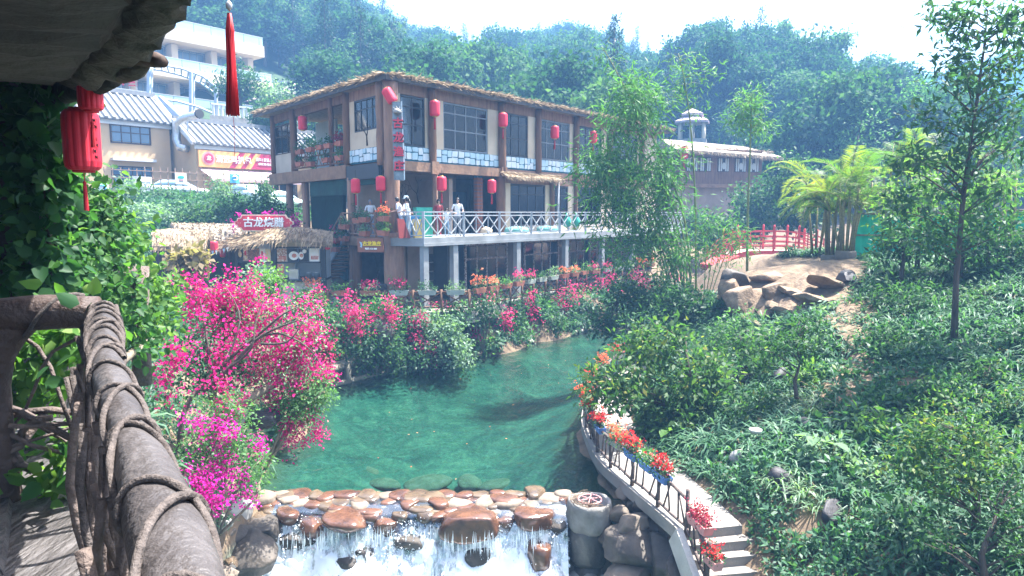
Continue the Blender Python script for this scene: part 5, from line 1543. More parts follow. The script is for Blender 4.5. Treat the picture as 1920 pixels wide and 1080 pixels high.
hr = thing('handrail', 'thick grey log handrail wound with rope beside the camera', 'railing', (-1.1, 1.9, FZ))
RA, RB = Vector((-.055, .22, 5.465)), Vector((-1.88, 3.02, 5.56))
axis = (RB - RA); Lr = axis.length; ax = axis.normalized()
sx_ = ax.cross(Vector((0, 0, 1))).normalized(); sz_ = sx_.cross(ax)
def rail_r(t): return .049 + .005 * math.sin(t * 9) + .004 * math.sin(t * 23 + 1)
def rail_c(t): return RA + axis * t + sx_ * (.016 * math.sin(t * 7)) + Vector((0, 0, .010 * math.sin(t * 5 + 1)))
def lumpy_log(cf, rf, n=40, m=28, t0=0.0, t1=1.0, amp=.05, seed=0):
 mb = MB(); vs, fs = [], []
 ph = [random.Random(seed + i).uniform(0, 6) for i in range(6)]
 for i in range(n):
  t = t0 + (t1 - t0) * i / (n - 1)
  c = cf(t); d = (cf(min(t + .01, 1.02)) - cf(t - .01)).normalized()
  a = d.cross(Vector((0, 0, 1))); a = a.normalized() if a.length > .1 else Vector((1, 0, 0)); b_ = a.cross(d)
  for k in range(m):
   w = 2 * math.pi * k / m
   r_ = rf(t) * (1 + amp * (.5 * math.sin(w * 3 + ph[0] + t * 6) + .35 * math.sin(w * 7 + ph[1] + 4 * math.sin(t * 5)) + .3 * math.sin(t * 34 + ph[2] + w * 2)))
   vs.append(c + a * (math.cos(w) * r_) + b_ * (math.sin(w) * r_))
 for i in range(n - 1):
  for k in range(m):
   k2 = (k + 1) % m
   fs.append((i * m + k, i * m + k2, (i + 1) * m + k2, (i + 1) * m + k))
 fs += [tuple(range(m - 1, -1, -1)), tuple((n - 1) * m + k for k in range(m))]
 return mb.add(vs, fs)
lumpy_log(rail_c, rail_r, 60, 32).build('rail_log', 'log_rail', hr, True)
def rope(path, r=.0068, tw=300, name='rope', par=None, n=9):
 """a laid rope: three-lobed section twisted along the path"""
 path = [Vector(p) for p in path]
 mb = MB(); vs, fs = [], []; ref = None; dist = 0
 for i, p in enumerate(path):
  t = (path[min(i + 1, len(path) - 1)] - path[max(i - 1, 0)]).normalized()
  if i: dist += (p - path[i - 1]).length
  if ref is None: ref = Vector((0, 0, 1)) if abs(t.z) < .9 else Vector((1, 0, 0))
  a = (ref - t * ref.dot(t)).normalized(); ref = a; b_ = t.cross(a)
  for k in range(n):
   w = 2 * math.pi * k / n
   rr = r * (1 + .16 * math.cos(3 * (w - dist * tw * .33)))
   vs.append(p + a * math.cos(w) * rr + b_ * math.sin(w) * rr)
 for i in range(len(path) - 1):
  for k in range(n):
   k2 = (k + 1) % n
   fs.append((i * n + k, i * n + k2, (i + 1) * n + k2, (i + 1) * n + k))
 mb.add(vs, fs)
 return mb.build(name, 'rope_hemp', par, True)
mat('rope_hemp', (0.115, 0.095, 0.085), (0.045, 0.036, 0.032), 0.9, 60, 0.5, 150)
def helix(t0, t1, turns, ph, wob, seed, lift=1.0):
 rd = random.Random(seed); pts = []
 n = int(turns * 40)
 knots = [rd.uniform(-.35, .35) for _ in range(int(turns) + 3)]
 for i in range(n + 1):
  u = i / n
  kx = u * turns; ki = int(kx); kk = knots[ki] * (1 - (kx - ki)) + knots[ki + 1] * (kx - ki)
  t = t0 + (t1 - t0) * (u + kk * wob / turns)
  w = 2 * math.pi * turns * u + ph
  t += .022 * math.sin(w + rd.uniform(-.02, .02))
  rr = rail_r(t) * 1.03 + .0035 * lift
  pts.append(rail_c(t) + sx_ * math.cos(w) * rr + sz_ * math.sin(w) * rr)
 return pts
rope(helix(.06, .66, 5.6, 1.0, .5, 3), par=hr)
rope(helix(.66, .99, 7.0, .4, .4, 7), .0085, par=hr)
rope(helix(.9, .2, 5.2, 2.2, .8, 9, 1.9), .0072, par=hr)
LA, LB = RB + Vector((-.02, .0, -.01)), Vector((-3.2, 2.75, 5.50))
lumpy_log(lambda t: LA + (LB - LA) * t + Vector((0, 0, .015 * math.sin(t * 8))), lambda t: .072 + .008 * math.sin(t * 7), 30, 24).build('rail_log', 'log_dark', hr, True)
lx = (LB - LA).normalized()
pts_ = []
for i in range(46):
 u = i / 45; w = u * 2 * math.pi * 2.6 + 1
 pts_.append(LA + (LB - LA) * (u * .8 + .05) + Vector((0, 0, 1)) * math.sin(w) * .088 + lx.cross(Vector((0, 0, 1))) * math.cos(w) * .088)
rope(pts_, .009, par=hr)
pc = LA.lerp(LB, .33)
mb = MB(); prof = [(-.03, .075), (.0, .11), (-.09, .10)]
zz = [FZ - .1, FZ + .1, FZ + .3, FZ + .5, FZ + .62, FZ + .70, FZ + .78]
ww = [.075, .07, .06, .062, .09, .14, .22]
vs, fs = [], []
for z, w in zip(zz, ww):
 for k in range(12):
  a_ = 2 * math.pi * k / 12
  vs.append(pc + lx * (math.cos(a_) * w) + lx.cross(Vector((0, 0, 1))) * (math.sin(a_) * .06) + Vector((0, 0, z - pc.z)))
for i in range(6):
 for k in range(12):
  fs.append((i * 12 + k, i * 12 + (k + 1) % 12, i * 12 + 12 + (k + 1) % 12, i * 12 + 12 + k))
mb.add(vs, fs); mb.build('post', 'log_dark', hr, True)
for (x, y, r_) in ((RB.x - .02, RB.y - .02, .065),):
 mb = MB(); mb.tube([(x, y, FZ - .2), (x + .01, y, FZ + .3), (x, y + .01, 5.5)], [r_, r_ * .85, r_], 12); mb.build('post', 'log_dark', hr, True)
vr = random.Random(12)
for k in range(46):
 u = vr.uniform(.2, 1.0)
 top = rail_c(u) + sx_ * vr.uniform(-.10, -.015) + Vector((0, 0, -.06))
 bot = Vector((top.x, top.y, FZ)) + sx_ * vr.uniform(-.04, .06) + ax * vr.uniform(-.18, .18)
 n_ = 7; p_ = []
 for i in range(n_):
  t = i / (n_ - 1); q = top.lerp(bot, t) + ax * .03 * math.sin(t * 5 + k) + sx_ * .02 * math.sin(t * 7 + 2 * k)
  p_.append(q)
 mb = MB(); mb.tube(p_, vr.uniform(.006, .014), 6, jit=.12); mb.build('hanging_vine', 'vine_wood' if k % 3 else 'rope_hemp', hr, True)
for k in range(26):
 u0, u1 = vr.uniform(-.05, 1.0), vr.uniform(-.05, 1.0)
 if abs(u0 - u1) < .15: u1 = u0 + .35
 a = LA.lerp(LB, u0); c = LA.lerp(LB, u1)
 a.z = vr.choice((5.45, FZ + .35, FZ + .1)); c.z = FZ + vr.uniform(-.02, .25) if a.z > 5 else FZ + vr.uniform(.2, .75)
 p_ = []
 for i in range(8):
  t = i / 7; q = a.lerp(c, t); q.y += .05 * math.sin(t * 6 + k) + .03; q.z += .09 * math.sin(t * 4 + 2 * k) * math.sin(t * 3.14); p_.append(q)
 mb = MB(); mb.tube(p_, vr.uniform(.007, .017), 6, jit=.15); mb.build('woven_vine', 'vine_wood', hr, True)
# --- carved rock-like canopy overhead
cn = thing('rock_canopy', 'dark carved rock canopy hanging over the upper left corner', 'canopy', (-3.6, 4.6, FZ))
rim = [at(430, -150, 1.9), at(372, -15, 2.45), at(350, 30, 2.7), at(318, 78, 3.0), at(288, 108, 3.3), at(262, 118, 3.6), at(228, 148, 4.0), at(188, 167, 4.5), at(140, 163, 5.0), at(95, 172, 5.5), at(0, 185, 6.0), at(-160, 190, 6.2), at(-420, 160, 6)]
cen = Vector((-4.2, 2.4, 7.0))
def smooth_curve(P_, k=4):
 out = []
 for i in range(len(P_) - 1):
  p0, p1, p2, p3 = P_[max(i - 1, 0)], P_[i], P_[i + 1], P_[min(i + 2, len(P_) - 1)]
  for j in range(k):
   t = j / k
   out.append(0.5 * ((2 * p1) + (p2 - p0) * t + (2 * p0 - 5 * p1 + 4 * p2 - p3) * t * t + (3 * p1 - p0 - 3 * p2 + p3) * t ** 3))
 return out + [P_[-1]]
rimc = smooth_curve(rim, 5)
rd = random.Random(2)
def ringpt(p, off, dz):
 d = (cen - p); d.z = 0; d.normalize()
 return p + d * off + Vector((0, 0, dz))
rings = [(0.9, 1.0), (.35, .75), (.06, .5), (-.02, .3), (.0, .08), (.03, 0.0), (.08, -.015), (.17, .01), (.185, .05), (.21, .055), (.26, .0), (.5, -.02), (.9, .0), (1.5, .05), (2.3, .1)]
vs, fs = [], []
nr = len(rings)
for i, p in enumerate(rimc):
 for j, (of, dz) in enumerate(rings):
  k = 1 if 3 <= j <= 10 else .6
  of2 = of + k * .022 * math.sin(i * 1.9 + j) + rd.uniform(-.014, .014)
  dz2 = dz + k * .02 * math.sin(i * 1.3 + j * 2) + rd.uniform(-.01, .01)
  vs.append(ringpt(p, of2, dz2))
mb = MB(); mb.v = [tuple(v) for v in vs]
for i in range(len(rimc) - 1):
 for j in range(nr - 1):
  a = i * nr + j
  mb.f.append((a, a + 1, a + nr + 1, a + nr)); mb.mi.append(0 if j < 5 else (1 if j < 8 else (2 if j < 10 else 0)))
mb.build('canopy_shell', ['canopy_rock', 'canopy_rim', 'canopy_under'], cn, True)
for (px, py, Y, r_, sx2) in ((235, 150, 3.95, .1, 2.2), (200, 158, 4.3, .12, 2.4), (150, 160, 4.8, .16, 2.2), (100, 170, 5.2, .22, 2.0)):
 pass
mb = MB(); mb.slab([(-10, -6), (-.75, -6), (-.75, .6), (-1.45, 1.9), (-2.2, 3.1), (-3.2, 4.2), (-6, 5.2), (-10, 5.2)], 7.75, 8.1); mb.build('roof_slab', 'canopy_rock', cn)  # unseen slab added over and behind the camera to shade the platform corner
mb = MB(); mb.box(-9.2, -9.0, -6, 5.2, 4, 7.75); mb.build('side_wall', 'canopy_rock', cn)  # unseen wall added at the left to keep sky light off the poster
mb = MB(); mb.tube([at(250, 112, 3.7), at(272, 108, 3.55), at(292, 112, 3.4), at(305, 116, 3.35)], [.055, .045, .04, .028], 10, jit=.1); mb.build('branch_stub', 'dark_timber', cn, True)
mb = MB(); mb.tube([at(225, 140, 3.95), at(250, 128, 3.75), at(272, 121, 3.6)], [.05, .06, .03], 10, jit=.1); mb.build('branch_stub', 'canopy_rim', cn, True)
mb = MB(); mb.tube([at(60, 205, 5.3), at(110, 175, 5.0), at(170, 163, 4.65), at(212, 150, 4.2)], [.1, .09, .07, .05], 10, jit=.12); mb.build('limb', 'canopy_rock', cn, True)
mb = MB(); mb.tube([at(55, 215, 5.3), at(75, 245, 5.25), at(100, 180, 5.2), at(135, 168, 5)], [.05, .05, .045, .03], 8); mb.build('limb', 'bark_pale', cn, True)
lumpy_log(lambda t: Vector((-4.05, 5.35, FZ - 1.0 + 3.6 * t)) + Vector((.08 * math.sin(t * 5), 0, 0)), lambda t: .30 + .12 * (t - .5) ** 2 * 4, 24, 18, amp=.18).build('column', 'canopy_rock', cn, True)
mb = MB(); mb.tube([at(92, 480, 5.1), at(90, 400, 5.1), at(97, 330, 5.05), at(90, 250, 5.1)], .045, 8); mb.build('stem', 'bark_pale', cn, True)
# --- near lanterns and tassel
def near_lantern(label, p, w, h, tassel, cord, ink=True, rz=0.3):
 t = thing('lantern', label, 'lantern', p, 'red lanterns under the rock canopy', rz)
 def lk(mb, n, m, sm=False):
  o = mb.build(n, m, None, sm, origin=False); o.parent = t; return o
 n = 14; mb = MB(); vs, fs = [], []
 prof = [(.30, 0), (.40, .012), (.475, .06), (.5, .15), (.5, .5), (.5, .85), (.475, .94), (.40, .988), (.30, 1)]
 m_ = 4
 for r_, z in prof:
  for k in range(n * m_):
   a = 2 * math.pi * k / (n * m_)
   bulge = 1 - .055 * (1 - abs(math.sin(math.pi * ((k % m_) / m_ + .0)))) * 1.0
   vs.append((r_ * w * bulge * math.cos(a), r_ * w * bulge * math.sin(a), z * h))
 N_ = n * m_
 for i in range(len(prof) - 1):
  for k in range(N_):
   fs.append((i * N_ + k, i * N_ + (k + 1) % N_, (i + 1) * N_ + (k + 1) % N_, (i + 1) * N_ + k))
 mb.add(vs, fs); body = lk(mb, 'lantern_body', 'red_lantern')
 mb = MB(); mb.lathe([(.3 * w, -.012), (.31 * w, .004)], 16); lk(mb, 'end_cap', 'red_tassel')
 mb = MB(); mb.lathe([(.31 * w, h - .004), (.3 * w, h + .012)], 16); lk(mb, 'end_cap', 'red_tassel')
 if cord:
  mb = MB(); mb.tube([(0, 0, h), (0, 0, h + cord)], .004, 5); lk(mb, 'hanging_cord', 'cable')
 if tassel:
  mb = MB(); mb.tube([(0, 0, 0), (0, 0, -.07)], .003, 5); lk(mb, 'tassel_cord', 'red_tassel')
  mb = MB(); mb.lathe([(.006, -.07), (.012, -.08), (.009, -.1), (.012, -.11), (.016, -.11 - tassel)], 8); lk(mb, 'tassel', 'red_tassel')
 if ink:
  for k in range(7):
   a = -.62 + .1 * math.sin(k * 2.1)
   z = h * (.82 - k * .1)
   q = [(math.cos(a + d) * w * .505, math.sin(a + d) * w * .505, z + e) for d, e in ((0, .01), (.07, -.004), (.12, .008), (.16, -.014))]
   mb = MB(); mb.tube(q, [.003, .006, .004, .002], 5); lk(mb, 'ink_stroke', 'lantern_ink')
 return t
p = at(157, 320, 4.6); near_lantern('large red ribbed lantern with ink strokes hanging nearest at the left', p, .225, .405, .16, .3)
p = at(171, 207, 4.5); near_lantern('red lantern half hidden under the canopy edge', p, .15, .2, .13, .05, False)
tl = thing('tassel', 'long red silk tassel hanging free against the hillside', 'tassel', at(437, 215, 3.0))
tp_, bp_ = at(430, 25, 3.0), at(437, 214, 3.0)
mb = MB(); mb.tube([tp_ + Vector((0, 0, .25)), tp_ + Vector((0, 0, .01))], .0025, 5); mb.build('cord', 'red_tassel', tl)
mb = MB(); mb.lathe([(.003, .0), (.013, .01), (.014, .028), (.004, .04)], 10, tuple(tp_ + Vector((0, 0, .012)))); mb.build('bead', 'rail_paint', tl, True)
rd = random.Random(5); mb = MB()
for k in range(150):
 a = rd.uniform(0, 6.28); r0, r1 = .014 * rd.random() ** .5, .029 * rd.random() ** .5
 e = bp_ + Vector((math.cos(a) * r1, math.sin(a) * r1, rd.uniform(-.008, .012)))
 s_ = tp_ + Vector((math.cos(a) * r0 * .5, math.sin(a) * r0 * .5, .0))
 m1 = s_.lerp(e, .18) + Vector((math.cos(a) * r0 * .5, math.sin(a) * r0 * .5, 0)); m2 = s_.lerp(e, .6) + Vector((rd.uniform(-.003, .003), 0, 0))
 mb.tube([s_, m1, m2, e], .0021, 3)
mb.build('tassel_strands', 'red_tassel', tl, True)
mb = MB(); mb.tube([bp_, bp_ + Vector((.003, 0, -.08)), bp_ + Vector((-.002, 0, -.2))], .0012, 3); mb.build('loose_thread', 'red_tassel', tl)
# --- food poster beside the column, small fence behind it
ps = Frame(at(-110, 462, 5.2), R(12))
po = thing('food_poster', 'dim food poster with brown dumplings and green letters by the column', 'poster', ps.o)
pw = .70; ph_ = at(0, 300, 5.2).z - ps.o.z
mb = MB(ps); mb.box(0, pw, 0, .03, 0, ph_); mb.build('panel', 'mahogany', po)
mb = MB(ps); mb.box(.01, pw - .01, -.004, -.0005, .12, ph_ * .82); mb.build('darkened_print', 'dark_timber', po)  # poster colours set darker to stand for the shade it hangs in
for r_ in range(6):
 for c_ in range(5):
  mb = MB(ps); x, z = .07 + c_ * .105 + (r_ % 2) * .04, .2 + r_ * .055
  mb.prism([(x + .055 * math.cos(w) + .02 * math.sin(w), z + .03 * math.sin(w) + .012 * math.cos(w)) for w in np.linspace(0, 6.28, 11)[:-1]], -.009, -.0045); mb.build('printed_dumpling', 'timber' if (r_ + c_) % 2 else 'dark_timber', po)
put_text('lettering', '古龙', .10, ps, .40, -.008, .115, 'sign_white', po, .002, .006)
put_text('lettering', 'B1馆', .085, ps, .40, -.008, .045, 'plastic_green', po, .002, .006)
bf = thing('small_railing', 'small grey slatted railing glimpsed behind the food poster', 'railing', at(10, 535, 7))
for k in range(6):
 mb = MB(); p = at(-18 + 13 * k, 525, 7); q = at(-18 + 13 * k, 462, 7); mb.beam(p, q, .04); mb.build('slat', 'vine_wood', bf)
mb = MB(); mb.beam(at(-40, 530, 6.98), at(44, 528, 6.98), .08, .1); mb.build('rail', 'concrete', bf)
# --- ivy and creepers about the platform
def plant(name, label, cat, base, parts, group=None, stems=None, stem_mat='bark'):
 """parts: list of (part name, (V,Q,rv), material) in world coordinates"""
 t = thing(name, label, cat, base, group)
 for pn, (V, Q, rv), m_ in parts:
  mesh_np(pn, V - np.array(base), Q, m_, rv, None).parent = t
 if stems is not None:
  stems.build('stems', stem_mat, t, True)
 return t
def pix_blob(n, px, py, Y, rx, ry, rY, seed, fill=.45):
 """clump centres in a blob given by its middle pixel and half extents in pixels"""
 c = at(px, py, Y)
 return ell_points(n, (rx * Y / FPX, rY, ry * Y / FPX), tuple(c), fill, .3, seed, -1)
r_ = np.random.default_rng(5)
C = np.array([np.array(at(px, py, Y)) for px, py, Y in zip(r_.normal(72, 22, 150), r_.uniform(150, 560, 150), r_.uniform(4.75, 5.2, 150))])
cr = clump_leaves(C, 9, .09, .105, .085, .3, .4, (-4.05, 5.4, 5.8), .5, r_, hi=True)
st_ = MB()
for k in range(7):
 p0 = at(60 + 8 * k, 560, 5.0); st_.tube([p0, at(58 + 8 * k + 8 * math.sin(k), 430, 4.95), at(66 + 5 * k, 300, 4.95), at(80 + 6 * math.cos(k * 2), 180, 5.0)], [.014, .012, .01, .006], 5)
plant('climbing_ivy', 'broad leaved ivy climbing the dark column', 'climber', tuple(at(70, 560, 5)), [('leaves', cr, 'leaf_ivy')], None, st_, 'vine_wood')
mass = np.concatenate([pix_blob(50, 150, 400, 6.0, 45, 60, .4, 1), pix_blob(64, 168, 480, 6.3, 58, 80, .5, 2), pix_blob(50, 115, 510, 5.4, 55, 55, .4, 3), pix_blob(40, 225, 590, 6.0, 36, 80, .4, 5)])
cr = clump_leaves(mass, 26, .12, .075, .055, .4, .5, tuple(at(160, 520, 6.6)), .35, r_, hi=True)
plant('creeper_mass', 'dense bright green creeper heaped behind the handrail corner', 'climber', tuple(at(170, 700, 6)), [('leaves', cr, 'leaf_ivy')])
mass = np.concatenate([pix_blob(54, 264, 545, 7.6, 30, 55, .4, 7), pix_blob(34, 256, 600, 7.6, 28, 60, .4, 8), pix_blob(26, 200, 440, 7.2, 40, 30, .4, 9)])
cr = clump_leaves(mass, 24, .13, .085, .055, .4, .5, tuple(at(250, 540, 8)), .3, r_, hi=True)
plant('creeper_mass', 'lime green creeper on the far end of the old railing', 'climber', tuple(at(270, 700, 7.6)), [('leaves', cr, 'leaf_lime')])
mass = np.concatenate([pix_blob(40, 40, 700, 3.7, 70, 110, .25, 11), pix_blob(22, 110, 640, 3.6, 40, 60, .2, 12), pix_blob(16, 60, 860, 3.6, 70, 60, .2, 13), pix_blob(10, 120, 890, 3.0, 40, 30, .1, 14)])
cr = clump_leaves(mass, 10, .08, .085, .062, .3, .2, None, .3, r_, hi=True)
plant('creeper', 'young creeper leaves threading the woven vine panel', 'climber', (-2.4, 3.4, FZ), [('leaves', cr, 'leaf_lime')])
cl = [(160, 575, 2.95), (185, 600, 2.9), (130, 870, 2.7), (90, 700, 2.8), (120, 850, 2.8), (165, 665, 2.75), (100, 905, 2.75)]
cr = clump_leaves(np.array([np.array(at(*q)) for q in cl]), 3, .03, .085, .06, .5, 0, None, .2, r_, hi=True)
plant('creeper', 'few large leaves lying on the handrail and vines', 'climber', tuple(at(120, 905, 2.8)), [('leaves', cr, 'leaf_ivy')])
op = thing('old_railing', 'old weathered railing post wrapped in vines among the creepers', 'railing', tuple(at(265, 700, 6.8)))
mb = MB(); mb.tube([at(268, 720, 6.8), at(262, 600, 6.8), at(258, 500, 6.8)], [.1, .09, .1], 10, jit=.1); mb.build('post', 'vine_wood', op, True)
mb = MB(); mb.tube([at(258, 505, 6.8), at(190, 520, 6.2), at(140, 545, 5.4)], [.06, .055, .05], 8, jit=.1); mb.build('rail', 'vine_wood', op, True)
for k in range(5):
 mb = MB(); mb.tube([at(258 + 5 * math.sin(k * 2 + q), 510 + q * 45, 6.75 + .05 * math.cos(k + q)) for q in range(5)], .018, 6); mb.build('vine', 'rope_hemp', op, True)
mb = MB(); mb.tube([at(285, 640, 6.6), at(250, 660, 6.0), at(215, 690, 5.2)], .04, 7, jit=.1); mb.build('rail', 'bark_pale', op, True)
# --- stones
import bmesh
def _ico(sub):
 bm = bmesh.new(); bmesh.ops.create_icosphere(bm, subdivisions=sub, radius=1)
 V = np.array([v.co[:] for v in bm.verts]); F_ = [tuple(v.index for v in f.verts) for f in bm.faces]
 bm.free(); return V, np.array(F_)
ICO = {k: _ico(k) for k in (2, 3, 4)}
def rock_mesh(seed, rad, sub=3, amp=.22, flat=0.0, facet=0.0):
 V, F_ = ICO[sub]
 r = np.random.default_rng(seed)
 d = 1 + amp * vnoise(V, 1.6, seed) + amp * .4 * vnoise(V, 4.2, seed + 1) + amp * .16 * vnoise(V, 10, seed + 2)
 W = V * d[:, None]
 for _ in range(int(facet)):
  n = unit(r.normal(size=(1, 3)))[0]; c = r.uniform(.5, .82)
  h = W @ n
  W = W - np.maximum(h - c, 0)[:, None] * n * .92
 if flat: W[:, 2] = np.where(W[:, 2] > flat, flat + (W[:, 2] - flat) * .25, W[:, 2])
 return W * np.asarray(rad), F_
def stone(name, label, p, rad, m, seed, group=None, sub=3, amp=.22, flat=0.0, rz=0.0, cat='stone', facet=0, parent=None, smooth=True, tilt=None):
 V, F_ = rock_mesh(seed, rad, sub, amp, flat, facet)
 o = mesh_np(name, V, F_, m, None, None, smooth, p)
 o.rotation_euler = (tilt[0] if tilt else 0, tilt[1] if tilt else 0, rz)
 if parent is not None:
  o.parent = parent; o.matrix_parent_inverse = wmat(parent).inverted()
 else:
  tag(o, label, cat, group)
 return o
mb = MB()
mb.v = []; nx_ = 40
for i in range(nx_):
 x = -5.6 + 7.6 * i / (nx_ - 1)
 for (y, z) in ((14.6, -.7), (14.1, -.22), (13.6, -.12), (13.25, -.2), (13.0, -.5), (12.85, -1.1), (12.7, -1.8), (12.3, -2.7)):
  mb.v.append((x, y + .12 * math.sin(x * 2.3), z + .06 * math.sin(x * 3.1 + y * 4)))
for i in range(nx_ - 1):
 for j in range(7):
  a = i * 8 + j; mb.f.append((a, a + 8, a + 9, a + 1)); mb.mi.append(0)
o = mb.build('weir', 'rock_dark', None, True); tag(o, 'low stone weir holding back the turquoise pool', 'weir')
bigs = [(585, 985, 12.95, (.34, .3, .3), 'rock_wet', 'small wet brown boulder left of the long orange one', 21), (725, 985, 12.92, (.3, .28, .26), 'rock_wet', 'wet brown boulder right of the long orange one', 22), (945, 985, 12.95, (.28, .26, .3), 'rock_wet', 'wet brown boulder between the two largest', 23), (1045, 985, 12.95, (.26, .26, .32), 'rock_dark', 'dark wet boulder against the valve column', 24), (690, 1035, 12.75, (.3, .25, .25), 'rock_dark', 'dark boulder low in the left curtain', 25), (900, 1040, 12.7, (.34, .25, .3), 'rock_dark', 'dark boulder low in the middle curtain', 26),
  (650, 966, 12.98, (.56, .42, .22), 'rock_wet', 'long wet orange boulder on the weir left of the middle', 2),
  (880, 978, 12.85, (.66, .52, .42), 'rock_wet', 'largest wet reddish boulder in the middle of the weir', 3),
  (1000, 972, 12.9, (.40, .42, .34), 'rock_wet', 'rounded wet brown boulder near the valve column', 4),
  (500, 992, 12.75, (.56, .45, .36), 'rock_dark', 'dark flat topped boulder at the left end of the weir', 5),
  (770, 1010, 12.98, (.5, .4, .34), 'rock_dark', 'dark boulder half covered by falling water', 6),
  (560, 1010, 12.9, (.5, .45, .3), 'rock_dark', 'dark submerged boulder below the left weir stones', 8),
  (640, 1055, 12.75, (.6, .4, .4), 'rock_dark', 'black wet boulder behind the left curtain of water', 9),
  (1010, 1045, 12.68, (.25, .35, .6), 'rock_wet', 'narrow brown rock standing in the right curtain of water', 10),
  (800, 950, 13.35, (.24, .24, .2), 'rock_dark', 'dark upright stone splashed by the water on the crest', 12)]
for px, py, Y, rad, m_, lab, sd in bigs:
 stone('boulder', lab, at(px, py, Y), rad, m_, sd, 'boulders on the weir', 4, .3, .45, sd, 'boulder', 5)
rd = random.Random(9)
k = 0
for row, (py, Y, n, sz) in enumerate(((930, 13.66, 28, .21), (940, 13.5, 25, .23), (950, 13.34, 24, .23), (962, 13.17, 22, .23), (974, 13.03, 18, .22))):
 cnt = 0
 for i in range(n):
  px = 490 + (575 * (i + rd.uniform(.1, .9)) / n)
  p = at(px, py - (px - 500) * .018 + rd.uniform(-4, 4), Y + rd.uniform(-.07, .07))
  if any(abs(px - b[0]) < b[3][0] * 75 and abs(p.y - b[2]) < .3 for b in bigs[:4]): continue
  w = sz * rd.uniform(.7, 1.5)
  p.z = -.02 - row * .03 + rd.uniform(-.03, .05)
  mm_ = rd.choice(('rock_wet_pale', 'rock_wet_pale', 'rock_wet', 'rock', 'rock_wet')); cnt += 1
  stone('weir_stone', '%s stone, %s from the left in the %s row of the weir crest' % ({'rock_wet_pale': 'wet tan', 'rock_wet': 'wet reddish', 'rock': 'dull brown'}[mm_], nth(cnt - 1), ('rearmost', 'second', 'third', 'fourth', 'front')[row]), p, (w, w * rd.uniform(.6, .9), w * rd.uniform(.45, .75)), mm_, 300 + k, 'flat stones along the weir crest', 3, .2, .45, rd.uniform(0, 3), facet=1)
  k += 1
def foam_mat(name, lo, hi, sc, stretch):
 m, nt, N, L, b = _mat(name)
 b.inputs['Base Color'].default_value = (.86, .90, .93, 1); b.inputs['Roughness'].default_value = .35
 b.inputs['Subsurface Weight'].default_value = 0.0
 f = noise(nt, sc, 6, .62, stretch=stretch, dist=.6)
 f2 = noise(nt, sc * 5, 4, .6, stretch=stretch)
 at_ = N.new('ShaderNodeAttribute'); at_.attribute_name = 'rv'
 a1 = N.new('ShaderNodeMath'); a1.operation = 'MULTIPLY_ADD'; L.new(f2, a1.inputs[0]); a1.inputs[1].default_value = .36; L.new(f, a1.inputs[2])
 a2 = N.new('ShaderNodeMath'); a2.operation = 'ADD'; L.new(a1.outputs[0], a2.inputs[0]); L.new(at_.outputs['Fac'], a2.inputs[1])
 mr = N.new('ShaderNodeMapRange'); mr.inputs[1].default_value = lo + .18; mr.inputs[2].default_value = hi + .18
 L.new(a2.outputs[0], mr.inputs[0])
 tr = N.new('ShaderNodeBsdfTransparent'); tr.inputs[0].default_value = (.9, .95, .97, 1)
 gl = N.new('ShaderNodeBsdfGlossy'); gl.inputs[1].default_value = .08
 m0 = N.new('ShaderNodeMixShader'); m0.inputs[0].default_value = .12
 L.new(tr.outputs[0], m0.inputs[1]); L.new(gl.outputs[0], m0.inputs[2])
 ms = N.new('ShaderNodeMixShader')
 L.new(mr.outputs[0], ms.inputs[0]); L.new(m0.outputs[0], ms.inputs[1]); L.new(b.outputs[0], ms.inputs[2])
 L.new(ms.outputs[0], N['Material Output'].inputs['Surface'])
foam_mat('white_water', .36, .52, 3.0, (1.7, 1.0, .4))
mat('spray', (.88, .92, .95), (.8, .86, .9), .4, 3)
wf = thing('waterfall', 'white foaming water tumbling over the weir boulders', 'waterfall', (-2, 13, -2.5))
nx_, nt_ = 150, 46
xs = np.linspace(-4.9, 1.12, nx_)
T = np.linspace(0, 1, nt_)
prof = np.array([(0, 13.45, .035), (.12, 13.2, .0), (.22, 13.02, -.10), (.32, 12.9, -.3), (.5, 12.74, -.85), (.72, 12.5, -1.5), (.86, 12.2, -1.95), (1, 11.2, -2.3)])
XX, TT = np.meshgrid(xs, T)
YY = np.interp(TT, prof[:, 0], prof[:, 1]); ZZ = np.interp(TT, prof[:, 0], prof[:, 2])
PP = np.stack([XX.ravel(), YY.ravel(), ZZ.ravel()], 1)
tt = TT.ravel()
amp = np.clip((tt - .12) * 1.6, 0, .8)
for lay in range(3):
 dn = vnoise(PP * np.array([1, 1, .5]), 3.6, 3 + lay) * .26 + vnoise(PP, 10, 5 + lay) * .14 + vnoise(PP, 22, 6 + lay) * .07
 YY2 = PP[:, 1] - amp * (dn + .10 + .16 * lay)
 ZZ2 = PP[:, 2] + amp * vnoise(PP, 6, 9 + lay) * .25
 cov = np.interp(tt, [0, .22, .32, .48, .7, 1], [-.8, -.65, -.06, .17, .32, .42]) - .10 * lay + .07 * np.sin(PP[:, 0] * 1.7 + 2)
 o = mesh_np('water_curtain', np.stack([PP[:, 0], YY2, ZZ2], 1), grid_quads(nt_, nx_), 'white_water', cov, None, True); o.parent = wf; o.matrix_parent_inverse = wmat(wf).inverted()
r_ = np.random.default_rng(8)
n = 52000
x = r_.uniform(-4.95, 1.15, n)
keep = r_.random(n) < (.35 + .65 * (np.sin(x * 2.7 + 1) * .5 + .5))
x = x[keep]; n = len(x)
t = .27 + .73 * r_.beta(1.7, 1.5, n)
y = np.interp(t, prof[:, 0], prof[:, 1]) - r_.gamma(1.6, .07, n); z = np.interp(t, prof[:, 0], prof[:, 2]) + r_.normal(.03, .10, n)
P = np.stack([x, y, z], 1)
D = r_.normal(size=(n, 3)) * .5 + np.array([0, -.2, -.6])
l = r_.gamma(2, .011, n)
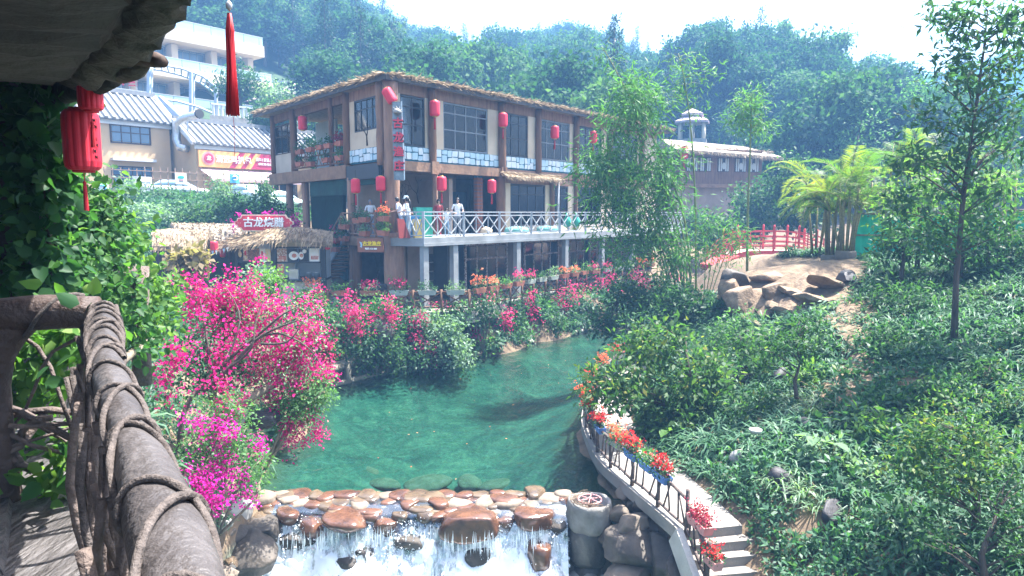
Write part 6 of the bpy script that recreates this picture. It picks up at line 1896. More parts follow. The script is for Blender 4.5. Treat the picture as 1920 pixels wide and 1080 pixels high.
V, Q = leaf_arrays(P, D, r_.normal(size=(n, 3)), l, l * .55)
o = mesh_np('spray', V, Q, 'spray', None, None); o.parent = wf; o.matrix_parent_inverse = wmat(wf).inverted(); o['kind'] = 'stuff'
th = []
for (px0, px1, py, Y, n_) in ((830, 940, 1000, 12.45, 46), (960, 1030, 992, 12.5, 30), (600, 700, 990, 12.6, 26), (700, 830, 985, 12.7, 30), (520, 600, 1000, 12.5, 20)):
 for k in range(n_):
  p = at(r_.uniform(px0, px1), py + r_.uniform(-8, 8), Y + r_.uniform(-.1, .1)); th.append(tuple(p))
th = np.array(th)
V, Q = leaf_arrays(th, np.array([[0, -.12, -1.0]]) + r_.normal(0, .03, (len(th), 3)), np.array([[0, -1.0, 0]]) + r_.normal(0, .2, (len(th), 3)), r_.uniform(.25, .6, len(th)), r_.uniform(.008, .02, len(th)))
o = mesh_np('falling_threads', V, Q, 'spray', None, None); o.parent = wf; o.matrix_parent_inverse = wmat(wf).inverted(); o['kind'] = 'stuff'
fx_ = r_.uniform(-4, 7, 70); fy_ = r_.uniform(14, 34, 70)
kp = H(fx_, fy_) < -.25
P = np.stack([fx_, fy_, np.full(70, .006)], 1)[kp]; n = len(P)
V, Q = leaf_arrays(P, r_.normal(size=(n, 3)) * [1, 1, 0], np.tile([0, 0, 1.0], (n, 1)), r_.uniform(.03, .08, n), r_.uniform(.02, .04, n), .02)
tag(mesh_np('fallen_petals', V, Q, 'bloom_orange', np.repeat(r_.random(n), 4)), 'scattered petals and dead leaves floating on the pool', kind='stuff')
# --- valve column
vc = at(1106, 927, 12.95); vc.z = 0
vt = thing('valve_column', 'stubby concrete column with a rusty pink valve wheel on top', 'column', (vc.x, vc.y, -2.4))
def lumpy_drum(c, r, z0, z1, amp, seed, n=40, k=10, hollow=0.0):
 mb = MB(); vs, fs = [], []
 rr = np.random.default_rng(seed); ph = rr.uniform(0, 6, 8)
 rings_ = [(1 - .10 * (1 - min(1, j / 1.5)) - .03 * max(0, j - k + 3), z0 + (z1 - z0) * j / (k - 1)) for j in range(k)]
 if hollow: rings_ += [(hollow + .05, z1 + .005), (hollow, z1 - .03), (hollow * .96, z1 - .22)]
 for f_, z in rings_:
  for i in range(n):
   w = 2 * math.pi * i / n
   q = r * f_ * (1 + amp * (.5 * math.sin(2 * w + ph[0]) + .4 * math.sin(3 * w + ph[1] + z * 2) + .25 * math.sin(7 * w + ph[2] + z * 5)))
   vs.append((c[0] + q * math.cos(w), c[1] + q * math.sin(w), z + .015 * math.sin(w * 3 + ph[3])))
 m_ = len(rings_)
 for j in range(m_ - 1):
  for i in range(n): fs.append((j * n + i, j * n + (i + 1) % n, (j + 1) * n + (i + 1) % n, (j + 1) * n + i))
 fs.append(tuple((m_ - 1) * n + i for i in range(n))); fs.append(tuple(range(n - 1, -1, -1)))
 return mb.add(vs, fs)
lumpy_drum((vc.x, vc.y), .455, -.36, .22, .05, 1, hollow=.78).build('drum', 'concrete_stain', vt, True)
lumpy_drum((vc.x - .02, vc.y - .03), .40, -1.05, -.33, .07, 2).build('drum', 'wet_concrete', vt, True)
for k in range(16):
 a = 2 * math.pi * k / 16
 V, F_ = rock_mesh(80 + k, (.2, .16, .2), 2, .2, 0, 3)
 o = mesh_np('rubble', V, F_, 'rock_dark' if k % 3 else 'rock_grey', None, vt, False, (vc.x + .3 * math.cos(a), vc.y - .05 + .26 * math.sin(a), -1.35 - .25 * (k % 3))); o.matrix_parent_inverse = wmat(vt).inverted()
lumpy_drum((vc.x, vc.y), .34, -2.7, -1.04, .06, 5).build('drum', 'wet_concrete', vt, True)
mb = MB(); R0 = .235; cz = .24
mb.tube([(vc.x + R0 * math.cos(w), vc.y + R0 * math.sin(w), cz) for w in np.linspace(0, 2 * math.pi, 33)], .018, 8, False); wh = mb.build('valve_wheel', 'wheel_pink', vt, True)
for k in range(6):
 a = k * math.pi / 3 + .3; mb = MB(); mb.tube([(vc.x, vc.y, cz + .01), (vc.x + R0 * math.cos(a), vc.y + R0 * math.sin(a), cz)], .013, 6); mb.build('spoke', 'wheel_pink', wh, True)
mb = MB(); mb.lathe([(.04, -.2), (.04, .02), (.03, .04)], 12, (vc.x, vc.y, cz)); mb.build('hub', 'wheel_pink', wh, True)
rd = random.Random(31); mb = MB()
for k in range(34):
 a = rd.uniform(1.2, 4.6); r0 = rd.uniform(.24, .4)
 p_ = [(vc.x + (r0 + rd.uniform(-.03, .03)) * math.cos(a + q * .35), vc.y + (r0 + rd.uniform(-.03, .03)) * math.sin(a + q * .35), .22 + .03 * math.sin(q + k) + rd.uniform(0, .06)) for q in range(4)]
 mb.tube(p_, .005, 4)
mb.build('twig_nest', 'twig', vt); 
# --- boulders below the walkway
bl = [(1175, 925, 13.3, .22, 'rock'), (1190, 945, 13.1, .16, 'rock'), (1165, 965, 12.7, .26, 'rock'), (1195, 985, 12.35, .38, 'rock'), (1185, 1030, 12.1, .62, 'rock_dark'), (1175, 1085, 11.7, .42, 'rock'), (1265, 1050, 11.6, .6, 'rock_dark'), (1235, 990, 12.2, .3, 'rock_dark'), (1150, 1010, 12.4, .3, 'rock_dark'), (1290, 1090, 11.0, .5, 'rock_dark'), (1215, 940, 12.8, .3, 'rock_dark'), (1240, 1000, 12.7, .5, 'rock_dark')]  # dark tone on the boulders under the walkway stands for its shade
labs = ['small pale stone behind the valve column', 'small flat stone behind the valve column', 'rounded pale stone right of the valve column', 'angular tan boulder right of the valve column', 'broad dark boulder under the angular tan one', 'brown boulder at the bottom edge beside the column', 'large shade-darkened boulder under the walkway', 'dark stone tucked under the walkway edge', 'dark stone wedged against the column', 'shade-darkened boulder under the steps', 'dark stone behind the rounded pale one', 'shaded boulder deep under the walkway']
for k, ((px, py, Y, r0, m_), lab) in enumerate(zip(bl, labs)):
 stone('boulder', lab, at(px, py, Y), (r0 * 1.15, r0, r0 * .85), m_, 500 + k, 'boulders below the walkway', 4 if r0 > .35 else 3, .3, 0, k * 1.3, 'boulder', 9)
lb = [(430, 955, 12.6, .42, 'rock_grey', 'grey boulder under the magenta bougainvillea'), (478, 940, 13.3, .17, 'rock_wet_pale', 'pale rounded stone at the left end of the weir'), (415, 1010, 11.9, .26, 'rock', 'grey stone below the bougainvillea roots'), (432, 1062, 11.3, .16, 'rock_wet_pale', 'small orange stone at the bottom left of the gorge'), (425, 1078, 11.0, .2, 'rock', 'brown stone at the foot of the handrail view'), (405, 975, 11.6, .3, 'rock_grey', 'shaded grey stone behind the rail'), (470, 1040, 12.0, .5, 'rock_dark', 'black boulder in the shade left of the fall'), (440, 1010, 12.4, .5, 'rock_dark', 'dark boulder under the left bank')]
for k, (px, py, Y, r0, m_, lab) in enumerate(lb):
 stone('boulder', lab, at(px, py, Y), (r0 * 1.1, r0, r0 * .8), m_, 540 + k, 'boulders at the left end of the weir', 4, .3, 0, k, 'boulder', 7)
for k, (px, py, r0) in enumerate(((545, 905, .6), (600, 880, .5), (560, 860, .5), (520, 925, .4), (990, 900, .4), (640, 912, .45), (720, 908, .35), (800, 910, .5), (880, 905, .4), (680, 885, .4), (930, 912, .35))):
 p = gnd(px, py, -1.0)
 stone('sunken_rock', 'sunken mossy rock, %s of those lying in the near pool' % nth(k), p, (r0 * 1.3, r0 * .8, r0 * .35), 'log_mossy', 560 + k, 'sunken rocks in the pool', 3, .2, 0, k)
# --- walkway and steps
wk = MB()
nL = len(WALK_L)
poly = [(p[0], p[1]) for p in smooth_curve([Vector(p) for p in WALK_L], 4)]
poly2 = [(p[0], p[1]) for p in smooth_curve([Vector(p) for p in WALK_R], 4)]
n_ = len(poly)
vs = [(x, y, .5) for x, y in poly] + [(x, y, .5) for x, y in poly2] + [(x, y, .26) for x, y in poly] + [(x, y, .26) for x, y in poly2]
fs = []
for i in range(n_ - 1):
 fs += [(i, n_ + i, n_ + i + 1, i + 1), (2 * n_ + i, 2 * n_ + i + 1, 3 * n_ + i + 1, 3 * n_ + i), (i, i + 1, 2 * n_ + i + 1, 2 * n_ + i), (n_ + i, 3 * n_ + i, 3 * n_ + i + 1, n_ + i + 1)]
fs += [(0, 2 * n_, 3 * n_, n_)]
wk.add(vs, fs)
walk = tag(wk.build('walkway', 'walkway_concrete', None, False, False), 'curved pale concrete walkway along the right bank', kind='structure')
wall = MB()
vs, fs = [], []
for i, (x, y) in enumerate(poly):
 j = min(i, len(poly2) - 1); dx, dy = poly2[j][0] - x, poly2[j][1] - y
 L_ = math.hypot(dx, dy); x2, y2 = x + dx / L_ * .12, y + dy / L_ * .12
 vs += [(x2, y2, .27), (x2 + .05, y2, -2.6)]
for i in range(n_ - 1): fs.append((2 * i, 2 * i + 1, 2 * i + 3, 2 * i + 2))
wall.add(vs, fs); o = wall.build('river_wall', 'rock_dark', walk)
stp_l = [(1275, 997, .5), (1287, 1024, .34), (1296, 1052, .18), (1305, 1082, .02), (1314, 1112, -.14), (1322, 1140, -.3)]
stp_r = [(1392, 985, .5), (1413, 1012, .34), (1430, 1040, .18), (1447, 1070, .02), (1464, 1100, -.14), (1480, 1130, -.3)]
for k in range(5):
 a, b_ = gnd(*stp_l[k]), gnd(*stp_r[k]); z = stp_l[k + 1][2]
 c, d = gnd(*stp_r[k + 1]), gnd(*stp_l[k + 1])
 e = (c - b_) * .12; e.z = 0
 mb = MB(); mb.slab([(a.x, a.y), (d.x, d.y), (c.x, c.y), (b_.x, b_.y)], z - .3, z - .004 * 0); mb.build('step', 'walkway_concrete', walk)
sl0, sl1 = gnd(1270, 997, .5), gnd(1330, 1165, -.4)
mb = MB(); mb.beam(sl0 + Vector((-.03, 0, -.05)), sl1 + Vector((-.03, 0, -.05)), .12, .45); mb.build('stair_stringer', 'concrete', walk)
br = thing('branch_railing', 'rustic railing of grey brown branches along the walkway edge', 'railing', (WALK_L[3][0], WALK_L[3][1], .5))
lp = [Vector((x, y, .5)) for x, y in poly]
top0 = gnd(1285, 1024, .34)
path = [gnd(1318, 1112, -.14), gnd(1296, 1052, .18)] + lp[:32]
inw = []
acc = [0]
for a, b_ in zip(path, path[1:]): acc.append(acc[-1] + (b_ - a).length)
def along(s):
 s = max(0, min(s, acc[-1] - 1e-4)); i = np.searchsorted(acc, s, 'right') - 1
 t = (s - acc[i]) / (acc[i + 1] - acc[i]); p = path[i].lerp(path[i + 1], t); d = (path[i + 1] - path[i]).normalized()
 nrm_ = Vector((d.y, -d.x, 0)).normalized()
 return p + nrm_ * .10
rd = random.Random(17)
RAILS = along
s = .1; prev = None
while s < acc[-1] - .4:
 p = along(s); h_ = rd.uniform(.72, .82)
 mb = MB(); mb.tube([p + Vector((0, 0, -.05)), p + Vector((rd.uniform(-.02, .02), 0, h_ * .5)), p + Vector((rd.uniform(-.03, .03), 0, h_))], [.045, .036, .042], 8, jit=.12); mb.build('post', 'vine_wood', br, True)
 if prev is not None:
  q = along(prev)
  for z0, z1, r0 in ((.12, .12, .03), (.62, .62, .034)):
   m1 = along((s + prev) / 2) + Vector((0, 0, (z0 + z1) / 2 + rd.uniform(-.05, .05)))
   mb = MB(); mb.tube([q + Vector((0, 0, z0)), m1, p + Vector((0, 0, z1))], r0, 7, jit=.15); mb.build('rail', 'vine_wood', br, True)
  for k in range(4):
   sa = prev + (s - prev) * (k + rd.uniform(.1, .4)) / 4; sb_ = sa + rd.uniform(-.28, .28)
   mb = MB(); mb.tube([along(sa) + Vector((0, 0, .1)), along(sb_) + Vector((0, 0, .64))], [.02, .016], 6, jit=.15); mb.build('stick', 'vine_wood', br, True)
 prev = s; s += rd.uniform(.85, 1.05)
def trough(label, p, rz, L_, m, bloom, seed, leaf='leaf_shrub', hgt=.26, nb=60, nl=40, group='flower troughs on the branch railing', spread=1.0, bs=.05, box=(.17, .15), name='flower_trough'):
 t = thing(name, label, 'planter', p, group, rz)
 w, h = box
 mb = MB()
 a, c = L_ / 2, w / 2; k = .82
 mb.add([(-a * k, -c * k, 0), (a * k, -c * k, 0), (a * k, c * k, 0), (-a * k, c * k, 0), (-a, -c, h), (a, -c, h), (a, c, h), (-a, c, h), (-a + .02, -c + .02, h), (a - .02, -c + .02, h), (a - .02, c - .02, h), (-a + .02, c - .02, h), (-a + .03, -c + .03, h - .035), (a - .03, -c + .03, h - .035), (a - .03, c - .03, h - .035), (-a + .03, c - .03, h - .035)],
           [(3, 2, 1, 0), (0, 1, 5, 4), (1, 2, 6, 5), (2, 3, 7, 6), (3, 0, 4, 7), (4, 5, 9, 8), (5, 6, 10, 9), (6, 7, 11, 10), (7, 4, 8, 11), (8, 9, 13, 12), (9, 10, 14, 13), (10, 11, 15, 14), (11, 8, 12, 15)])
 o = mb.build('trough', m, None, origin=False); o.parent = t
 mb = MB(); mb.box(-a + .03, a - .03, -c + .03, c - .03, h - .05, h - .034); o = mb.build('soil', 'potting_soil', None, origin=False); o.parent = t
 r = np.random.default_rng(seed)
 if nl:
  C = np.stack([r.uniform(-a * spread, a * spread, nl), r.normal(0, c * .8 * spread, nl), h + np.abs(r.normal(0, hgt * .45, nl))], 1)
  V, Q, rv = clump_leaves(C, 7, .05, bs * 1.15, bs * .6, .5, .3, (0, 0, h - .1), .1, r)
  o = mesh_np('foliage', V, Q, leaf, rv); o.parent = t
 if bloom and nb:
  C = np.stack([r.uniform(-a * spread, a * spread, nb), r.normal(0, c * spread, nb), h + hgt * .35 + np.abs(r.normal(0, hgt * .4, nb))], 1)
  V, Q, rv = clump_leaves(C, 6, .018, bs * .8, bs * .7, .6, .2, None, 0, r)
  o = mesh_np('blossoms', V, Q, bloom, rv); o.parent = t
 return t
def near_s(px, py):
 best = min(np.linspace(0, acc[-1], 300), key=lambda q: (pix(np.array(along(q) + Vector((0, 0, .6))))[0][0] - px) ** 2 + (pix(np.array(along(q) + Vector((0, 0, .6))))[1][0] - py) ** 2)
 return best
tr_ = [(1235, 905, .55, 'blue_planter', 'bloom_red', 'leaf_shrub', 'blue trough with vivid red flowers beside the tall railing post'), (1212, 878, .5, 'blue_planter', None, 'leaf_bamboo', 'trough of bright green leaves without flowers on the railing'), (1185, 855, .5, 'blue_planter', 'bloom_red', 'leaf_shrub', 'trough with dusky red flowers in the middle of the railing'), (1158, 832, .5, 'pale_planter', 'bloom_orange', 'leaf_pale', 'trough with pale pink orange flowers on the railing'), (1125, 806, .55, 'blue_planter', 'bloom_red', 'leaf_shrub', 'grey blue trough with red flowers at the bend of the walkway')]
for k, (px, py, L_, m_, bl_, lf, lab) in enumerate(tr_):
 s = near_s(px, py); p = along(s); q = along(s + .1); rz = math.atan2(q.y - p.y, q.x - p.x)
 trough(lab, p + Vector((0, 0, .56)), rz, L_, m_, bl_, 700 + k, lf, .3, 60, 46, bs=.055)
for k, (px, py, lab, bl_) in enumerate(((1100, 770, 'loose red flowering plant trough left of the walkway bend', 'bloom_red'), (1080, 755, 'small reddish trough plant leaning over the water', 'bloom_orange'), (1110, 722, 'far trough with pink red flowers under the tree', 'bloom_red'), (1140, 700, 'far trough with orange flowers under the tree', 'bloom_orange'), (1172, 688, 'farthest trough with red flowers on the railing', 'bloom_red'))):
 s = near_s(px, py); p = along(s); q = along(s + .1); rz = math.atan2(q.y - p.y, q.x - p.x)
 trough(lab, p + Vector((0, 0, .5)), rz, .6, 'pale_planter', bl_, 730 + k, 'leaf_shrub' if k % 2 else 'leaf_pale', .34, 70, 50, bs=.06, spread=1.15)
s = near_s(1302, 985); p = along(s); q = along(s + .2); rz = math.atan2(q.y - p.y, q.x - p.x)
trough('long pink trough with crimson leaves hung at the head of the steps', p + Vector((.06, 0, .5)), rz, .62, 'pink_planter', 'leaf_crimson', 760, 'leaf_crimson', .2, 60, 34, box=(.2, .16), bs=.045, spread=.8)
s = near_s(1352, 1072); p = along(s)
trough('red flowers at the bottom edge on the stair railing', p + Vector((.05, 0, .45)), rz, .4, 'pink_planter', 'bloom_red', 761, 'leaf_shrub', .2, 40, 24)
# --- ground cover
def tuft(seed, n=22, L=.42, w=.03, arch=.8, spread=.9, m='leaf_grass'):
 r = np.random.default_rng(seed)
 V, Q, rv = [], [], []
 for k in range(n):
  a = r.uniform(0, 6.28); l = L * r.uniform(.55, 1.15); ww = w * r.uniform(.7, 1.2)
  d = np.array([math.cos(a), math.sin(a), 0]); s = np.array([-math.sin(a), math.cos(a), 0])
  el = r.uniform(.6, 1.35); base = d * r.uniform(0, .05); v0 = len(V); c = r.uniform(0, 1)
  p = base.copy(); e = el
  for j in range(4):
   f = (0.6, 1.0, .8, .06)[j]
   V += [p - s * ww * f * .5, p + s * ww * f * .5]; rv += [c, c]
   p = p + (d * math.cos(e) + np.array([0, 0, math.sin(e)])) * (l / 3); e -= arch * r.uniform(.6, 1.3)
  Q += [(v0 + 2 * j, v0 + 2 * j + 1, v0 + 2 * j + 3, v0 + 2 * j + 2) for j in range(3)]
 return mesh_np('strap_tuft', np.array(V), np.array(Q), m, np.array(rv), obj=False)
def leafy(seed, n=60, L=.11, w=.045, rad=(.18, .18, .16), m='leaf_grass', name='leafy_tuft'):
 r = np.random.default_rng(seed)
 C = ell_points(max(4, n // 7), rad, (0, 0, rad[2] * .75), .5, .2, seed, -.6)
 V, Q, rv = clump_leaves(C, 7, rad[0] * .28, L, w, .6, .6, (0, 0, 0), .1, r)
 return mesh_np(name, V, Q, m, rv, obj=False)
TUFTS = [tuft(k) for k in range(5)] + [tuft(10 + k, 26, .5, .034, .95) for k in range(2)] + [tuft(20 + k, 24, .40, .024, .75, m='leaf_spider') for k in range(2)] + [leafy(30 + k) for k in range(3)] + [leafy(40 + k, 40, .16, .09, (.2, .2, .14), 'leaf_shrub') for k in range(2)] + [leafy(50 + k, 80, .085, .03, (.2, .2, .2), 'leaf_grass') for k in range(2)] + [tuft(60, 14, .35, .02, .9, m='leaf_dry')]
def in_poly(px, py, poly):
 inside = np.zeros(len(px), bool); j = len(poly) - 1
 for i in range(len(poly)):
  xi, yi = poly[i]; xj, yj = poly[j]
  c = ((yi > py) != (yj > py)) & (px < (xj - xi) * (py - yi) / (yj - yi + 1e-9) + xi)
  inside ^= c; j = i
 return inside
BARE = [[(1350, 484), (1610, 480), (1640, 505), (1600, 560), (1500, 600), (1380, 600), (1340, 560)], [(1565, 555), (1650, 560), (1640, 690), (1665, 755), (1560, 790), (1525, 745), (1580, 690)], [(1660, 690), (1730, 690), (1740, 740), (1670, 745)], [(1540, 590), (1580, 585), (1590, 640), (1550, 640)], [(1395, 790), (1440, 780), (1445, 830), (1405, 850)], [(1800, 690), (1880, 690), (1870, 740), (1800, 730)]]
WRa = np.array([(p[0], p[1]) for p in WALK_R])
N0 = 42000
X = rng.uniform(2.5, 24, N0); Y = rng.uniform(7, 30, N0)
Z = H(X, Y)
P = np.stack([X, Y, Z], 1)
xr = np.interp(Y, WRa[::1, 1], WRa[::1, 0])
fx, fy = pix(P)
ok = (X > xr + .17) & (vnoise(P, 1.5, 8) < .78) & (Z > np.where(Y < 12, -.8, .42)) & (fx > 1120) & (fx < 2080) & (fy < 1200) & (fy > 470)
stepx = np.interp(Y, [8, 9.5, 10.7, 11.7], [5.1, 4.55, 4.2, 4.03])
ok &= ~((Y < 11.9) & (X < stepx))
for i_, poly_ in enumerate(BARE): ok &= ~(in_poly(fx, fy, poly_) & (rng.random(N0) < (1 if i_ == 0 else .86)))
P = P[ok]
P = thin(P, .125)
fx, fy = pix(P)
n = len(P)
patch = vnoise(P, .9, 3) + rng.normal(0, .25, n)
kd = np.where(patch > .35, rng.integers(0, 7, n), np.where(patch > -.35, rng.integers(0, 5, n), rng.integers(9, 14, n)))
low = in_poly(fx, fy, [(1330, 860), (1480, 880), (1640, 980), (1720, 1090), (1400, 1100), (1440, 1010)])
kd = np.where(low, rng.integers(9, 12, n), kd)
spd = in_poly(fx, fy, [(1420, 895), (1480, 880), (1560, 930), (1620, 960), (1580, 1000), (1470, 950)]) | in_poly(fx, fy, [(1455, 745), (1550, 745), (1560, 790), (1470, 785)])
kd = np.where(spd & (rng.random(n) < .8), rng.integers(7, 9, n), kd)
s_ = rng.uniform(.85, 1.6, n) * np.where(fy > 900, .85, 1.0)
kd = np.where(rng.random(n) < .035, 16, kd)
scatter('ground_cover', TUFTS, P + np.array([0, 0, -.03]), kd, np.stack([s_, s_, s_], 1), np.stack([rng.normal(0, .12, n), rng.normal(0, .12, n), rng.uniform(0, 6.28, n)], 1), 'strappy green ground cover over the right hillside')
print('ground cover', n)
ex = np.arange(4, 14, .12); ey = np.arange(12, 27, .12); EX_, EY_ = np.meshgrid(ex, ey); EZ_ = H(EX_, EY_)
q3 = np.stack([EX_.ravel(), EY_.ravel(), EZ_.ravel()], 1); bx_, by_ = pix(q3)
inb = np.zeros(len(q3), bool)
for poly_ in BARE: inb |= in_poly(bx_ + 9 * np.sin(by_ * .21), by_ + 6 * np.sin(bx_ * .17), poly_)
qd = grid_quads(*EX_.shape); qd = qd[inb[qd].all(1)]
mat('bare_earth', (0.21, 0.148, 0.092), (0.085, 0.058, 0.036), 0.95, 4, 1.0, 9)
q3[:, 2] += .07 + .05 * np.abs(vnoise(q3, 2.2, 4))
tag(mesh_np('bare_earth', q3, qd, 'bare_earth', smooth=True), 'pale bare earth on the mound and hillside', kind='structure')
X = rng.uniform(-34, 12, 30000); Y = rng.uniform(5, 47, 30000); Z = H(X, Y); P = np.stack([X, Y, Z], 1)
fx, fy = pix(P)
ok = (Z > .05) & (fx > 150) & (fx < 1330) & ((fy > 560) | ((Y > 31.5) & (X < -13))) & ~((X > -16.2) & (Y > 26.4) & (Y < 31.5) & (Z > 1.5)) & ~((X > -4) & (Y < 12.9))
ok &= ~((Y > 26) & (X > -13))| ((Z < 1.7) & (Y < 45))
ok &= (X < np.interp(Y, WLa[:, 1], WLa[:, 0]) - .3) | (Y > 24)
P = thin(P[ok], .24); n = len(P)
s_ = rng.uniform(.8, 1.5, n) * np.where(P[:, 1] > 25, 1.5, 1)
scatter('bank_undergrowth', TUFTS, P, rng.choice([9, 10, 11, 12, 13, 14, 15, 0, 5], n), np.stack([s_, s_, s_], 1), np.stack([rng.normal(0, .2, n), rng.normal(0, .2, n), rng.uniform(0, 6.28, n)], 1), 'mixed green undergrowth on the left river bank and slope')
print('undergrowth', n)
# --- trees of the right bank
def tree(name, label, base, spine, r0, blobs, leafm, L, W, per=16, cs=.16, group=None, bark='bark', limbs=22, up=.6, droop=.2, seed=0, cat='tree', rend=.25, flat=1.0, out=.5):
 """spine: list of points from base to top; blobs: arrays of clump centres"""
 t = thing(name, label, cat, base, group)
 spine = [Vector(p) for p in spine]
 C = np.concatenate(blobs)
 r = np.random.default_rng(seed)
 mb = MB()
 n = len(spine)
 mb.tube(spine, [r0 * (1.2 if i == 0 else 1) * (1 - (1 - rend) * i / (n - 1)) for i in range(n)], 10, jit=.06)
 mb.build('trunk', bark, t, True)
 lm = MB()
 S = np.array([tuple(p) for p in spine]); cum = np.linspace(0, 1, n)
 dense = np.concatenate([np.linspace(S[i], S[i + 1], 6, endpoint=False) for i in range(n - 1)] + [S[-1:]])
 for c in C[r.permutation(len(C))[:limbs]]:
  d = np.linalg.norm(dense[:, :2] - c[:2], axis=1)
  cost = np.abs((c[2] - dense[:, 2]) - .55 * np.maximum(d, .1)) + .2 * d
  a = Vector(dense[int(np.argmin(cost))]); q = Vector(c)
  k = max(.3, (q - a).length)
  rr = min(r0 * .36, .010 + .012 * k)
  m1 = a.lerp(q, .5) + Vector((r.normal(0, .06) * k, r.normal(0, .06) * k, .06 * k))
  lm.tube([a, m1, q], [rr, rr * .6, rr * .2], 5)
 lm.build('limbs', bark, t, True)
 V, Q, rv = clump_leaves(C, per, cs, L, W, up, out, tuple(C.mean(0) - np.array([0, 0, .5])), droop, r, flat)
 mesh_np('crown', V - np.array(base), Q, leafm, rv).parent = t
 return t
def gp(px, py, Y):
 p = at(px, py, Y); return Vector((p.x, p.y, h1(p.x, p.y) - .05))
B = pix_blob
b0 = gp(1300, 800, 16.4)
tree('walkway_tree', 'leafy tree with glossy leaves leaning over the walkway', b0, [b0, at(1302, 745, 16.3), at(1290, 690, 16.3), at(1285, 640, 16.5)], .1,
     [B(48, 1155, 722, 15.6, 72, 40, .7, 1), B(50, 1230, 650, 16.4, 75, 55, .9, 2), B(56, 1290, 735, 16.2, 90, 66, .9, 3), B(24, 1245, 790, 15.7, 60, 55, .6, 4), B(18, 1350, 690, 16.8, 40, 50, .7, 5)], 'leaf_young', .19, .082, 22, .18, seed=1)
b0 = gp(1310, 640, 23.5)
tree('river_tree', 'dark tree on the right bank beneath the bamboo', b0, [b0, at(1300, 600, 23.6), at(1282, 560, 23.6)], .11, [B(60, 1282, 580, 23.5, 50, 50, .9, 11), B(20, 1320, 610, 23, 40, 35, .8, 12), B(26, 1255, 560, 24.5, 40, 30, .8, 15)], 'leaf_tree', .19, .09, 22, .2, seed=2)
tree('river_tree', 'branch of a tree drooping over the river in mid stream', b0 + Vector((.2, .6, 0)), [b0 + Vector((.2, .6, 0)), at(1270, 590, 24.5), at(1215, 570, 25.5), at(1160, 565, 26)], .1, [B(48, 1175, 560, 25.8, 48, 40, .8, 13), B(22, 1135, 610, 25.2, 28, 25, .5, 14), B(18, 1225, 555, 25, 40, 25, .6, 16)], 'leaf_tree', .2, .09, 22, .2, seed=3)
b0 = gp(1496, 760, 14.8)
tree('sapling', 'slender sapling with pale fresh leaves on the hillside', b0, [b0, at(1490, 715, 14.8), at(1500, 680, 14.9), at(1492, 640, 15)], .05, [B(26, 1480, 640, 15, 70, 32, .6, 21), B(12, 1425, 662, 15, 40, 28, .5, 22), B(10, 1520, 612, 15.2, 34, 24, .5, 23)], 'leaf_young', .15, .06, 18, .15, seed=4, limbs=14)
b0 = gp(1400, 690, 17.5)
tree('sapling', 'low bushy sapling between the walkway tree and the rocks', b0, [b0, at(1395, 650, 17.6), at(1385, 625, 17.7)], .05, [B(30, 1390, 640, 17.6, 50, 36, .7, 24), B(14, 1435, 690, 17, 40, 26, .5, 25)], 'leaf_young', .14, .065, 18, .16, seed=5, limbs=12)
b0 = gp(1788, 655, 15.6)
tb = []
for k, (px, py, rx, ry) in enumerate(((1840, 30, 70, 26), (1790, 18, 50, 14), (1905, 20, 40, 18), (1775, 112, 44, 14), (1910, 112, 36, 18), (1890, 65, 50, 22), (1800, 50, 36, 16), (1860, 130, 60, 20), (1790, 150, 60, 20), (1885, 170, 55, 26), (1760, 215, 60, 20), (1850, 225, 60, 22), (1895, 270, 50, 26), (1800, 285, 70, 24), (1720, 300, 50, 20), (1760, 345, 70, 24), (1850, 350, 60, 26), (1700, 380, 50, 24), (1780, 410, 70, 24), (1880, 430, 50, 30), (1750, 450, 50, 20))):
 tb.append(B(11, px, py, 15.6 + .6 * math.sin(k * 2.2), rx, ry, .6, 30 + k))
tree('tall_tree', 'tall slim tree with tiered glossy foliage near the right edge', b0, [b0, at(1793, 520, 15.6), at(1805, 380, 15.6), at(1815, 300, 15.6), at(1830, 200, 15.6), at(1845, 90, 15.6), at(1852, 20, 15.6)], .07, tb, 'leaf_shrub', .22, .075, 15, .17, seed=6, limbs=60, rend=.2, bark='bark')
b0 = gp(1830, 1010, 9.6)
tree('hillside_tree', 'spreading tree with yellow green tips in the lower right', b0, [b0, at(1832, 940, 9.7), at(1830, 860, 9.8), at(1825, 800, 9.9)], .06, [B(40, 1790, 800, 9.9, 110, 60, .6, 51), B(34, 1850, 850, 9.4, 90, 60, .6, 52), B(26, 1720, 850, 9.8, 70, 50, .5, 53), B(22, 1780, 900, 9.4, 90, 40, .5, 54)], 'leaf_young', .10, .042, 20, .11, seed=7, limbs=36)
b0 = gp(1870, 1090, 8.3)
tree('hillside_tree', 'dark branching tree at the bottom right corner', b0, [b0, at(1840, 1040, 8.5), at(1870, 960, 8.6)], .06, [B(36, 1880, 990, 8.6, 70, 70, .5, 56), B(16, 1900, 920, 8.8, 50, 50, .5, 57), B(14, 1760, 1000, 8.8, 50, 30, .4, 58)], 'leaf_tree', .09, .038, 20, .1, seed=8, limbs=24)
b0 = gp(1770, 760, 13.2)
tree('hillside_shrub', 'rounded shrub with pale new leaves below the tall tree', b0, [b0, b0 + Vector((0, 0, .4)), at(1765, 735, 13.2)], .04, [B(34, 1765, 745, 13.2, 55, 42, .5, 61)], 'leaf_young', .12, .05, 20, .12, seed=9, limbs=10, cat='shrub')
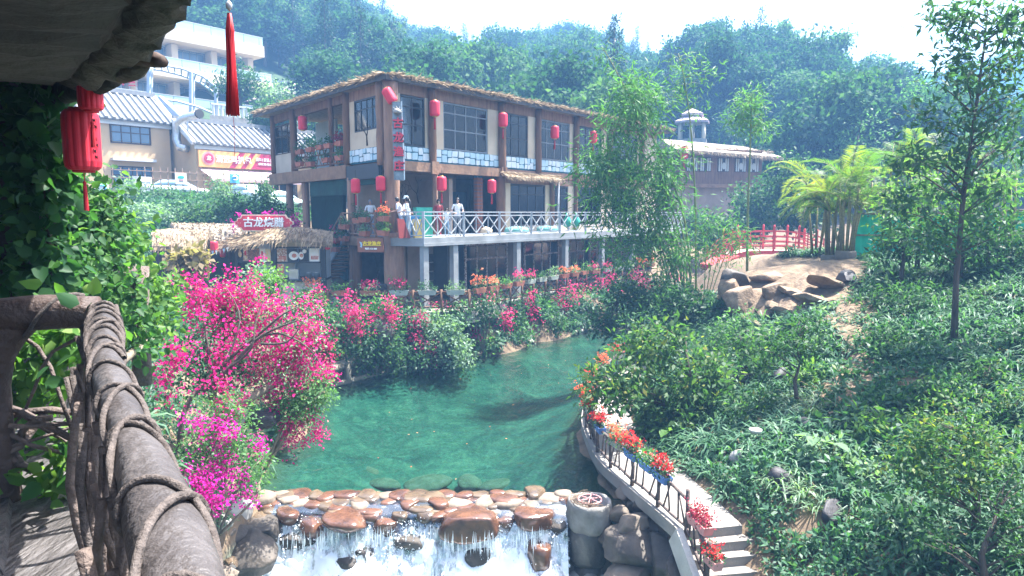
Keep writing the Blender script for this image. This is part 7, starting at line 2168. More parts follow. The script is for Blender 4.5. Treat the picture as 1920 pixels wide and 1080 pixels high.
for k, (px, py, Y, rx, ry, lab, lm) in enumerate(((1900, 640, 14.5, 60, 40, 'feathery green shrub at the right edge of the hillside', 'leaf_shrub'), (1700, 765, 13.4, 40, 24, 'low dark shrub beside the bare earth strip', 'leaf_tree'), (1540, 590, 19, 36, 24, 'broad leaved weed clump below the tan rocks', 'leaf_pale'), (1385, 610, 20.6, 40, 26, 'fern like bush under the broken rocks', 'leaf_bamboo'), (1640, 560, 18.6, 60, 36, 'dark leafy bush on the slope under the palms', 'leaf_tree'), (1720, 560, 18, 60, 40, 'grassy bush left of the tall tree trunk', 'leaf_shrub'), (1850, 560, 17.5, 70, 36, 'mixed bush right of the tall tree trunk', 'leaf_shrub'), (1560, 860, 12.2, 60, 26, 'pale variegated clump at the middle of the slope', 'leaf_pale'), (1350, 640, 19.5, 50, 40, 'bush wedged beside the dark slate rocks', 'leaf_shrub'), (1650, 640, 16.2, 60, 36, 'leafy clump right of the bare earth strip', 'leaf_tree'))):
 b0 = gp(px, py + ry * .6, Y)
 tree('hillside_shrub', lab, b0, [b0, b0 + Vector((0, 0, .25)), b0 + Vector((.05, 0, .5))], .03, [B(24, px, py, Y, rx, ry, .5, 70 + k)], lm, .15, .06, 18, .14, seed=20 + k, limbs=8, cat='shrub', group='shrubs on the right hillside')
for k, (px, py, Y, rx, ry, lab, lm) in enumerate(((1420, 760, 15, 46, 26, 'fresh green shrub just above the walkway tree roots', 'leaf_young'), (1530, 650, 17.2, 36, 24, 'light shrub left of the bare strip top', 'leaf_pale'), (1515, 705, 15.8, 34, 22, 'yellowish low shrub beside the bare strip', 'leaf_lime'), (1700, 660, 15.6, 44, 30, 'pale strappy clump left of the tall trunk', 'leaf_spider'), (1850, 700, 13.6, 46, 30, 'light green sapling clump right of the tall trunk', 'leaf_young'), (1460, 850, 13, 40, 20, 'light ferny clump above the curved rock', 'leaf_bamboo'), (1640, 800, 12.8, 50, 26, 'bright clump in the middle of the lower slope', 'leaf_lime'), (1640, 900, 11.4, 50, 30, 'pale leafed bush below the bright clump', 'leaf_pale'), (1700, 980, 10.2, 50, 36, 'broad leaf bush near the bottom of the slope', 'leaf_shrub'), (1340, 700, 17, 36, 30, 'light bush behind the walkway tree', 'leaf_pale'), (1450, 625, 19, 40, 20, 'white flecked bush under the tan ledges', 'leaf_pale'), (1900, 760, 12, 40, 40, 'bushy sapling at the right edge above the spreading tree', 'leaf_young'))):
 b0 = gp(px, py + ry * .6, Y)
 tree('hillside_shrub', lab, b0, [b0, b0 + Vector((0, 0, .25)), b0 + Vector((.05, 0, .5))], .025, [B(22, px, py, Y, rx, ry, .45, 170 + k)], lm, .12 if k % 2 else .17, .05 if k % 2 else .06, 16, .13, seed=220 + k, limbs=8, cat='shrub', group='shrubs on the right hillside')
for k, (px, py, Y, rx, ry, lab, lm) in enumerate(((1720, 370, 21, 80, 60, 'bushy tree with yellow orange tips before the green netting', 'leaf_lime'), (1850, 390, 20, 70, 60, 'bushy tree with orange tips at the right edge', 'leaf_lime'), (1690, 450, 20, 60, 40, 'low bushy tree over the netting', 'leaf_tree'), (1800, 460, 19.5, 70, 36, 'dark leafy bush under the tall tree', 'leaf_tree'), (1910, 460, 19, 50, 40, 'leafy bush cut by the right edge', 'leaf_tree'))):
 b0 = gp(px, 490, Y)
 tree('plateau_tree', lab, b0, [b0, at(px + 6, (py + 490) / 2, Y), at(px, py, Y)], .07, [B(56, px, py, Y, rx * 1.1, ry * 1.1, .9, 90 + k)], lm, .18, .065, 20, .18, seed=40 + k, limbs=18, group='trees around the netting')
# --- palms in tubs
def palm(label, base, top_z, n_stem, n_frond, L, seed, spread=.5, tub=True, lean=0.0):
 r = np.random.default_rng(seed); rd = random.Random(seed)
 t = thing('palm', label, 'palm', base, 'palms on the plateau')
 mb = MB(); crowns = []
 for k in range(n_stem):
  a = 6.28 * k / n_stem + rd.uniform(-.4, .4); d = spread * rd.uniform(.2, 1)
  h = (top_z - base[2]) * rd.uniform(.4, .8)
  p0 = Vector(base) + Vector((math.cos(a) * .16, math.sin(a) * .16, .1)); p1 = p0 + Vector((math.cos(a) * d + lean, math.sin(a) * d, h))
  mb.tube([p0, p0.lerp(p1, .5) + Vector((0, 0, .1)), p1], [.05, .042, .035], 7); crowns.append((p1, a))
 mb.build('stems', 'palm_stem', t, True)
 Vs, Qs, rvs = [], [], []; rb = MB()
 for k in range(n_frond):
  p, a0 = crowns[k % len(crowns)]
  a = a0 + rd.uniform(-1.5, 1.5); e = rd.uniform(.35, 1.4); l = L * rd.uniform(.7, 1.15)
  pts_ = [p.copy()]; q = p.copy(); n = 12
  for j in range(n):
   q = q + Vector((math.cos(a) * math.cos(e), math.sin(a) * math.cos(e), math.sin(e))) * (l / n); e -= rd.uniform(.10, .2); pts_.append(q.copy())
  rb.tube(pts_, [.016 * (1 - .8 * j / n) for j in range(n + 1)], 4)
  cc = rd.uniform(-.25, .3)
  Pn, Dn, Nn, Ln = [], [], [], []
  for j in range(2, n * 3):
   u = j / (n * 3); i = min(int(u * n), n - 1); pp = pts_[i].lerp(pts_[i + 1], u * n - i); tg = (pts_[i + 1] - pts_[i]).normalized()
   sd = tg.cross(Vector((0, 0, 1))).normalized(); up = sd.cross(tg)
   for s in (-1, 1):
    Pn.append(pp); Dn.append(sd * s * .8 + tg * .55 + up * rd.uniform(.15, .4) - Vector((0, 0, .25 * u))); Nn.append(up); Ln.append(.42 * L / 2 * math.sin(math.pi * (.12 + .85 * u)) ** .7 * rd.uniform(.85, 1.1))
  V, Q = leaf_arrays(np.array(Pn), np.array(Dn), np.array(Nn), np.array(Ln), .032 * L / 2, .05)
  Vs.append(V); Qs.append(Q + sum(len(v) for v in Vs[:-1])); rvs.append(np.repeat(np.clip(.5 + cc + r.normal(0, .08, len(Pn)), 0, 1), 4))
 rb.build('frond_ribs', 'palm_stem', t, True)
 mesh_np('fronds', np.concatenate(Vs) - np.array(base), np.concatenate(Qs), 'leaf_palm', np.concatenate(rvs)).parent = t
 if tub:
  mb = MB(); mb.lathe([(.3, -.1), (.36, .05), (.36, .3), (.33, .36), (.28, .36)], 18, tuple(base)); mb.build('tub', 'rock', t, True)
 return t
for k, (px, py, Y, zt, ns_, nf, L, lab) in enumerate(((1585, 492, 24.5, 8.2, 9, 30, 2.3, 'yellow green palm with arching fronds in a stone tub at the mound edge'), (1558, 484, 25.5, 8.0, 7, 26, 2.2, 'left palm leaning its fronds over the red bridge'), (1650, 480, 26.5, 9.0, 8, 28, 2.4, 'tall palm behind the green netting'), (1730, 480, 27, 9.0, 7, 24, 2.4, 'right palm of the clump beyond the netting'), (1905, 470, 24, 8.0, 5, 16, 2.2, 'palm at the right edge with drooping fronds'), (1530, 470, 29, 8.0, 5, 16, 2.2, 'far left palm behind the bridge end'))):
 p = at(px, py, Y); p.z = h1(p.x, p.y)
 palm(lab, tuple(p), zt, ns_, nf, L, 60 + k, tub=k < 2)
# --- bamboo
def bamboo(label, base, culms, leaf_blobs, seed, per=16, L=.30, group='bamboo on the river bank', cs=.24):
 t = thing('bamboo', label, 'bamboo', base, group)
 r = np.random.default_rng(seed); mb = MB()
 for pts_, r0 in culms:
  pts_ = smooth_curve([Vector(p) for p in pts_], 5); n = len(pts_)
  mb.tube(pts_, [r0 * (1 - .8 * i / (n - 1)) * (1.12 if i % 3 == 0 else 1) for i in range(n)], 7)
 mb.build('culms', 'bamboo_stem', t, True)
 C = np.concatenate(leaf_blobs)
 lm = MB(); allp_ = np.array([tuple(p) for pts_, _ in culms for p in smooth_curve([Vector(q) for q in pts_], 6)])
 for c in C[r.permutation(len(C))[:90]]:
  a = allp_[np.argmin(np.linalg.norm(allp_ - c, axis=1) + np.maximum(0, allp_[:, 2] - c[2]))]
  lm.tube([a, (a + c) / 2 + np.array([0, 0, .08]), c], [.010, .007, .003], 3)
 lm.build('twigs', 'bamboo_stem', t)['kind'] = 'stuff'
 V, Q, rv = clump_leaves(C, per, cs, L, L * .15, .35, .2, None, .55, r)
 mesh_np('leaves', V - np.array(base), Q, 'leaf_bamboo', rv).parent = t
 return t
bp0 = gp(1290, 550, 26)
YB = 26
bl_ = [B(22, 1180, 215, YB, 55, 40, .9, 1), B(34, 1165, 300, YB, 80, 50, 1.2, 2), B(30, 1200, 350, YB, 70, 50, 1.2, 3), B(27, 1150, 390, YB, 75, 55, 1.2, 4), B(30, 1230, 430, YB, 60, 50, 1.1, 5), B(20, 1120, 330, YB, 40, 40, .8, 6), B(14, 1225, 190, YB, 40, 30, .7, 7), B(15, 1180, 470, YB, 75, 45, 1.2, 8), B(24, 1250, 330, YB, 36, 60, .9, 9), B(14, 1265, 480, YB, 50, 40, 1, 10), B(10, 1195, 160, YB, 26, 22, .5, 12)]
cul = [([bp0 + Vector((.1 * math.cos(k * 2.1) * (k % 4), .15 * math.sin(k * 1.7) * (k % 3), 0)), at(1285 - 6 * k, 470, YB + .1 * k), at(1255 - 9 * k, 350, YB + .1 * k), at(1215 - 8 * k, 230 + 6 * k, YB + .1 * k)], .045) for k in range(9)]
bamboo('large feathery bamboo clump hiding the end of the lodge', tuple(bp0), cul, bl_, 1, 30, .36, cs=.34)
mb_c = [([bp0 + Vector((.3, .2, 0)), at(1285, 420, 26.2), at(1225, 260, 26.2), at(1175, 170, 26.2), at(1140, 105, 26.2), at(1128, 88, 26.2)], .05)]
bamboo('single long bamboo culm leaning left above the clump', tuple(bp0 + Vector((.3, .2, 0))), mb_c, [B(5, 1128, 95, 26.2, 16, 10, .3, 11), B(5, 1145, 115, 26.2, 22, 10, .3, 12), B(5, 1160, 148, 26.2, 22, 10, .3, 13), B(7, 1180, 190, 26.2, 26, 12, .4, 14), B(7, 1165, 230, 26.2, 26, 12, .4, 15)], 2, 12, .26)
bq = gp(1308, 545, 27)
bamboo('straight bamboo culm with a leafy head before the far pavilion', tuple(bq), [([bq, at(1304, 400, 27), at(1297, 260, 27), at(1285, 160, 27), at(1272, 100, 27)], .05)], [B(12, 1275, 115, 27, 34, 22, .6, 21), B(9, 1300, 150, 27, 40, 22, .6, 22), B(9, 1270, 170, 27, 36, 24, .6, 23), B(7, 1300, 205, 27, 30, 24, .5, 24), B(5, 1325, 140, 27, 24, 14, .4, 25), B(3, 1300, 300, 27, 22, 10, .3, 26)], 3, 13, .27)
bq = gp(1403, 500, 28)
bamboo('lone bamboo pole with a drooping leafy top left of the far building', tuple(bq), [([bq, at(1402, 400, 28), at(1406, 300, 28), at(1408, 230, 28), at(1410, 175, 28)], .06)], [B(30, 1410, 190, 28, 28, 24, .6, 31), B(26, 1390, 225, 28, 36, 26, .6, 32), B(14, 1425, 235, 28, 22, 24, .5, 33)], 4, 15, .28)
bq = gp(1320, 520, 25)
bamboo('low spray of young bamboo at the foot of the clump', tuple(bq), [([bq, at(1325 + 14 * k, 460, 25), at(1330 + 22 * k, 400 + 10 * k, 25)], .02) for k in range(4)], [B(30, 1330, 420, 25, 60, 40, .8, 41), B(30, 1330, 480, 25, 60, 36, .8, 42), B(16, 1385, 440, 25, 36, 30, .6, 43)], 5, 14, .26)
# --- middle distance trees
def mid_tree(label, px, py_base, py_top, Y, w, leafm, seed, group='trees beyond the river', per=20, L=.34):
 p = at(px, py_base, Y); top = at(px, py_top, Y); h = top.z - p.z
 rx = w * Y / FPX
 C = ell_points(90, (rx, rx * .9, h * .42), (p.x, p.y, p.z + h * .58), .35, .45, seed)
 return tree('background_tree', label, p, [p, p + Vector((.1, 0, h * .35)), p + Vector((0, 0, h * .8))], .16, [C], leafm, L, L * .5, per, L * 1.05, group, seed=seed, limbs=14)
mid_tree('dark rounded tree left of the palms beyond the red bridge', 1480, 440, 288, 47, 52, 'leaf_tree', 301)
mid_tree('dark tree at the waterside behind the red bridge', 1420, 445, 350, 50, 50, 'leaf_tree', 302)
mid_tree('shadowy tree behind the left bridge ramp', 1500, 445, 370, 45, 46, 'leaf_tree', 303)
mid_tree('low dark bush behind the left bridge ramp', 1345, 470, 420, 46, 36, 'leaf_tree', 316)
mid_tree('leafy bush at the foot of the far wooden hall', 1395, 462, 405, 49, 40, 'leaf_shrub', 317)
mid_tree('bush between the bamboo and the far wooden hall', 1310, 470, 400, 52, 34, 'leaf_shrub', 318)
mid_tree('pale green tree above the palms', 1600, 420, 205, 60, 75, 'leaf_bamboo', 304)
mid_tree('pale green bamboo like tree mid right', 1680, 420, 165, 62, 70, 'leaf_bamboo', 305)
mid_tree('light green tree left of the pale ones', 1540, 420, 235, 64, 56, 'leaf_shrub', 306)
mid_tree('pale tree behind the tall slim tree', 1760, 420, 150, 66, 70, 'leaf_bamboo', 307)
mid_tree('rounded tree below the hill at right', 1850, 430, 230, 55, 70, 'leaf_shrub', 308)
mid_tree('broad tree behind the far wooden building', 1370, 300, 215, 82, 40, 'leaf_shrub', 309)
mid_tree('dense tree right of the pagoda roof', 1420, 330, 250, 76, 40, 'leaf_shrub', 310)
mid_tree('round tree on the slope before the hotel', 450, 205, 118, 66, 40, 'leaf_tree', 311)
mid_tree('pale bush tree below the hotel', 512, 215, 165, 68, 34, 'leaf_pale', 312)
mid_tree('thin leafed tree before the pinkish villa', 590, 225, 158, 70, 34, 'leaf_pale', 313)
mid_tree('shrubby tree at the end of the retaining wall', 500, 245, 200, 60, 26, 'leaf_shrub', 314)
mid_tree('tree rising just behind the lodge roof left end', 530, 240, 200, 58, 26, 'leaf_tree', 315)
# --- left bank: shrubs and bougainvillea
def trail(pts_px, Y, n, jit, r):
 q = [np.array(at(a, b_, Y)) for a, b_ in pts_px]
 t = np.sort(r.random(n)) * (len(q) - 1); i = np.minimum(t.astype(int), len(q) - 2); f = (t - i)[:, None]
 Q_ = np.array(q)
 return Q_[i] * (1 - f) + Q_[i + 1] * f + r.normal(0, jit, (n, 3))
def shrub(name, label, base, leaf_blobs, leafm, L, per, blooms=None, bloomm='bloom_pink', bl=.07, bper=9, group=None, stems=6, seed=0, cat='shrub', cs=.14, bark='bark_pale', bcs=.05, droop=.3):
 r = np.random.default_rng(seed + 900)
 t = thing(name, label, cat, base, group)
 C = np.concatenate(leaf_blobs)
 mb = MB()
 for c in C[r.permutation(len(C))[:stems]]:
  b_ = np.array(base); m1 = (b_ + c) / 2 + np.array([0, 0, .15]) + r.normal(0, .08, 3)
  mb.tube([b_, m1, c], [.03, .02, .006], 5)
 mb.build('stems', bark, t, True)
 V, Q, rv = clump_leaves(C, per, cs, L, L * .55, .5, .5, tuple(C.mean(0)), droop, r)
 mesh_np('leaves', V - np.array(base), Q, leafm, rv).parent = t
 if blooms is not None:
  D = np.concatenate(blooms)
  V, Q, rv = clump_leaves(D, bper, bcs, bl, bl * .8, .5, .3, None, .1, r)
  mesh_np('blossoms', V - np.array(base), Q, bloomm, rv).parent = t
 return t
r_ = np.random.default_rng(77)
tb = gp(325, 790, 11.2)
pk = thing('bougainvillea_tree', 'great pink bougainvillea dome with dark bare branches on the left bank', 'tree', tb)
Yk = 12.4
limb = [[tb, at(345, 775, 11.4), at(400, 700, 11.8), at(470, 640, 12.0), at(530, 590, 12.0), at(560, 575, 12.2)], [at(380, 735, 11.6), at(430, 690, 11.7), at(490, 630, 11.8), at(560, 600, 11.8)], [at(470, 640, 12.0), at(520, 625, 11.8), at(575, 650, 11.8), at(605, 690, 12.0)], [at(430, 690, 11.7), at(470, 655, 11.6), at(480, 600, 11.8), at(495, 560, 12)], [at(400, 700, 11.8), at(385, 620, 12), at(375, 560, 12.2)], [at(490, 645, 11.7), at(540, 640, 11.6), at(570, 600, 11.7)], [at(420, 690, 11.7), at(450, 600, 12), at(425, 540, 12.2)]]
mb = MB()
for k, l_ in enumerate(limb):
 l_ = smooth_curve(l_, 4); n_ = len(l_)
 mb.tube(l_, [(.05 if k < 2 else .026) * (1 - .75 * i / (n_ - 1)) for i in range(n_)], 7, jit=.08)
mb.build('trunk', 'bark', pk, True)
dome = np.concatenate([B(90, 515, 615, Yk + .5, 78, 70, .6, 1, .3), B(70, 545, 680, Yk + .4, 48, 66, .5, 2, .35), B(50, 460, 575, Yk + .5, 62, 42, .5, 3, .4), B(44, 575, 630, Yk + .6, 30, 66, .4, 4, .4), B(34, 490, 690, Yk + .6, 48, 48, .4, 5), B(22, 410, 560, Yk + .3, 55, 36, .4, 6)])
V, Q, rv = clump_leaves(dome, 17, .085, .062, .05, .5, .5, tuple(dome.mean(0)), .2, r_)
mesh_np('blossoms', V - np.array(tb), Q, 'bloom_pink', rv).parent = pk
V, Q, rv = clump_leaves(dome, 12, .15, .06, .035, .5, .5, tuple(dome.mean(0)), .2, r_)
mesh_np('leaves', V - np.array(tb), Q, 'leaf_pale', rv).parent = pk
def bank(px, py, Y):
 p = at(px, py, Y); return Vector((p.x, p.y, min(p.z, max(h1(p.x, p.y), p.z - 1.2))))
def BG(label, px, py, Y, blobs, trails, lm='leaf_shrub', bm='bloom_pink', L=.09, per=18, bl=.06, seed=0, cs=.12, bcs=.06, bper=10, group='bougainvilleas on the left bank', name='bougainvillea'):
 base = bank(px, py, Y)
 bs_ = [trail(p_, Yt, int(n_ * (.75 if Yt < 20 else .5)), j_ * 1.5, r_) for p_, Yt, n_, j_ in trails] if trails else None
 return shrub(name, label, base, blobs, lm, L, per, bs_, bm, bl, bper, group, 7, seed, 'shrub', cs, bcs=bcs)
BG('pink bougainvillea shoots rising left behind the great pink dome', 400, 700, 12.8, [B(50, 400, 600, 13, 75, 65, .6, 11), B(40, 350, 680, 12, 55, 60, .5, 12), B(26, 420, 690, 12.4, 50, 50, .4, 13)],
   [([(330, 530), (380, 545), (440, 560)], 12.6, 60, .10), ([(440, 500), (425, 560), (405, 600)], 12.6, 40, .08), ([(490, 490), (470, 530), (455, 560)], 12.8, 26, .06), ([(380, 590), (400, 640), (410, 690)], 12.2, 60, .12), ([(330, 640), (320, 700), (315, 770)], 11, 60, .08), ([(410, 600), (450, 640), (430, 680)], 12, 50, .12), ([(390, 700), (425, 740), (435, 790)], 11.4, 60, .09), ([(350, 560), (370, 580)], 12.4, 30, .1)], bm='bloom_pink', seed=1)
BG('magenta bougainvillea trailing beside the handrail', 400, 880, 10.8, [B(70, 430, 830, 11, 55, 70, .5, 21), B(30, 370, 850, 10.6, 40, 60, .4, 22), B(30, 470, 880, 11.4, 36, 40, .4, 23), B(20, 420, 760, 11.2, 60, 30, .4, 24)],
   [([(345, 790), (400, 800), (440, 815)], 10.6, 70, .06), ([(350, 880), (400, 910), (410, 945)], 10.2, 70, .06), ([(390, 830), (420, 870), (440, 900)], 10.6, 70, .07), ([(480, 830), (495, 840)], 11, 18, .05), ([(440, 920), (460, 935)], 11, 20, .05), ([(360, 900), (385, 930), (400, 970)], 10.2, 40, .05)], 'leaf_bamboo', 'bloom_magenta', .07, 22, .05, seed=2, cs=.1)
BG('bougainvillea hanging its pink trails into the pool', 490, 772, 12.7, [B(60, 570, 750, 12.8, 48, 42, .5, 31), B(36, 530, 765, 12.9, 36, 36, .4, 32), B(20, 600, 730, 12.8, 26, 30, .4, 33)],
   [([(530, 780), (545, 805), (552, 835)], 12.6, 46, .05), ([(575, 770), (595, 795), (600, 835)], 12.7, 46, .045), ([(560, 790), (568, 830)], 12.6, 26, .04), ([(600, 690), (622, 715)], 12.9, 30, .05), ([(500, 740), (525, 770)], 12.6, 30, .06)], 'leaf_bamboo', 'bloom_pink', .075, 24, .05, seed=3)
BG('leafy bank shrub with orange pink tips behind the pink dome', 590, 620, 17, [B(40, 600, 620, 17, 30, 70, .6, 41), B(30, 575, 570, 18, 40, 30, .6, 42)], [([(610, 640), (618, 700)], 16.8, 50, .08), ([(590, 545), (600, 580)], 18, 16, .1)], 'leaf_shrub', 'bloom_rose', .12, 20, .08, seed=4)
rows = [('bougainvillea with long rose trails at the fence, above the log beams', 660, 640, 23.6, [B(50, 640, 610, 23.8, 40, 45, .7, 51), B(36, 680, 640, 23.6, 36, 40, .6, 52)], [([(645, 555), (650, 575)], 23.4, 26, .08), ([(655, 580), (668, 610), (672, 640)], 23.2, 90, .1), ([(660, 575), (680, 590)], 23.2, 40, .1), ([(625, 615), (632, 628)], 23.2, 24, .07)], 'leaf_shrub', 'bloom_rose'),
  ('leafy bougainvillea with a rose plume left of the pale shrub', 725, 640, 24.6, [B(40, 715, 600, 24.8, 36, 40, .7, 53), B(36, 735, 650, 24.4, 36, 40, .6, 54)], [([(725, 560), (730, 580), (742, 595)], 24.2, 60, .08), ([(725, 600), (735, 612)], 24.2, 26, .07), ([(700, 585), (712, 592)], 24.2, 20, .07)], 'leaf_shrub', 'bloom_rose'),
  ('large pale cream green shrub spilling to the water', 830, 660, 26.0, [B(80, 820, 625, 26, 55, 36, .8, 55), B(60, 850, 660, 25.8, 36, 36, .6, 56), B(40, 790, 605, 26.2, 40, 20, .6, 57)], [([(770, 600), (800, 602)], 25.6, 40, .08), ([(780, 620), (790, 650)], 25.5, 50, .08), ([(805, 640), (810, 680)], 25.5, 30, .06)], 'leaf_pale', 'bloom_rose'),
  ('dark green shrub hanging under the pale one', 780, 690, 25.2, [B(60, 775, 680, 25.4, 46, 26, .6, 58), B(30, 735, 690, 25.0, 30, 20, .5, 59)], None, 'leaf_shrub', None),
  ('fine leaved green shrub right of the pale one', 880, 600, 28, [B(50, 875, 600, 28.2, 32, 36, .7, 60)], [([(815, 570), (820, 585)], 27.4, 26, .1), ([(845, 575), (856, 595)], 27.4, 50, .1), ([(885, 615), (892, 640)], 27.8, 30, .08)], 'leaf_bamboo', 'bloom_rose'),
  ('bougainvillea with three rose trails at the fence corner', 930, 600, 29.6, [B(60, 930, 585, 29.8, 40, 34, .7, 61)], [([(908, 560), (915, 570)], 29.2, 30, .1), ([(920, 550), (928, 560)], 29.2, 30, .1), ([(935, 590), (940, 612)], 29, 50, .09), ([(953, 580), (950, 620)], 29, 70, .09), ([(910, 585), (920, 595)], 29, 40, .1)], 'leaf_shrub', 'bloom_rose'),
  ('leafy bougainvillea with a rose trail before the second window', 990, 590, 31.6, [B(60, 995, 585, 31.8, 40, 36, .8, 62)], [([(985, 545), (992, 570)], 31, 60, .12), ([(1000, 580), (1004, 595)], 31, 30, .1)], 'leaf_bamboo', 'bloom_rose'),
  ('bougainvillea with twin hanging rose trails in the middle of the bank', 1050, 570, 34, [B(60, 1045, 570, 34.2, 36, 34, .8, 63)], [([(1040, 560), (1042, 580)], 33.4, 40, .1), ([(1052, 550), (1058, 585)], 33.4, 70, .11), ([(1072, 535), (1082, 562)], 33.6, 50, .12)], 'leaf_shrub', 'bloom_rose'),
  ('bougainvillea below the bamboo tips with rose sprays', 1105, 555, 36.5, [B(60, 1100, 555, 36.8, 40, 32, .9, 64)], [([(1085, 530), (1100, 545)], 36, 50, .14), ([(1125, 535), (1150, 520)], 36.4, 60, .14), ([(1110, 560), (1116, 566)], 36, 20, .1)], 'leaf_shrub', 'bloom_rose'),
  ('far bougainvillea with rose sprays behind the drooping branch', 1180, 540, 40, [B(60, 1180, 540, 40, 46, 26, 1, 65)], [([(1180, 512), (1200, 525)], 39.4, 50, .15), ([(1205, 530), (1212, 540)], 39.4, 30, .12), ([(1140, 535), (1150, 530)], 39.4, 30, .14)], 'leaf_shrub', 'bloom_rose'),
  ('last bougainvillea at the bend of the river', 1240, 530, 43, [B(40, 1240, 530, 43, 36, 24, 1, 66)], [([(1230, 540), (1240, 548)], 42.4, 30, .15), ([(1265, 515), (1275, 520)], 42.4, 30, .15)], 'leaf_shrub', 'bloom_rose')]
for k, (lab, px, py, Y, bl_, trs, lm, bm) in enumerate(rows):
 f = Y / 25
 BG(lab, px, py, Y, bl_, trs, lm, bm or 'bloom_rose', .15, 20, .095, 10 + k, .2, .10, 7)
for k, (px, py, Y) in enumerate(((585, 600, 22.5), (680, 680, 24.2), (700, 590, 25), (770, 600, 26), (860, 592, 26.8), (900, 640, 28.3), (905, 578, 27.5), (958, 576, 30), (962, 620, 29.5), (1020, 566, 33), (1030, 605, 32), (1075, 556, 35.5), (1090, 590, 34.5), (1140, 545, 38))):
 shrub('bank_shrub', 'plain leafy shrub on the left bank, %s from the left among the flowering ones' % nth(k), bank(px, py + 30, Y), [B(40, px, py, Y, 34, 26, .6, 470 + k)], ('leaf_shrub', 'leaf_tree', 'leaf_bamboo')[k % 3], .15, 18, None, group='plain leafy shrubs of the left bank', seed=80 + k, cs=.2)
for k, (px, py, Y) in enumerate(((870, 664, 27.6), (920, 652, 28.8), (965, 642, 30.2), (1010, 632, 31.5), (1055, 622, 33), (1100, 612, 34.6), (1150, 602, 36.4))):
 shrub('waterside_weed', 'low ferny weed at the far left waterline, %s from the left' % nth(k), bank(px, py, Y), [B(26, px, py - 6, Y, 26, 9, .4, 490 + k)], ('leaf_shrub', 'leaf_bamboo')[k % 2], .13, 16, None, group='weeds along the far left waterline', seed=110 + k, cs=.16)
for k, (px, py, Y, rx, ry, lm, lab) in enumerate(((250, 400, 37, 60, 18, 'leaf_pale', 'pale leafed shrub at the left foot of the lattice fence'), (320, 408, 36, 60, 18, 'leaf_pale', 'pale spreading shrub above the thatched huts'), (385, 402, 36, 50, 20, 'leaf_shrub', 'green shrub behind the second hut'), (445, 392, 37, 50, 22, 'leaf_tree', 'dark green shrub below the white car'), (500, 398, 36, 36, 18, 'leaf_tree', 'dark shrub beside the lodge left post'), (415, 358, 41, 20, 22, 'leaf_pale', 'climbing shrub on the lattice fence under the awning'), (243, 358, 39.5, 12, 22, 'leaf_pale', 'thin climber on the left lattice fence'), (500, 362, 42, 20, 18, 'leaf_shrub', 'climber at the right end of the lattice fence'), (300, 368, 40.5, 30, 12, 'leaf_shrub', 'sparse climber between the notices'))):
 base = bank(px, py + ry, Y); shrub('slope_shrub', lab, base, [B(50, px, py, Y, rx, ry, .9, 400 + k)], lm, .2, 18 if k < 5 else 12, None, group='shrubs on the slope below the lattice fence', seed=50 + k, cs=.22)
shrub('bougainvillea', 'purple pink bougainvillea behind the stall sign', bank(550, 420, 29.6), [B(14, 545, 425, 29.6, 30, 20, .3, 421), B(20, 500, 440, 29.4, 50, 8, .3, 422)], 'leaf_tree', .14, 10, [B(26, 555, 418, 29.5, 14, 18, .25, 423), B(14, 490, 402, 29.5, 50, 5, .2, 424), B(8, 440, 422, 29.3, 14, 14, .2, 425)], 'bloom_magenta', .09, 9, 'bougainvilleas on the left bank', seed=70, cs=.16)
shrub('dry_grass', 'clump of dry straw coloured grass before the huts', bank(355, 520, 22), [B(60, 352, 490, 22, 26, 22, .4, 431)], 'leaf_dry', .3, 14, None, seed=71, cs=.14)
shrub('weed', 'feathery pale green weed in front of the stall', bank(475, 540, 20), [B(30, 480, 520, 20, 30, 22, .4, 432)], 'leaf_pale', .14, 14, None, seed=72, cs=.12)
shrub('weed', 'yellow green weed in front of the stall counter', bank(505, 560, 19), [B(40, 505, 535, 19, 34, 26, .4, 433)], 'leaf_lime', .12, 16, None, seed=73, cs=.12)
# --- log beams, basin, rocks at the water's edge
lgf = thing('log_frame', 'weathered log beams shoring the left bank at the waterline', 'beam', gnd(650, 725, 0))
for a, b_, r0 in ((at(612, 694, 22.6), at(720, 664, 25.2), .17), (at(612, 726, 22.4), at(728, 700, 25.0), .12), (at(590, 705, 21), at(640, 688, 23), .13)):
 mb = MB(); mb.tube([a, a.lerp(b_, .5) + Vector((0, 0, .05)), b_], r0, 10, jit=.06); mb.build('log', 'log_mossy', lgf, True)
for px, Y in ((652, 23.2), (704, 24.5), (622, 22.6)):
 mb = MB(); mb.tube([at(px, 735, Y), at(px, 680, Y)], .12, 8, jit=.06); mb.build('log_post', 'log_mossy', lgf, True)
bs = gnd(487, 800, .3)
bsn = thing('stone_basin', 'dark carved stone basin edge above the pool', 'basin', at(487, 805, 12.4))
V, F_ = rock_mesh(900, (.36, .4, .26), 4, .12, .3, 3); o = mesh_np('bowl', V, F_, 'slate', None, bsn, True, at(487, 782, 12.5)); o.matrix_parent_inverse = wmat(bsn).inverted()
mb = MB(); mb.add([at(440, 790, 12), at(452, 768, 12), at(465, 772, 12), at(455, 800, 12), at(440, 790, 12.3), at(452, 768, 12.3), at(465, 772, 12.3), at(455, 800, 12.3)], [(3, 2, 1, 0), (4, 5, 6, 7), (0, 1, 5, 4), (1, 2, 6, 5), (2, 3, 7, 6), (3, 0, 4, 7)]); mb.build('pale_wedge', 'concrete', bsn)
mb = MB(); mb.tube([at(425, 765, 11.9), at(470, 745, 12.3), at(515, 720, 12.6)], [.07, .08, .07], 8, jit=.1); mb.build('log', 'bark_pale', bsn, True)
stone('boulder', 'dark smooth rock showing between the bank shrubs', at(713, 625, 24.2), (.5, .4, .55), 'rock_dark', 910, None, 3, .12, 0, 0, 'boulder')
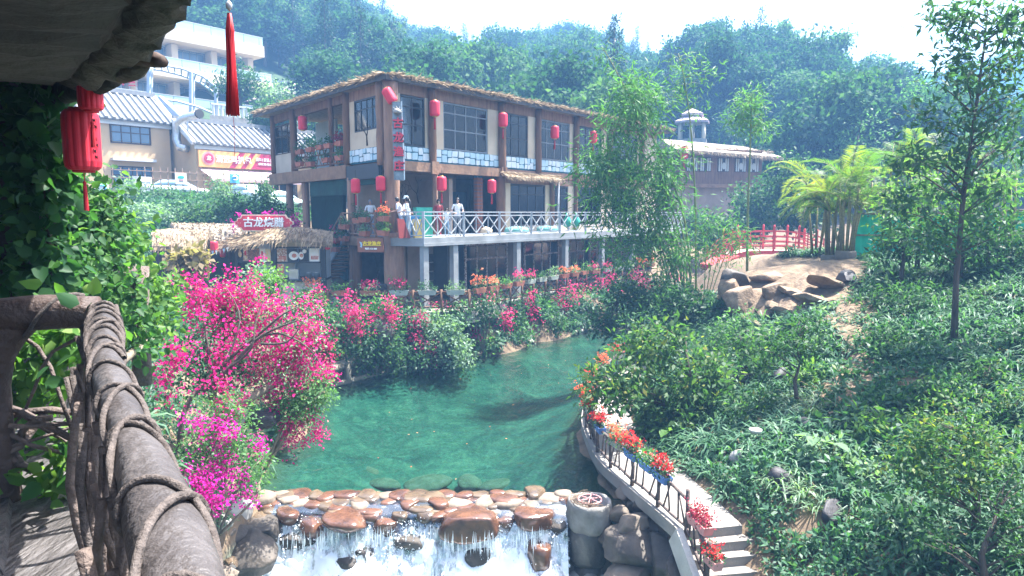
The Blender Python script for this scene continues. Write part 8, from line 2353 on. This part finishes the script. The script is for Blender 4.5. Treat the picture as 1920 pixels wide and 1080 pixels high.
stone('boulder', 'pale rock among the leaves beside the pink dome', at(425, 770, 11.6), (.25, .2, .2), 'rock_grey', 911, None, 3, .15, 0, 0, 'boulder')
eg = thing('stone_edging', 'row of small rounded stones along the far left waterline', 'wall', gnd(1000, 645, 0))
rd = random.Random(3)
wl = [Vector(p) for p in LEFT_WATER[5:10]]
for i in range(len(wl) - 1):
 a, b_ = wl[i], wl[i + 1]; L_ = (b_ - a).length; n_ = int(L_ / .34)
 for k in range(n_):
  for row in range(2):
   p = a.lerp(b_, (k + rd.random()) / n_) + Vector((rd.uniform(-.05, .05) - .05 * row, .1 + .22 * row, .05 + .2 * row))
   V, F_ = rock_mesh(950 + (k * 3 + i + row) % 12, (.19, .15, .13), 2, .2)
   o = mesh_np('stone', V, F_, 'rock_grey' if rd.random() < .6 else 'log_mossy', None, eg, True, p); o.matrix_parent_inverse = wmat(eg).inverted(); o.rotation_euler[2] = rd.uniform(0, 6)
# --- terrace fence with planters
tf = thing('terrace_fence', 'low brown stick fence along the terrace edge above the river', 'fence', (-3, 27, Z0))
fpts = [at(560, 548, 26.6), at(722, 545, 26.7), at(880, 542, 27.0), at(1000, 523, 31.6), at(1100, 507, 36.3), at(1225, 496, 41.5)]
fpts = [Vector((p.x, p.y, Z0)) for p in fpts]
rd = random.Random(8); slots = []
for i in range(len(fpts) - 1):
 a, b_ = fpts[i], fpts[i + 1]; n_ = max(1, round((b_ - a).length / 1.15))
 for k in range(n_):
  p, q = a.lerp(b_, k / n_), a.lerp(b_, (k + 1) / n_)
  mb = MB(); mb.tube([p - Vector((0, 0, .3)), p + Vector((rd.uniform(-.02, .02), 0, .92))], .06, 7, jit=.1); mb.build('post', 'timber', tf, True)
  for z in (.18, .82):
   mb = MB(); mb.tube([p + Vector((0, 0, z)), p.lerp(q, .5) + Vector((0, 0, z + rd.uniform(-.03, .03))), q + Vector((0, 0, z))], .04, 6, jit=.1); mb.build('rail', 'timber', tf, True)
  for z0, z1 in ((.18, .82), (.82, .18)):
   mb = MB(); mb.tube([p + Vector((0, .02, z0)), q + Vector((0, -.02, z1))], .026, 5); mb.build('stick', 'timber', tf, True)
  slots.append((p, q))
cols = ['terracotta', 'pale_planter', 'terracotta', 'pale_planter', 'terracotta', 'terracotta', 'pale_planter']
kinds = [('bloom_orange', 'leaf_pale', 'orange blossoms'), (None, 'leaf_pale', 'thin pale stalks'), ('bloom_rose', 'leaf_shrub', 'rose sprigs'), (None, 'leaf_bamboo', 'fine grassy leaves'), ('bloom_orange', 'leaf_shrub', 'orange red flowers'), (None, 'leaf_shrub', 'bushy green leaves'), ('bloom_rose', 'leaf_pale', 'dusty pink sprigs')]
for k, (p, q) in enumerate(slots):
 c = (p + q) / 2; rz = math.atan2(q.y - p.y, q.x - p.x); bl_, lf, what = kinds[(k * 3) % 7]; m_ = cols[(k * 2) % 7]
 off = Vector((math.sin(rz), -math.cos(rz), 0)) * .14
 order = nth(k)
 trough('%s planter with %s, %s from the left on the terrace fence' % ('terracotta' if m_ == 'terracotta' else 'pale', what, order), c + off + Vector((0, 0, .72)), rz, .78, m_, bl_, 800 + k, lf, .34 if k % 3 else .5, 34, 30, 'planters on the terrace fence', .95, .075, (.22, .2), 'planter')
def box_row(fr, places_, label, group, seed):
 for k, (px, py, b, bl_, lf, what) in enumerate(places_):
  s, z = fr.hit(px, py, b); trough(label % what, fr.p(s, b, z), fr.ang, .72, 'terracotta', bl_, seed + k, lf, .36, 26, 26, group, .95, .085, (.24, .22), 'planter')
box_row(LF, [(562, 289, -.25, None, 'leaf_tree', 'dark leaves at the left end, upper row'), (582, 285, -.25, None, 'leaf_lime', 'yellow green leaves, upper row'), (600, 281, -.25, None, 'leaf_pale', 'pale herbs in the middle, upper row'), (616, 278, -.25, None, 'leaf_shrub', 'green herbs right of the middle, upper row'), (636, 274, -.25, 'leaf_crimson', 'leaf_crimson', 'crimson leaves, upper row'), (562, 312, -.25, None, 'leaf_tree', 'low grass at the left end, lower row'), (582, 312, -.25, None, 'leaf_shrub', 'spiky grass, lower row'), (612, 305, -.25, None, 'leaf_tree', 'thin stalks, lower row'), (637, 301, -.25, None, 'leaf_bamboo', 'grassy leaves at the right end, lower row')], 'terracotta planter on the dining balcony with %s', 'planters on the dining balcony', 900)
box_row(LF, [(671, 418, -.65, None, 'leaf_shrub', 'rosemary like leaves, upper left'), (683, 417, -.65, 'sign_white' and 'bloom_white' if False else None, 'leaf_pale', 'pale blossoms, upper middle'), (718, 415, -.65, 'bloom_orange', 'leaf_shrub', 'orange flowers, upper right'), (683, 443, -.65, None, 'leaf_pale', 'white flecked leaves, lower left'), (718, 442, -.65, None, 'leaf_lime', 'yellow green leaves, lower right'), (645, 430, -.65, None, 'leaf_pale', 'grey leaves at the stair head'), (645, 452, -.65, None, 'leaf_shrub', 'green leaves below the stair head'), (628, 455, -.65, 'bloom_rose', 'leaf_shrub', 'rose flowers on the stairs'), (628, 472, -.65, 'bloom_red', 'leaf_shrub', 'red flowers low on the stairs')], 'terracotta planter on the landing railing with %s', 'planters on the landing and stairs', 930)
# --- people on the balcony
def person(label, p, face, shirt, pants, arms='down', hair_long=False, hat=None, h=1.65, lean=0.0, skirt=False, sleeve='short'):
 k = h / 1.7
 t = thing('person', label, 'person', p, 'people on the lodge balcony', face)
 J = dict(pel=(0, 0, .93), chest=(.02 + lean * .5, 0, 1.28), neck=(.03 + lean, 0, 1.46), head=(.05 + lean, 0, 1.58), top=(.05 + lean, 0, 1.68))
 V, E, Rr = [], [], []
 def add(pt, r, par=None):
  V.append(Vector(pt) * k); Rr.append((r[0] * k, r[1] * k) if isinstance(r, tuple) else (r * k, r * k))
  if par is not None: E.append((par, len(V) - 1))
  return len(V) - 1
 pe = add(J['pel'], (.10, .155)); wa = add((.0 + lean * .25, 0, 1.10), (.085, .125), pe); ch = add(J['chest'], (.10, .165), wa); sh = add((.02 + lean * .8, 0, 1.40), (.075, .12), ch)
 ne = add(J['neck'], .052, sh); hd = add(J['head'], (.088, .074), ne); tp = add(J['top'], (.062, .055), hd)
 add((.11 + lean, 0, 1.545), .035, hd)
 for s in (-1, 1):
  hip = add((0, s * .09, .86), .085, pe); kn = add((.02, s * .10, .48), .06, hip); an = add((-.02, s * .10, .09), .04, kn); add((.12, s * .11, .035), .032, an)
  so = add((.02 + lean * .8, s * .185, 1.385), .05, sh)
  if arms == 'down': el, wr, ha = (-.02, s * .235, 1.12), (.06, s * .24, .90), (.09, s * .235, .81)
  elif arms == 'fwd': el, wr, ha = (.06 + lean, s * .22, 1.13), (.28 + lean, s * .14, 1.08), (.36 + lean, s * .11, 1.08)
  else: el, wr, ha = (.0, s * .26, 1.14), (.18, s * .2, 1.02), (.26, s * .16, 1.04)
  e_ = add(el, .04, so); w_ = add(wr, .03, e_); h_ = add(ha, (.034, .02), w_)
  add((ha[0] + .06, ha[1] - s * .01, ha[2] - .05), (.022, .018), h_); add((ha[0] + .03, ha[1] - s * .04, ha[2] + .0), .013, h_)
 me = bpy.data.meshes.new('body'); me.from_pydata([tuple(v) for v in V], E, [])
 o = bpy.data.objects.new('body', me); COL.objects.link(o)
 md = o.modifiers.new('skin', 'SKIN'); sd = o.modifiers.new('sub', 'SUBSURF'); sd.levels = 2; sd.render_levels = 2
 for i, r in enumerate(Rr): me.skin_vertices[0].data[i].radius = r
 me.skin_vertices[0].data[0].use_root = True
 dg = bpy.context.evaluated_depsgraph_get(); bm_ = bpy.data.meshes.new_from_object(o.evaluated_get(dg))
 bpy.data.objects.remove(o)
 bm_.materials.clear()
 for m_ in ('skin', shirt, pants, 'rubber'): bm_.materials.append(M(m_))
 for f in bm_.polygons:
  c = f.center / k; y = abs(c.y)
  arm = y > .17 and c.z < 1.36 and c.z > .72
  i = 0
  if c.z < .075: i = 3
  elif c.z < .93 and not (y > .19 or (c.x > .15)): i = 2
  elif c.z < 1.44 and c.z >= .9:
   i = 1
   if arm and c.z < (1.2 if sleeve == 'short' else .95): i = 0
   if c.x > (.17 + lean): i = 0
  f.material_index = i; f.use_smooth = True
 b = bpy.data.objects.new('body', bm_); COL.objects.link(b); b.parent = t
 mb = MB(); hx, hz = (.05 + lean), 1.60
 Vh, Fh = ICO[3]
 W = Vh * np.array([.105, .088, .115]) * k + np.array([hx - .015, 0, hz + .01]) * k
 keep_ = [f for f in Fh if not (W[list(f), 0].mean() > (hx + .045) * k and W[list(f), 2].mean() < (hz + .05) * k) and W[list(f), 2].mean() > (hz - .09 - (.0 if not hair_long else .03)) * k]
 hm = mesh_np('hair', W, np.array(keep_), 'hair' if not hat == 'grey' else 'cloth_grey', None, None, True); hm.parent = t
 if hair_long:
  mb.tube([((hx - .09) * k, 0, (hz + .02) * k), ((hx - .13) * k, .01, (hz - .1) * k), ((hx - .15) * k, .02, (hz - .3) * k), ((hx - .16) * k, .02, (hz - .38) * k)], [.03, .045, .04, .015], 8); o = mb.build('ponytail', 'hair', None, True, origin=False); o.parent = t
 if hat in ('white', 'blue'):
  mb = MB(); mb.lathe([(.16, -.01), (.16, .0), (.1, .02), (.1, .1), (.07, .12)], 16, (hx * k, 0, (hz + .06) * k)); o = mb.build('hat', 'cloth_white' if hat == 'white' else 'cloth_blue', None, True, origin=False); o.parent = t
 return t
def on_balcony(px, Y=None, b=-.9):
 s, z = RF.hit(px, 430, b); q = RF.p(s, b, Z1); return q
person('person in white shirt and light trousers leaning on the balcony rail', on_balcony(858, b=-1.35), R(-70), 'cloth_white', 'cloth_grey', 'half')
person('person with long ponytail, cream top and pale blue trousers in profile', on_balcony(766, b=-.9), R(170), 'cloth_white', 'cloth_blue', 'fwd', True)
person('person in white shirt bending behind the corner post', on_balcony(752, b=-.5), R(-170), 'cloth_white', 'cloth_blue', 'fwd', lean=.12)
person('person in white sun hat behind the ponytailed one', on_balcony(760, b=-.2), R(-10), 'cloth_white', 'cloth_grey', 'half', hat='blue')
person('child in pale shirt beside the post at the balcony rail', on_balcony(838, b=-1.2), R(-80), 'cloth_white', 'cloth_blue', 'down', h=1.2)
person('person in reddish clothes behind the balcony post', on_balcony(822, b=-.4), R(-60), 'cloth_red', 'cloth_red', 'down', h=1.6)
q = LF.p(ls(677), .4, Z1); person('grey haired person in light blue shirt on the landing', q, R(-80), 'cloth_white', 'cloth_grey', 'half', hat='grey', h=1.6)
q = LF.p(ls(705), .5, Z1); person('person in black shirt on the landing', q, R(-60), 'cloth_black', 'cloth_black', 'half', h=1.75)
def crate(name, label, cat, p, size, m, rz=.4):
 mb = MB(); a, b_, c = size
 mb.add([(-a * .9, -b_ * .9, 0), (a * .9, -b_ * .9, 0), (a * .9, b_ * .9, 0), (-a * .9, b_ * .9, 0), (-a, -b_, c), (a, -b_, c), (a, b_, c), (-a, b_, c), (-a * .9, -b_ * .9, c), (a * .9, -b_ * .9, c), (a * .9, b_ * .9, c), (-a * .9, b_ * .9, c), (-a * .85, -b_ * .85, c * .2), (a * .85, -b_ * .85, c * .2), (a * .85, b_ * .85, c * .2), (-a * .85, b_ * .85, c * .2)],
           [(3, 2, 1, 0), (0, 1, 5, 4), (1, 2, 6, 5), (2, 3, 7, 6), (3, 0, 4, 7), (4, 5, 9, 8), (5, 6, 10, 9), (6, 7, 11, 10), (7, 4, 8, 11), (8, 9, 13, 12), (9, 10, 14, 13), (10, 11, 15, 14), (11, 8, 12, 15), (12, 13, 14, 15)])
 o = mb.build(name, m, None, origin=False); o.location = p; o.rotation_euler[2] = rz; return tag(o, label, cat)
crate('plastic_bin', 'yellow plastic bin on the balcony floor', 'bin', on_balcony(783, b=-1.2), (.18, .18, .75), 'plastic_yellow')
crate('plastic_bin', 'blue plastic bin behind the balcony rail', 'bin', on_balcony(773, b=-.7), (.25, .25, .9), 'plastic_blue')
crate('plastic_crate', 'green plastic crate behind the balcony rail', 'crate', on_balcony(797, b=-1.0), (.3, .2, .4), 'plastic_green')
crate('green_table', 'small green topped stand on the balcony', 'table', on_balcony(793, b=-.3), (.35, .3, 1.25), 'plastic_green')
mb = MB(RF); s = RF.hit(743, 440, -.9)[0]; mb.add([(s - .1, -1.2, Z1), (s + .5, -1.2, Z1), (s + .25, -1.1, Z1 + .75), (s - .1, -1.1, Z1 + .8), (s - .1, -1.14, Z1), (s + .5, -1.14, Z1), (s + .25, -1.04, Z1 + .75), (s - .1, -1.04, Z1 + .8)], [(0, 1, 2, 3), (7, 6, 5, 4), (0, 4, 5, 1), (1, 5, 6, 2), (2, 6, 7, 3), (3, 7, 4, 0)]); tag(mb.build('leaning_board', 'mahogany'), 'dark red board leaning at the balcony corner', 'board')
for k, (px, py_, lab) in enumerate(((905, 0, 'stacked pale sacks on the balcony'), (950, 0, 'long roll of light blue sheeting on the balcony floor'), (1010, 0, 'second roll of light blue sheeting on the balcony floor'))):
 a = on_balcony(px, b=-1.2); d = RF.ex * (.5 if k == 0 else 1.5)
 mb = MB(); mb.tube([a + Vector((0, 0, .16)), a + d * .5 + Vector((0, 0, .2)), a + d + Vector((0, 0, .16))], [.15, .18, .15], 10, jit=.1); tag(mb.build('sheet_roll' if k else 'sacks', 'cloth_teal' if k else 'plaster', None, True), lab, 'roll' if k else 'sack')
for px, lab in ((1063, 'green bottle gourd bag hung on the far balcony rail'), (1080, 'dark green bag hung on the far balcony rail')):
 a = on_balcony(px, b=-1.6); mb = MB(); mb.lathe([(.05, .0), (.2, .1), (.22, .35), (.1, .6), (.04, .75)], 12, tuple(a + Vector((0, 0, .25)))); tag(mb.build('hanging_bag', 'plastic_green', None, True), lab, 'bag')
mb = MB(); a = at(716, 560, 27.5); mb.slab([(a.x - .3, a.y), (a.x + .2, a.y - .1), (a.x + .22, a.y - .05), (a.x - .28, a.y + .05)], Z0, Z0 + 1.1); tag(mb.build('menu_board', 'slate'), 'dark standing menu board under the landing', 'sign')
s = rs(1045, 400, -.3); mb = MB(RF); mb.tube([(s, -.35, Z1), (s, -.35, Z2 - .45)], .06, 8); mb.build('drain_pipe', 'rail_paint', lodge, True)
# --- red bridge
bg = thing('red_bridge', 'small red arched footbridge with railings beyond the bare mound', 'bridge', at(1450, 480, 38))
YB1, YB2 = 37.6, 39.2
def bpt(px, py, Y): return at(px, py, Y)
deck = [(1340, 508), (1372, 478), (1400, 471), (1450, 470), (1497, 471), (1530, 478), (1556, 490)]
mb = MB()
vs = []
for px, py in deck:
 p = at(px, py, YB1); vs += [p, (p.x * 1.0, YB2, p.z), p - Vector((0, 0, .3)), (p.x, YB2, p.z - .3)]
fs = []
for i in range(len(deck) - 1):
 a = i * 4; fs += [(a, a + 4, a + 5, a + 1), (a + 2, a + 3, a + 7, a + 6), (a, a + 2, a + 6, a + 4), (a + 1, a + 5, a + 7, a + 3)]
mb.add(vs, fs); mb.build('deck', 'bridge_deck', bg)
mb = MB()
for i in range(len(deck) - 1):
 p, q = at(*deck[i], YB1), at(*deck[i + 1], YB1); mb.beam(p - Vector((0, .05, .2)), q - Vector((0, .05, .2)), .12, .42)
mb.build('girder', 'bridge_red', bg)
for Y in (YB1, YB2):
 pts_ = [Vector((at(px, py, YB1).x, Y, at(px, py, YB1).z)) for px, py in deck]
 for i in range(len(pts_) - 1):
  p, q = pts_[i], pts_[i + 1]
  for z in (.25, .5, .78, 1.08):
   mb = MB(); mb.beam(p + Vector((0, 0, z)), q + Vector((0, 0, z)), .05, .06); mb.build('rail', 'bridge_red', bg)
  n_ = 2
  for k in range(n_):
   c = p.lerp(q, k / n_); big = k == 0
   mb = MB(); w = .05 if big else .025; mb.box(c.x - w, c.x + w, c.y - w, c.y + w, c.z - .1, c.z + (1.3 if big else 1.08)); mb.build('post' if big else 'baluster', 'bridge_red', bg)
   if big:
    mb = MB(); mb.lathe([(.05, 0), (.08, .05), (.05, .12), (.02, .16)], 8, (c.x, c.y, c.z + 1.3)); mb.build('finial', 'bridge_red', bg)
mb = MB(); mb.beam(at(1330, 500, 36), at(1368, 482, 37.4), 1.2, .25); mb.build('ramp', 'bridge_red', bg)
# --- green netting fence
nf = thing('netting_fence', 'bright green construction netting stretched between rough posts on the plateau', 'fence', at(1640, 490, 26))
npx = [(1598, 24.6), (1662, 25.6), (1735, 25.4), (1800, 25.2), (1870, 25), (1960, 24.6)]
for i in range(len(npx) - 1):
 (a, Ya), (b_, Yb_) = npx[i], npx[i + 1]
 n_, m_ = 14, 8; vs = []; p, q = at(a, 483, Ya), at(b_, 483, Yb_)
 p.z = h1(p.x, p.y); q.z = h1(q.x, q.y); hgt = 1.75
 for u in range(n_):
  for v in range(m_):
   t_ = u / (n_ - 1); c = p.lerp(q, t_); vs.append((c.x, c.y + .06 * math.sin(u * 1.7 + v * .5 + i), c.z + hgt * v / (m_ - 1) - .06 * math.sin(t_ * 3.14) * (v / (m_ - 1))))
 mb = MB(); mb.add(vs, [(u * m_ + v, (u + 1) * m_ + v, (u + 1) * m_ + v + 1, u * m_ + v + 1) for u in range(n_ - 1) for v in range(m_ - 1)]); mb.build('net', 'net_green', nf, True)
 mb = MB(); mb.tube([p + Vector((0, -.06, -.2)), p + Vector((0, -.06, 1.95))], .05, 7); mb.build('post', 'bark_pale', nf, True)
 for z in (.95, 1.75):
  mb = MB(); mb.tube([p + Vector((0, -.08, z)), q + Vector((0, -.08, z))], .035, 6); mb.build('rail', 'bark_pale', nf, True)
# --- rocks on the hillside
rk = [(1370, 545, 22.2, (.4, .5, .5), 'rock_tan', 'broken tan boulder at the left end of the mound'), (1388, 560, 21.6, (.5, .45, .55), 'rock_tan', 'upright tan slab rock under the mound'), (1420, 560, 21.8, (.9, .5, .35), 'rock_tan', 'layered tan ledge of the mound'), (1462, 552, 21.4, (.9, .55, .45), 'rock_tan', 'angular pale ledge in the middle of the mound'), (1450, 522, 22.6, (1.1, .6, .3), 'rock_tan', 'flat weathered ledge on top of the mound'), (1510, 540, 21.2, (1.0, .4, .3), 'rock_tan', 'long sloping slab of the mound'), (1480, 580, 20.2, (.8, .4, .3), 'rock_tan', 'lower sloping slab of the mound'), (1585, 520, 21, (.6, .3, .25), 'slate', 'dark slab right of the mound'), (1380, 525, 22.8, (.7, .6, .45), 'rock_dark', 'dark undercut rock below the bamboo')]
for k in range(10):
 px, py = 1395 + 17 * k, 598 - 7.5 * k + 14 * (k % 3)
 rk.append((px, py, 21.6 - .12 * k - .5 * (k % 3), (.75, .5, .16), 'rock_tan', 'thin tan rock layer, %s from the left among the mound ledges' % nth(k)))
for k, (px, py, Y, rad, m_, lab) in enumerate(rk):
 stone('hillside_rock', lab, at(px, py, Y), tuple(1.2 * q for q in rad), m_, 600 + k, 'broken rocks of the bare mound', 4, .12 if k < 9 else .2, 0, .2 * k, 'rock', 22, smooth=False, tilt=(.15, -.35 if 4 < k < 7 or k > 8 else .1))
for k, (px, py, Y, r0, lab) in enumerate(((1400, 715, 17.2, .45, 'dark slate rock beside the walkway tree'), (1470, 718, 16.6, .5, 'dark slate rock behind the sapling'), (1405, 612, 20, .5, 'flat dark rock below the fern bush'), (1400, 835, 13.2, .38, 'grey blocky stone with a small pot beside the ground cover'), (1370, 820, 13.6, .3, 'dark stone left of the blocky one'), (1515, 795, 13.6, .34, 'smooth black rock under the sapling'), (1460, 905, 11.9, .3, 'brown curved rock in the lower slope'), (1560, 985, 10.9, .36, 'dark brown rock half buried in the ground cover'), (1470, 935, 11.6, .2, 'small brown rock under the curved one'))):
 p = at(px, py, Y); p.z = h1(p.x, p.y) + .05
 stone('hillside_rock', lab, p, (r0 * .95, r0 * .6, r0 * .6), 'slate' if k != 3 else 'rock_grey', 630 + k, 'dark rocks in the right hillside', 3, .25, 0, k, 'rock', 5)
p = at(1416, 822, 13.0); mb = MB(); mb.lathe([(.06, 0), (.11, .03), (.13, .09), (.12, .09)], 14, tuple(p + Vector((0, 0, .1)))); tag(mb.build('bowl', 'pale_planter', None, True), 'small pale bowl standing on the blocky stone', 'bowl')
for k, (px, py, Y) in enumerate(((1523, 872, 12.4), (1548, 890, 12.2), (1252, 838, 15.2))):
 b_ = gp(px, py + 18, Y); t = thing('taro', ('large pale taro leaf plant in the middle of the slope', 'second smaller taro plant beside the large one', 'taro leaves at the walkway edge under the tree')[k], 'plant', b_)
 for j in range(3):
  a = j * 2.1 + k; q = b_ + Vector((math.cos(a) * .2, math.sin(a) * .2, .42 + .06 * j))
  mb = MB(); mb.tube([b_, b_.lerp(q, .6) + Vector((0, 0, .05)), q], [.015, .012, .008], 5); mb.build('stalk', 'bamboo_stem', t, True)
  V, Q = leaf_arrays_hi(np.array([tuple(q - Vector((math.cos(a) * .08, math.sin(a) * .08, 0)))]), np.array([(math.cos(a), math.sin(a), -.1)]), np.array([(0, 0, 1.0)]), [.34], [.26], .1)
  mesh_np('leaf', V - np.array(b_), Q, 'leaf_spider' if k < 2 else 'leaf_lime', np.full(6, .4)).parent = t
# --- far wooden building and pagoda
wf_ = Frame((at(1272, 420, 58).x, 58, 0), R(14))
fb = thing('wooden_hall', 'far brown wooden hall with pale thatched roof and patterned windows', 'building', wf_.p(4, 3, 4))
W_ = wf_.hit(1428, 330)[0]
zf = lambda py: wf_.hit(1350, py)[1]
mb = MB(wf_); mb.box(0, W_, .4, 6, 3, zf(352)); mb.build('base_wall', 'plaster_shade', fb)
mb = MB(wf_); mb.box(-.2, W_ + .3, -.1, 6.2, zf(352), zf(345)); mb.build('floor_beam', 'timber_beam', fb)
mb = MB(wf_); mb.box(0, W_, 0, 6, zf(345), zf(280)); mb.build('wall', 'timber', fb)
for k, px in enumerate((1297, 1322, 1356, 1388, 1412)):
 s = wf_.hit(px, 310)[0]; z0, z1 = zf(322), zf(296); w = 1.1
 mb = MB(wf_); mb.box(s - w / 2, s + w / 2, -.06, -.004, z0, z1); wn_ = mb.build('window', 'dark_timber', fb)
 for q in (-.42, .42, -.22, .22):
  mb = MB(wf_); mb.box(s + q - .06, s + q + .06, -.1, -.063, z0 + .05, z1 - .05); mb.build('pane', 'curtain', wn_)
 if k > 1: disc(wf_, s, -.105, (z0 + z1) / 2 - .1, .3, 'curtain', 'pane', wn_, .02, 14, .6)
mb = MB(wf_)
zr0, zr1 = zf(283), zf(262)
mb.add([(-1, -1.0, zr0), (W_ + 1.6, -1.0, zr0 - .5), (W_ + .2, 3, zr1 - .2), (-.5, 3, zr1 + .3), (W_ + 1.6, 7, zr0 - .5), (-1, 7, zr0), (-1, -1.0, zr0 - .25), (W_ + 1.6, -1.0, zr0 - .75)], [(0, 1, 2, 3), (3, 2, 4, 5), (1, 4, 2), (0, 3, 5), (0, 6, 7, 1), (6, 5, 4, 7)])
fr_ = mb.build('roof', 'thatch_grey', fb)
strands([(wf_.p(-1, -1, zr0), wf_.p(W_ + 1.6, -1, zr0 - .5), tuple(-wf_.ey * .5 + Vector((0, 0, -.8)))), (wf_.p(-.8, .3, zr0 + .5), wf_.p(W_ + 1.2, .3, zr0 + .1), tuple(-wf_.ey * .9 + Vector((0, 0, -.3))))], .5, .06, 'straw', 'thatch', fr_, 30, 88)
far_lantern('red lantern at the left end of the far wooden hall', wf_.p(wf_.hit(1283, 290, -.4)[0], -.4, zf(300)), s=1.6, group='red lanterns hung along the lodge')
pgd = thing('pagoda', 'small far pavilion with two tier reddish roof above the wooden hall', 'pavilion', at(1297, 275, 80))
pc_ = at(1297, 262, 80)
u_ = 80 / FPX
def hexring(c, r, z, n=6, ph=.2): return [(c.x + r * math.cos(2 * math.pi * k / n + ph), c.y + r * math.sin(2 * math.pi * k / n + ph), z) for k in range(n)]
def cone(r0, z0, r1, z1, m, nm):
 mb = MB(); a, b_ = hexring(pc_, r0, z0), hexring(pc_, r1, z1); c0 = hexring(pc_, r0, z0 - .25)
 mb.add(a + b_ + c0, [(i, (i + 1) % 6, 6 + (i + 1) % 6, 6 + i) for i in range(6)] + [tuple(range(6, 12))] + [(12 + i, 12 + (i + 1) % 6, (i + 1) % 6, i) for i in range(6)] + [tuple(range(17, 11, -1))]); mb.build(nm, m, pgd)
zz_ = lambda py: at(1297, py, 80).z
cone(34 * u_, zz_(228), 14 * u_, zz_(218), 'awning', 'roof'); cone(22 * u_, zz_(214), 1.5 * u_, zz_(204), 'awning', 'roof')
mb = MB(); a, b_ = hexring(pc_, 13 * u_, zz_(219)), hexring(pc_, 13 * u_, zz_(213)); mb.add(a + b_, [(i, (i + 1) % 6, 6 + (i + 1) % 6, 6 + i) for i in range(6)]); mb.build('drum', 'hotel_wall', pgd)
for q in hexring(pc_, 24 * u_, 0):
 mb = MB(); mb.tube([(q[0], q[1], zz_(275)), (q[0], q[1], zz_(229))], .22, 8); mb.build('column', 'hotel_wall', pgd, True)
mb = MB(); a, b_ = hexring(pc_, 30 * u_, zz_(300)), hexring(pc_, 30 * u_, zz_(262)); mb.add(a + b_, [(i, (i + 1) % 6, 6 + (i + 1) % 6, 6 + i) for i in range(6)] + [tuple(range(6, 12))]); mb.build('base', 'rock_grey', pgd)
# --- trees one can tell apart on the skyline
def single(label, i, px, py_top, Y, s, group, name):
 me_mb, cr = fparts[i]
 V, Q, rv = cr
 key = 'single_%d' % i
 if key not in STAT:
  o1 = me_mb.build('trunk', 'bark', None, True, origin=False); o2 = mesh_np('crown', V, Q, 'leaf_hill' if i < 6 else 'leaf_conifer', rv)
  STAT[key] = (o1.data, o2.data, V[:, 2].max()); bpy.data.objects.remove(o1); bpy.data.objects.remove(o2)
 d1, d2, hmax = STAT[key]
 top = at(px, py_top, Y)
 t = thing(name, label, 'tree', (top.x, top.y, top.z - hmax * s), group, random.uniform(0, 6))
 t.scale = (s, s, s)
 for nm, d in (('trunk', d1), ('crown', d2)):
  o = bpy.data.objects.new(nm, d); COL.objects.link(o); o.parent = t
def ridge_Y(px): return float(np.interp(px, *L_DIST)) - 2
for k, (px, py, s) in enumerate(((665, -5, 1.0), (748, 45, .8), (755, 40, .7), (876, 58, .8), (886, 62, .7), (942, 65, .6), (1010, 40, .9), (1122, 58, .8), (1142, 58, .9), (1166, 60, 1.0), (1195, 45, 1.2), (1215, 75, .9))):
 single('slim dark conifer, %s from the left on the mountain skyline' % nth(k), 6 + int(px) % 2, px, py, ridge_Y(px), s, 'conifers on the skyline', 'conifer')
for k, (px, py, s) in enumerate(((700, 5, 1.2), (795, 58, 1.0), (845, 60, 1.0), (910, 74, 1.0), (960, 78, 1.0), (1020, 48, 1.2), (1060, 42, 1.3), (1085, 48, 1.2))):
 single('rounded broadleaf tree, %s from the left on the mountain skyline' % nth(k), k % 6, px, py, ridge_Y(px), s, 'broadleaf trees on the skyline', 'broadleaf_tree')
for k, (px, py, s) in enumerate(((1265, 70, 1.0), (1302, 42, 1.25), (1340, 52, 1.1), (1385, 56, 1.2), (1430, 74, 1.1), (1490, 66, 1.1), (1545, 95, 1.0), (1600, 108, 1.0), (1650, 125, 1.0))):
 single('large round crowned tree, %s from the left on the right hill top' % nth(k), (k + 2) % 6, px, py, 122, s, 'trees along the top of the right hill', 'broadleaf_tree')
# --- haze
m = bpy.data.materials.new('haze_air'); m.use_nodes = True
MATS['haze_air'] = m
m.node_tree.nodes.remove(m.node_tree.nodes['Principled BSDF'])
pv = m.node_tree.nodes.new('ShaderNodeVolumePrincipled')
pv.inputs['Color'].default_value = (0.24, 0.53, 1.0, 1)
pv.inputs['Density'].default_value = 0.0018
pv.inputs['Anisotropy'].default_value = 0.0
m.node_tree.links.new(pv.outputs[0], m.node_tree.nodes['Material Output'].inputs['Volume'])
hz = MB(); hz.box(-420, 420, -30, 520, -4.5, 112)
hz = hz.build('haze', 'haze_air')
tag(hz, 'pale blue haze hanging in the valley air', kind='stuff')
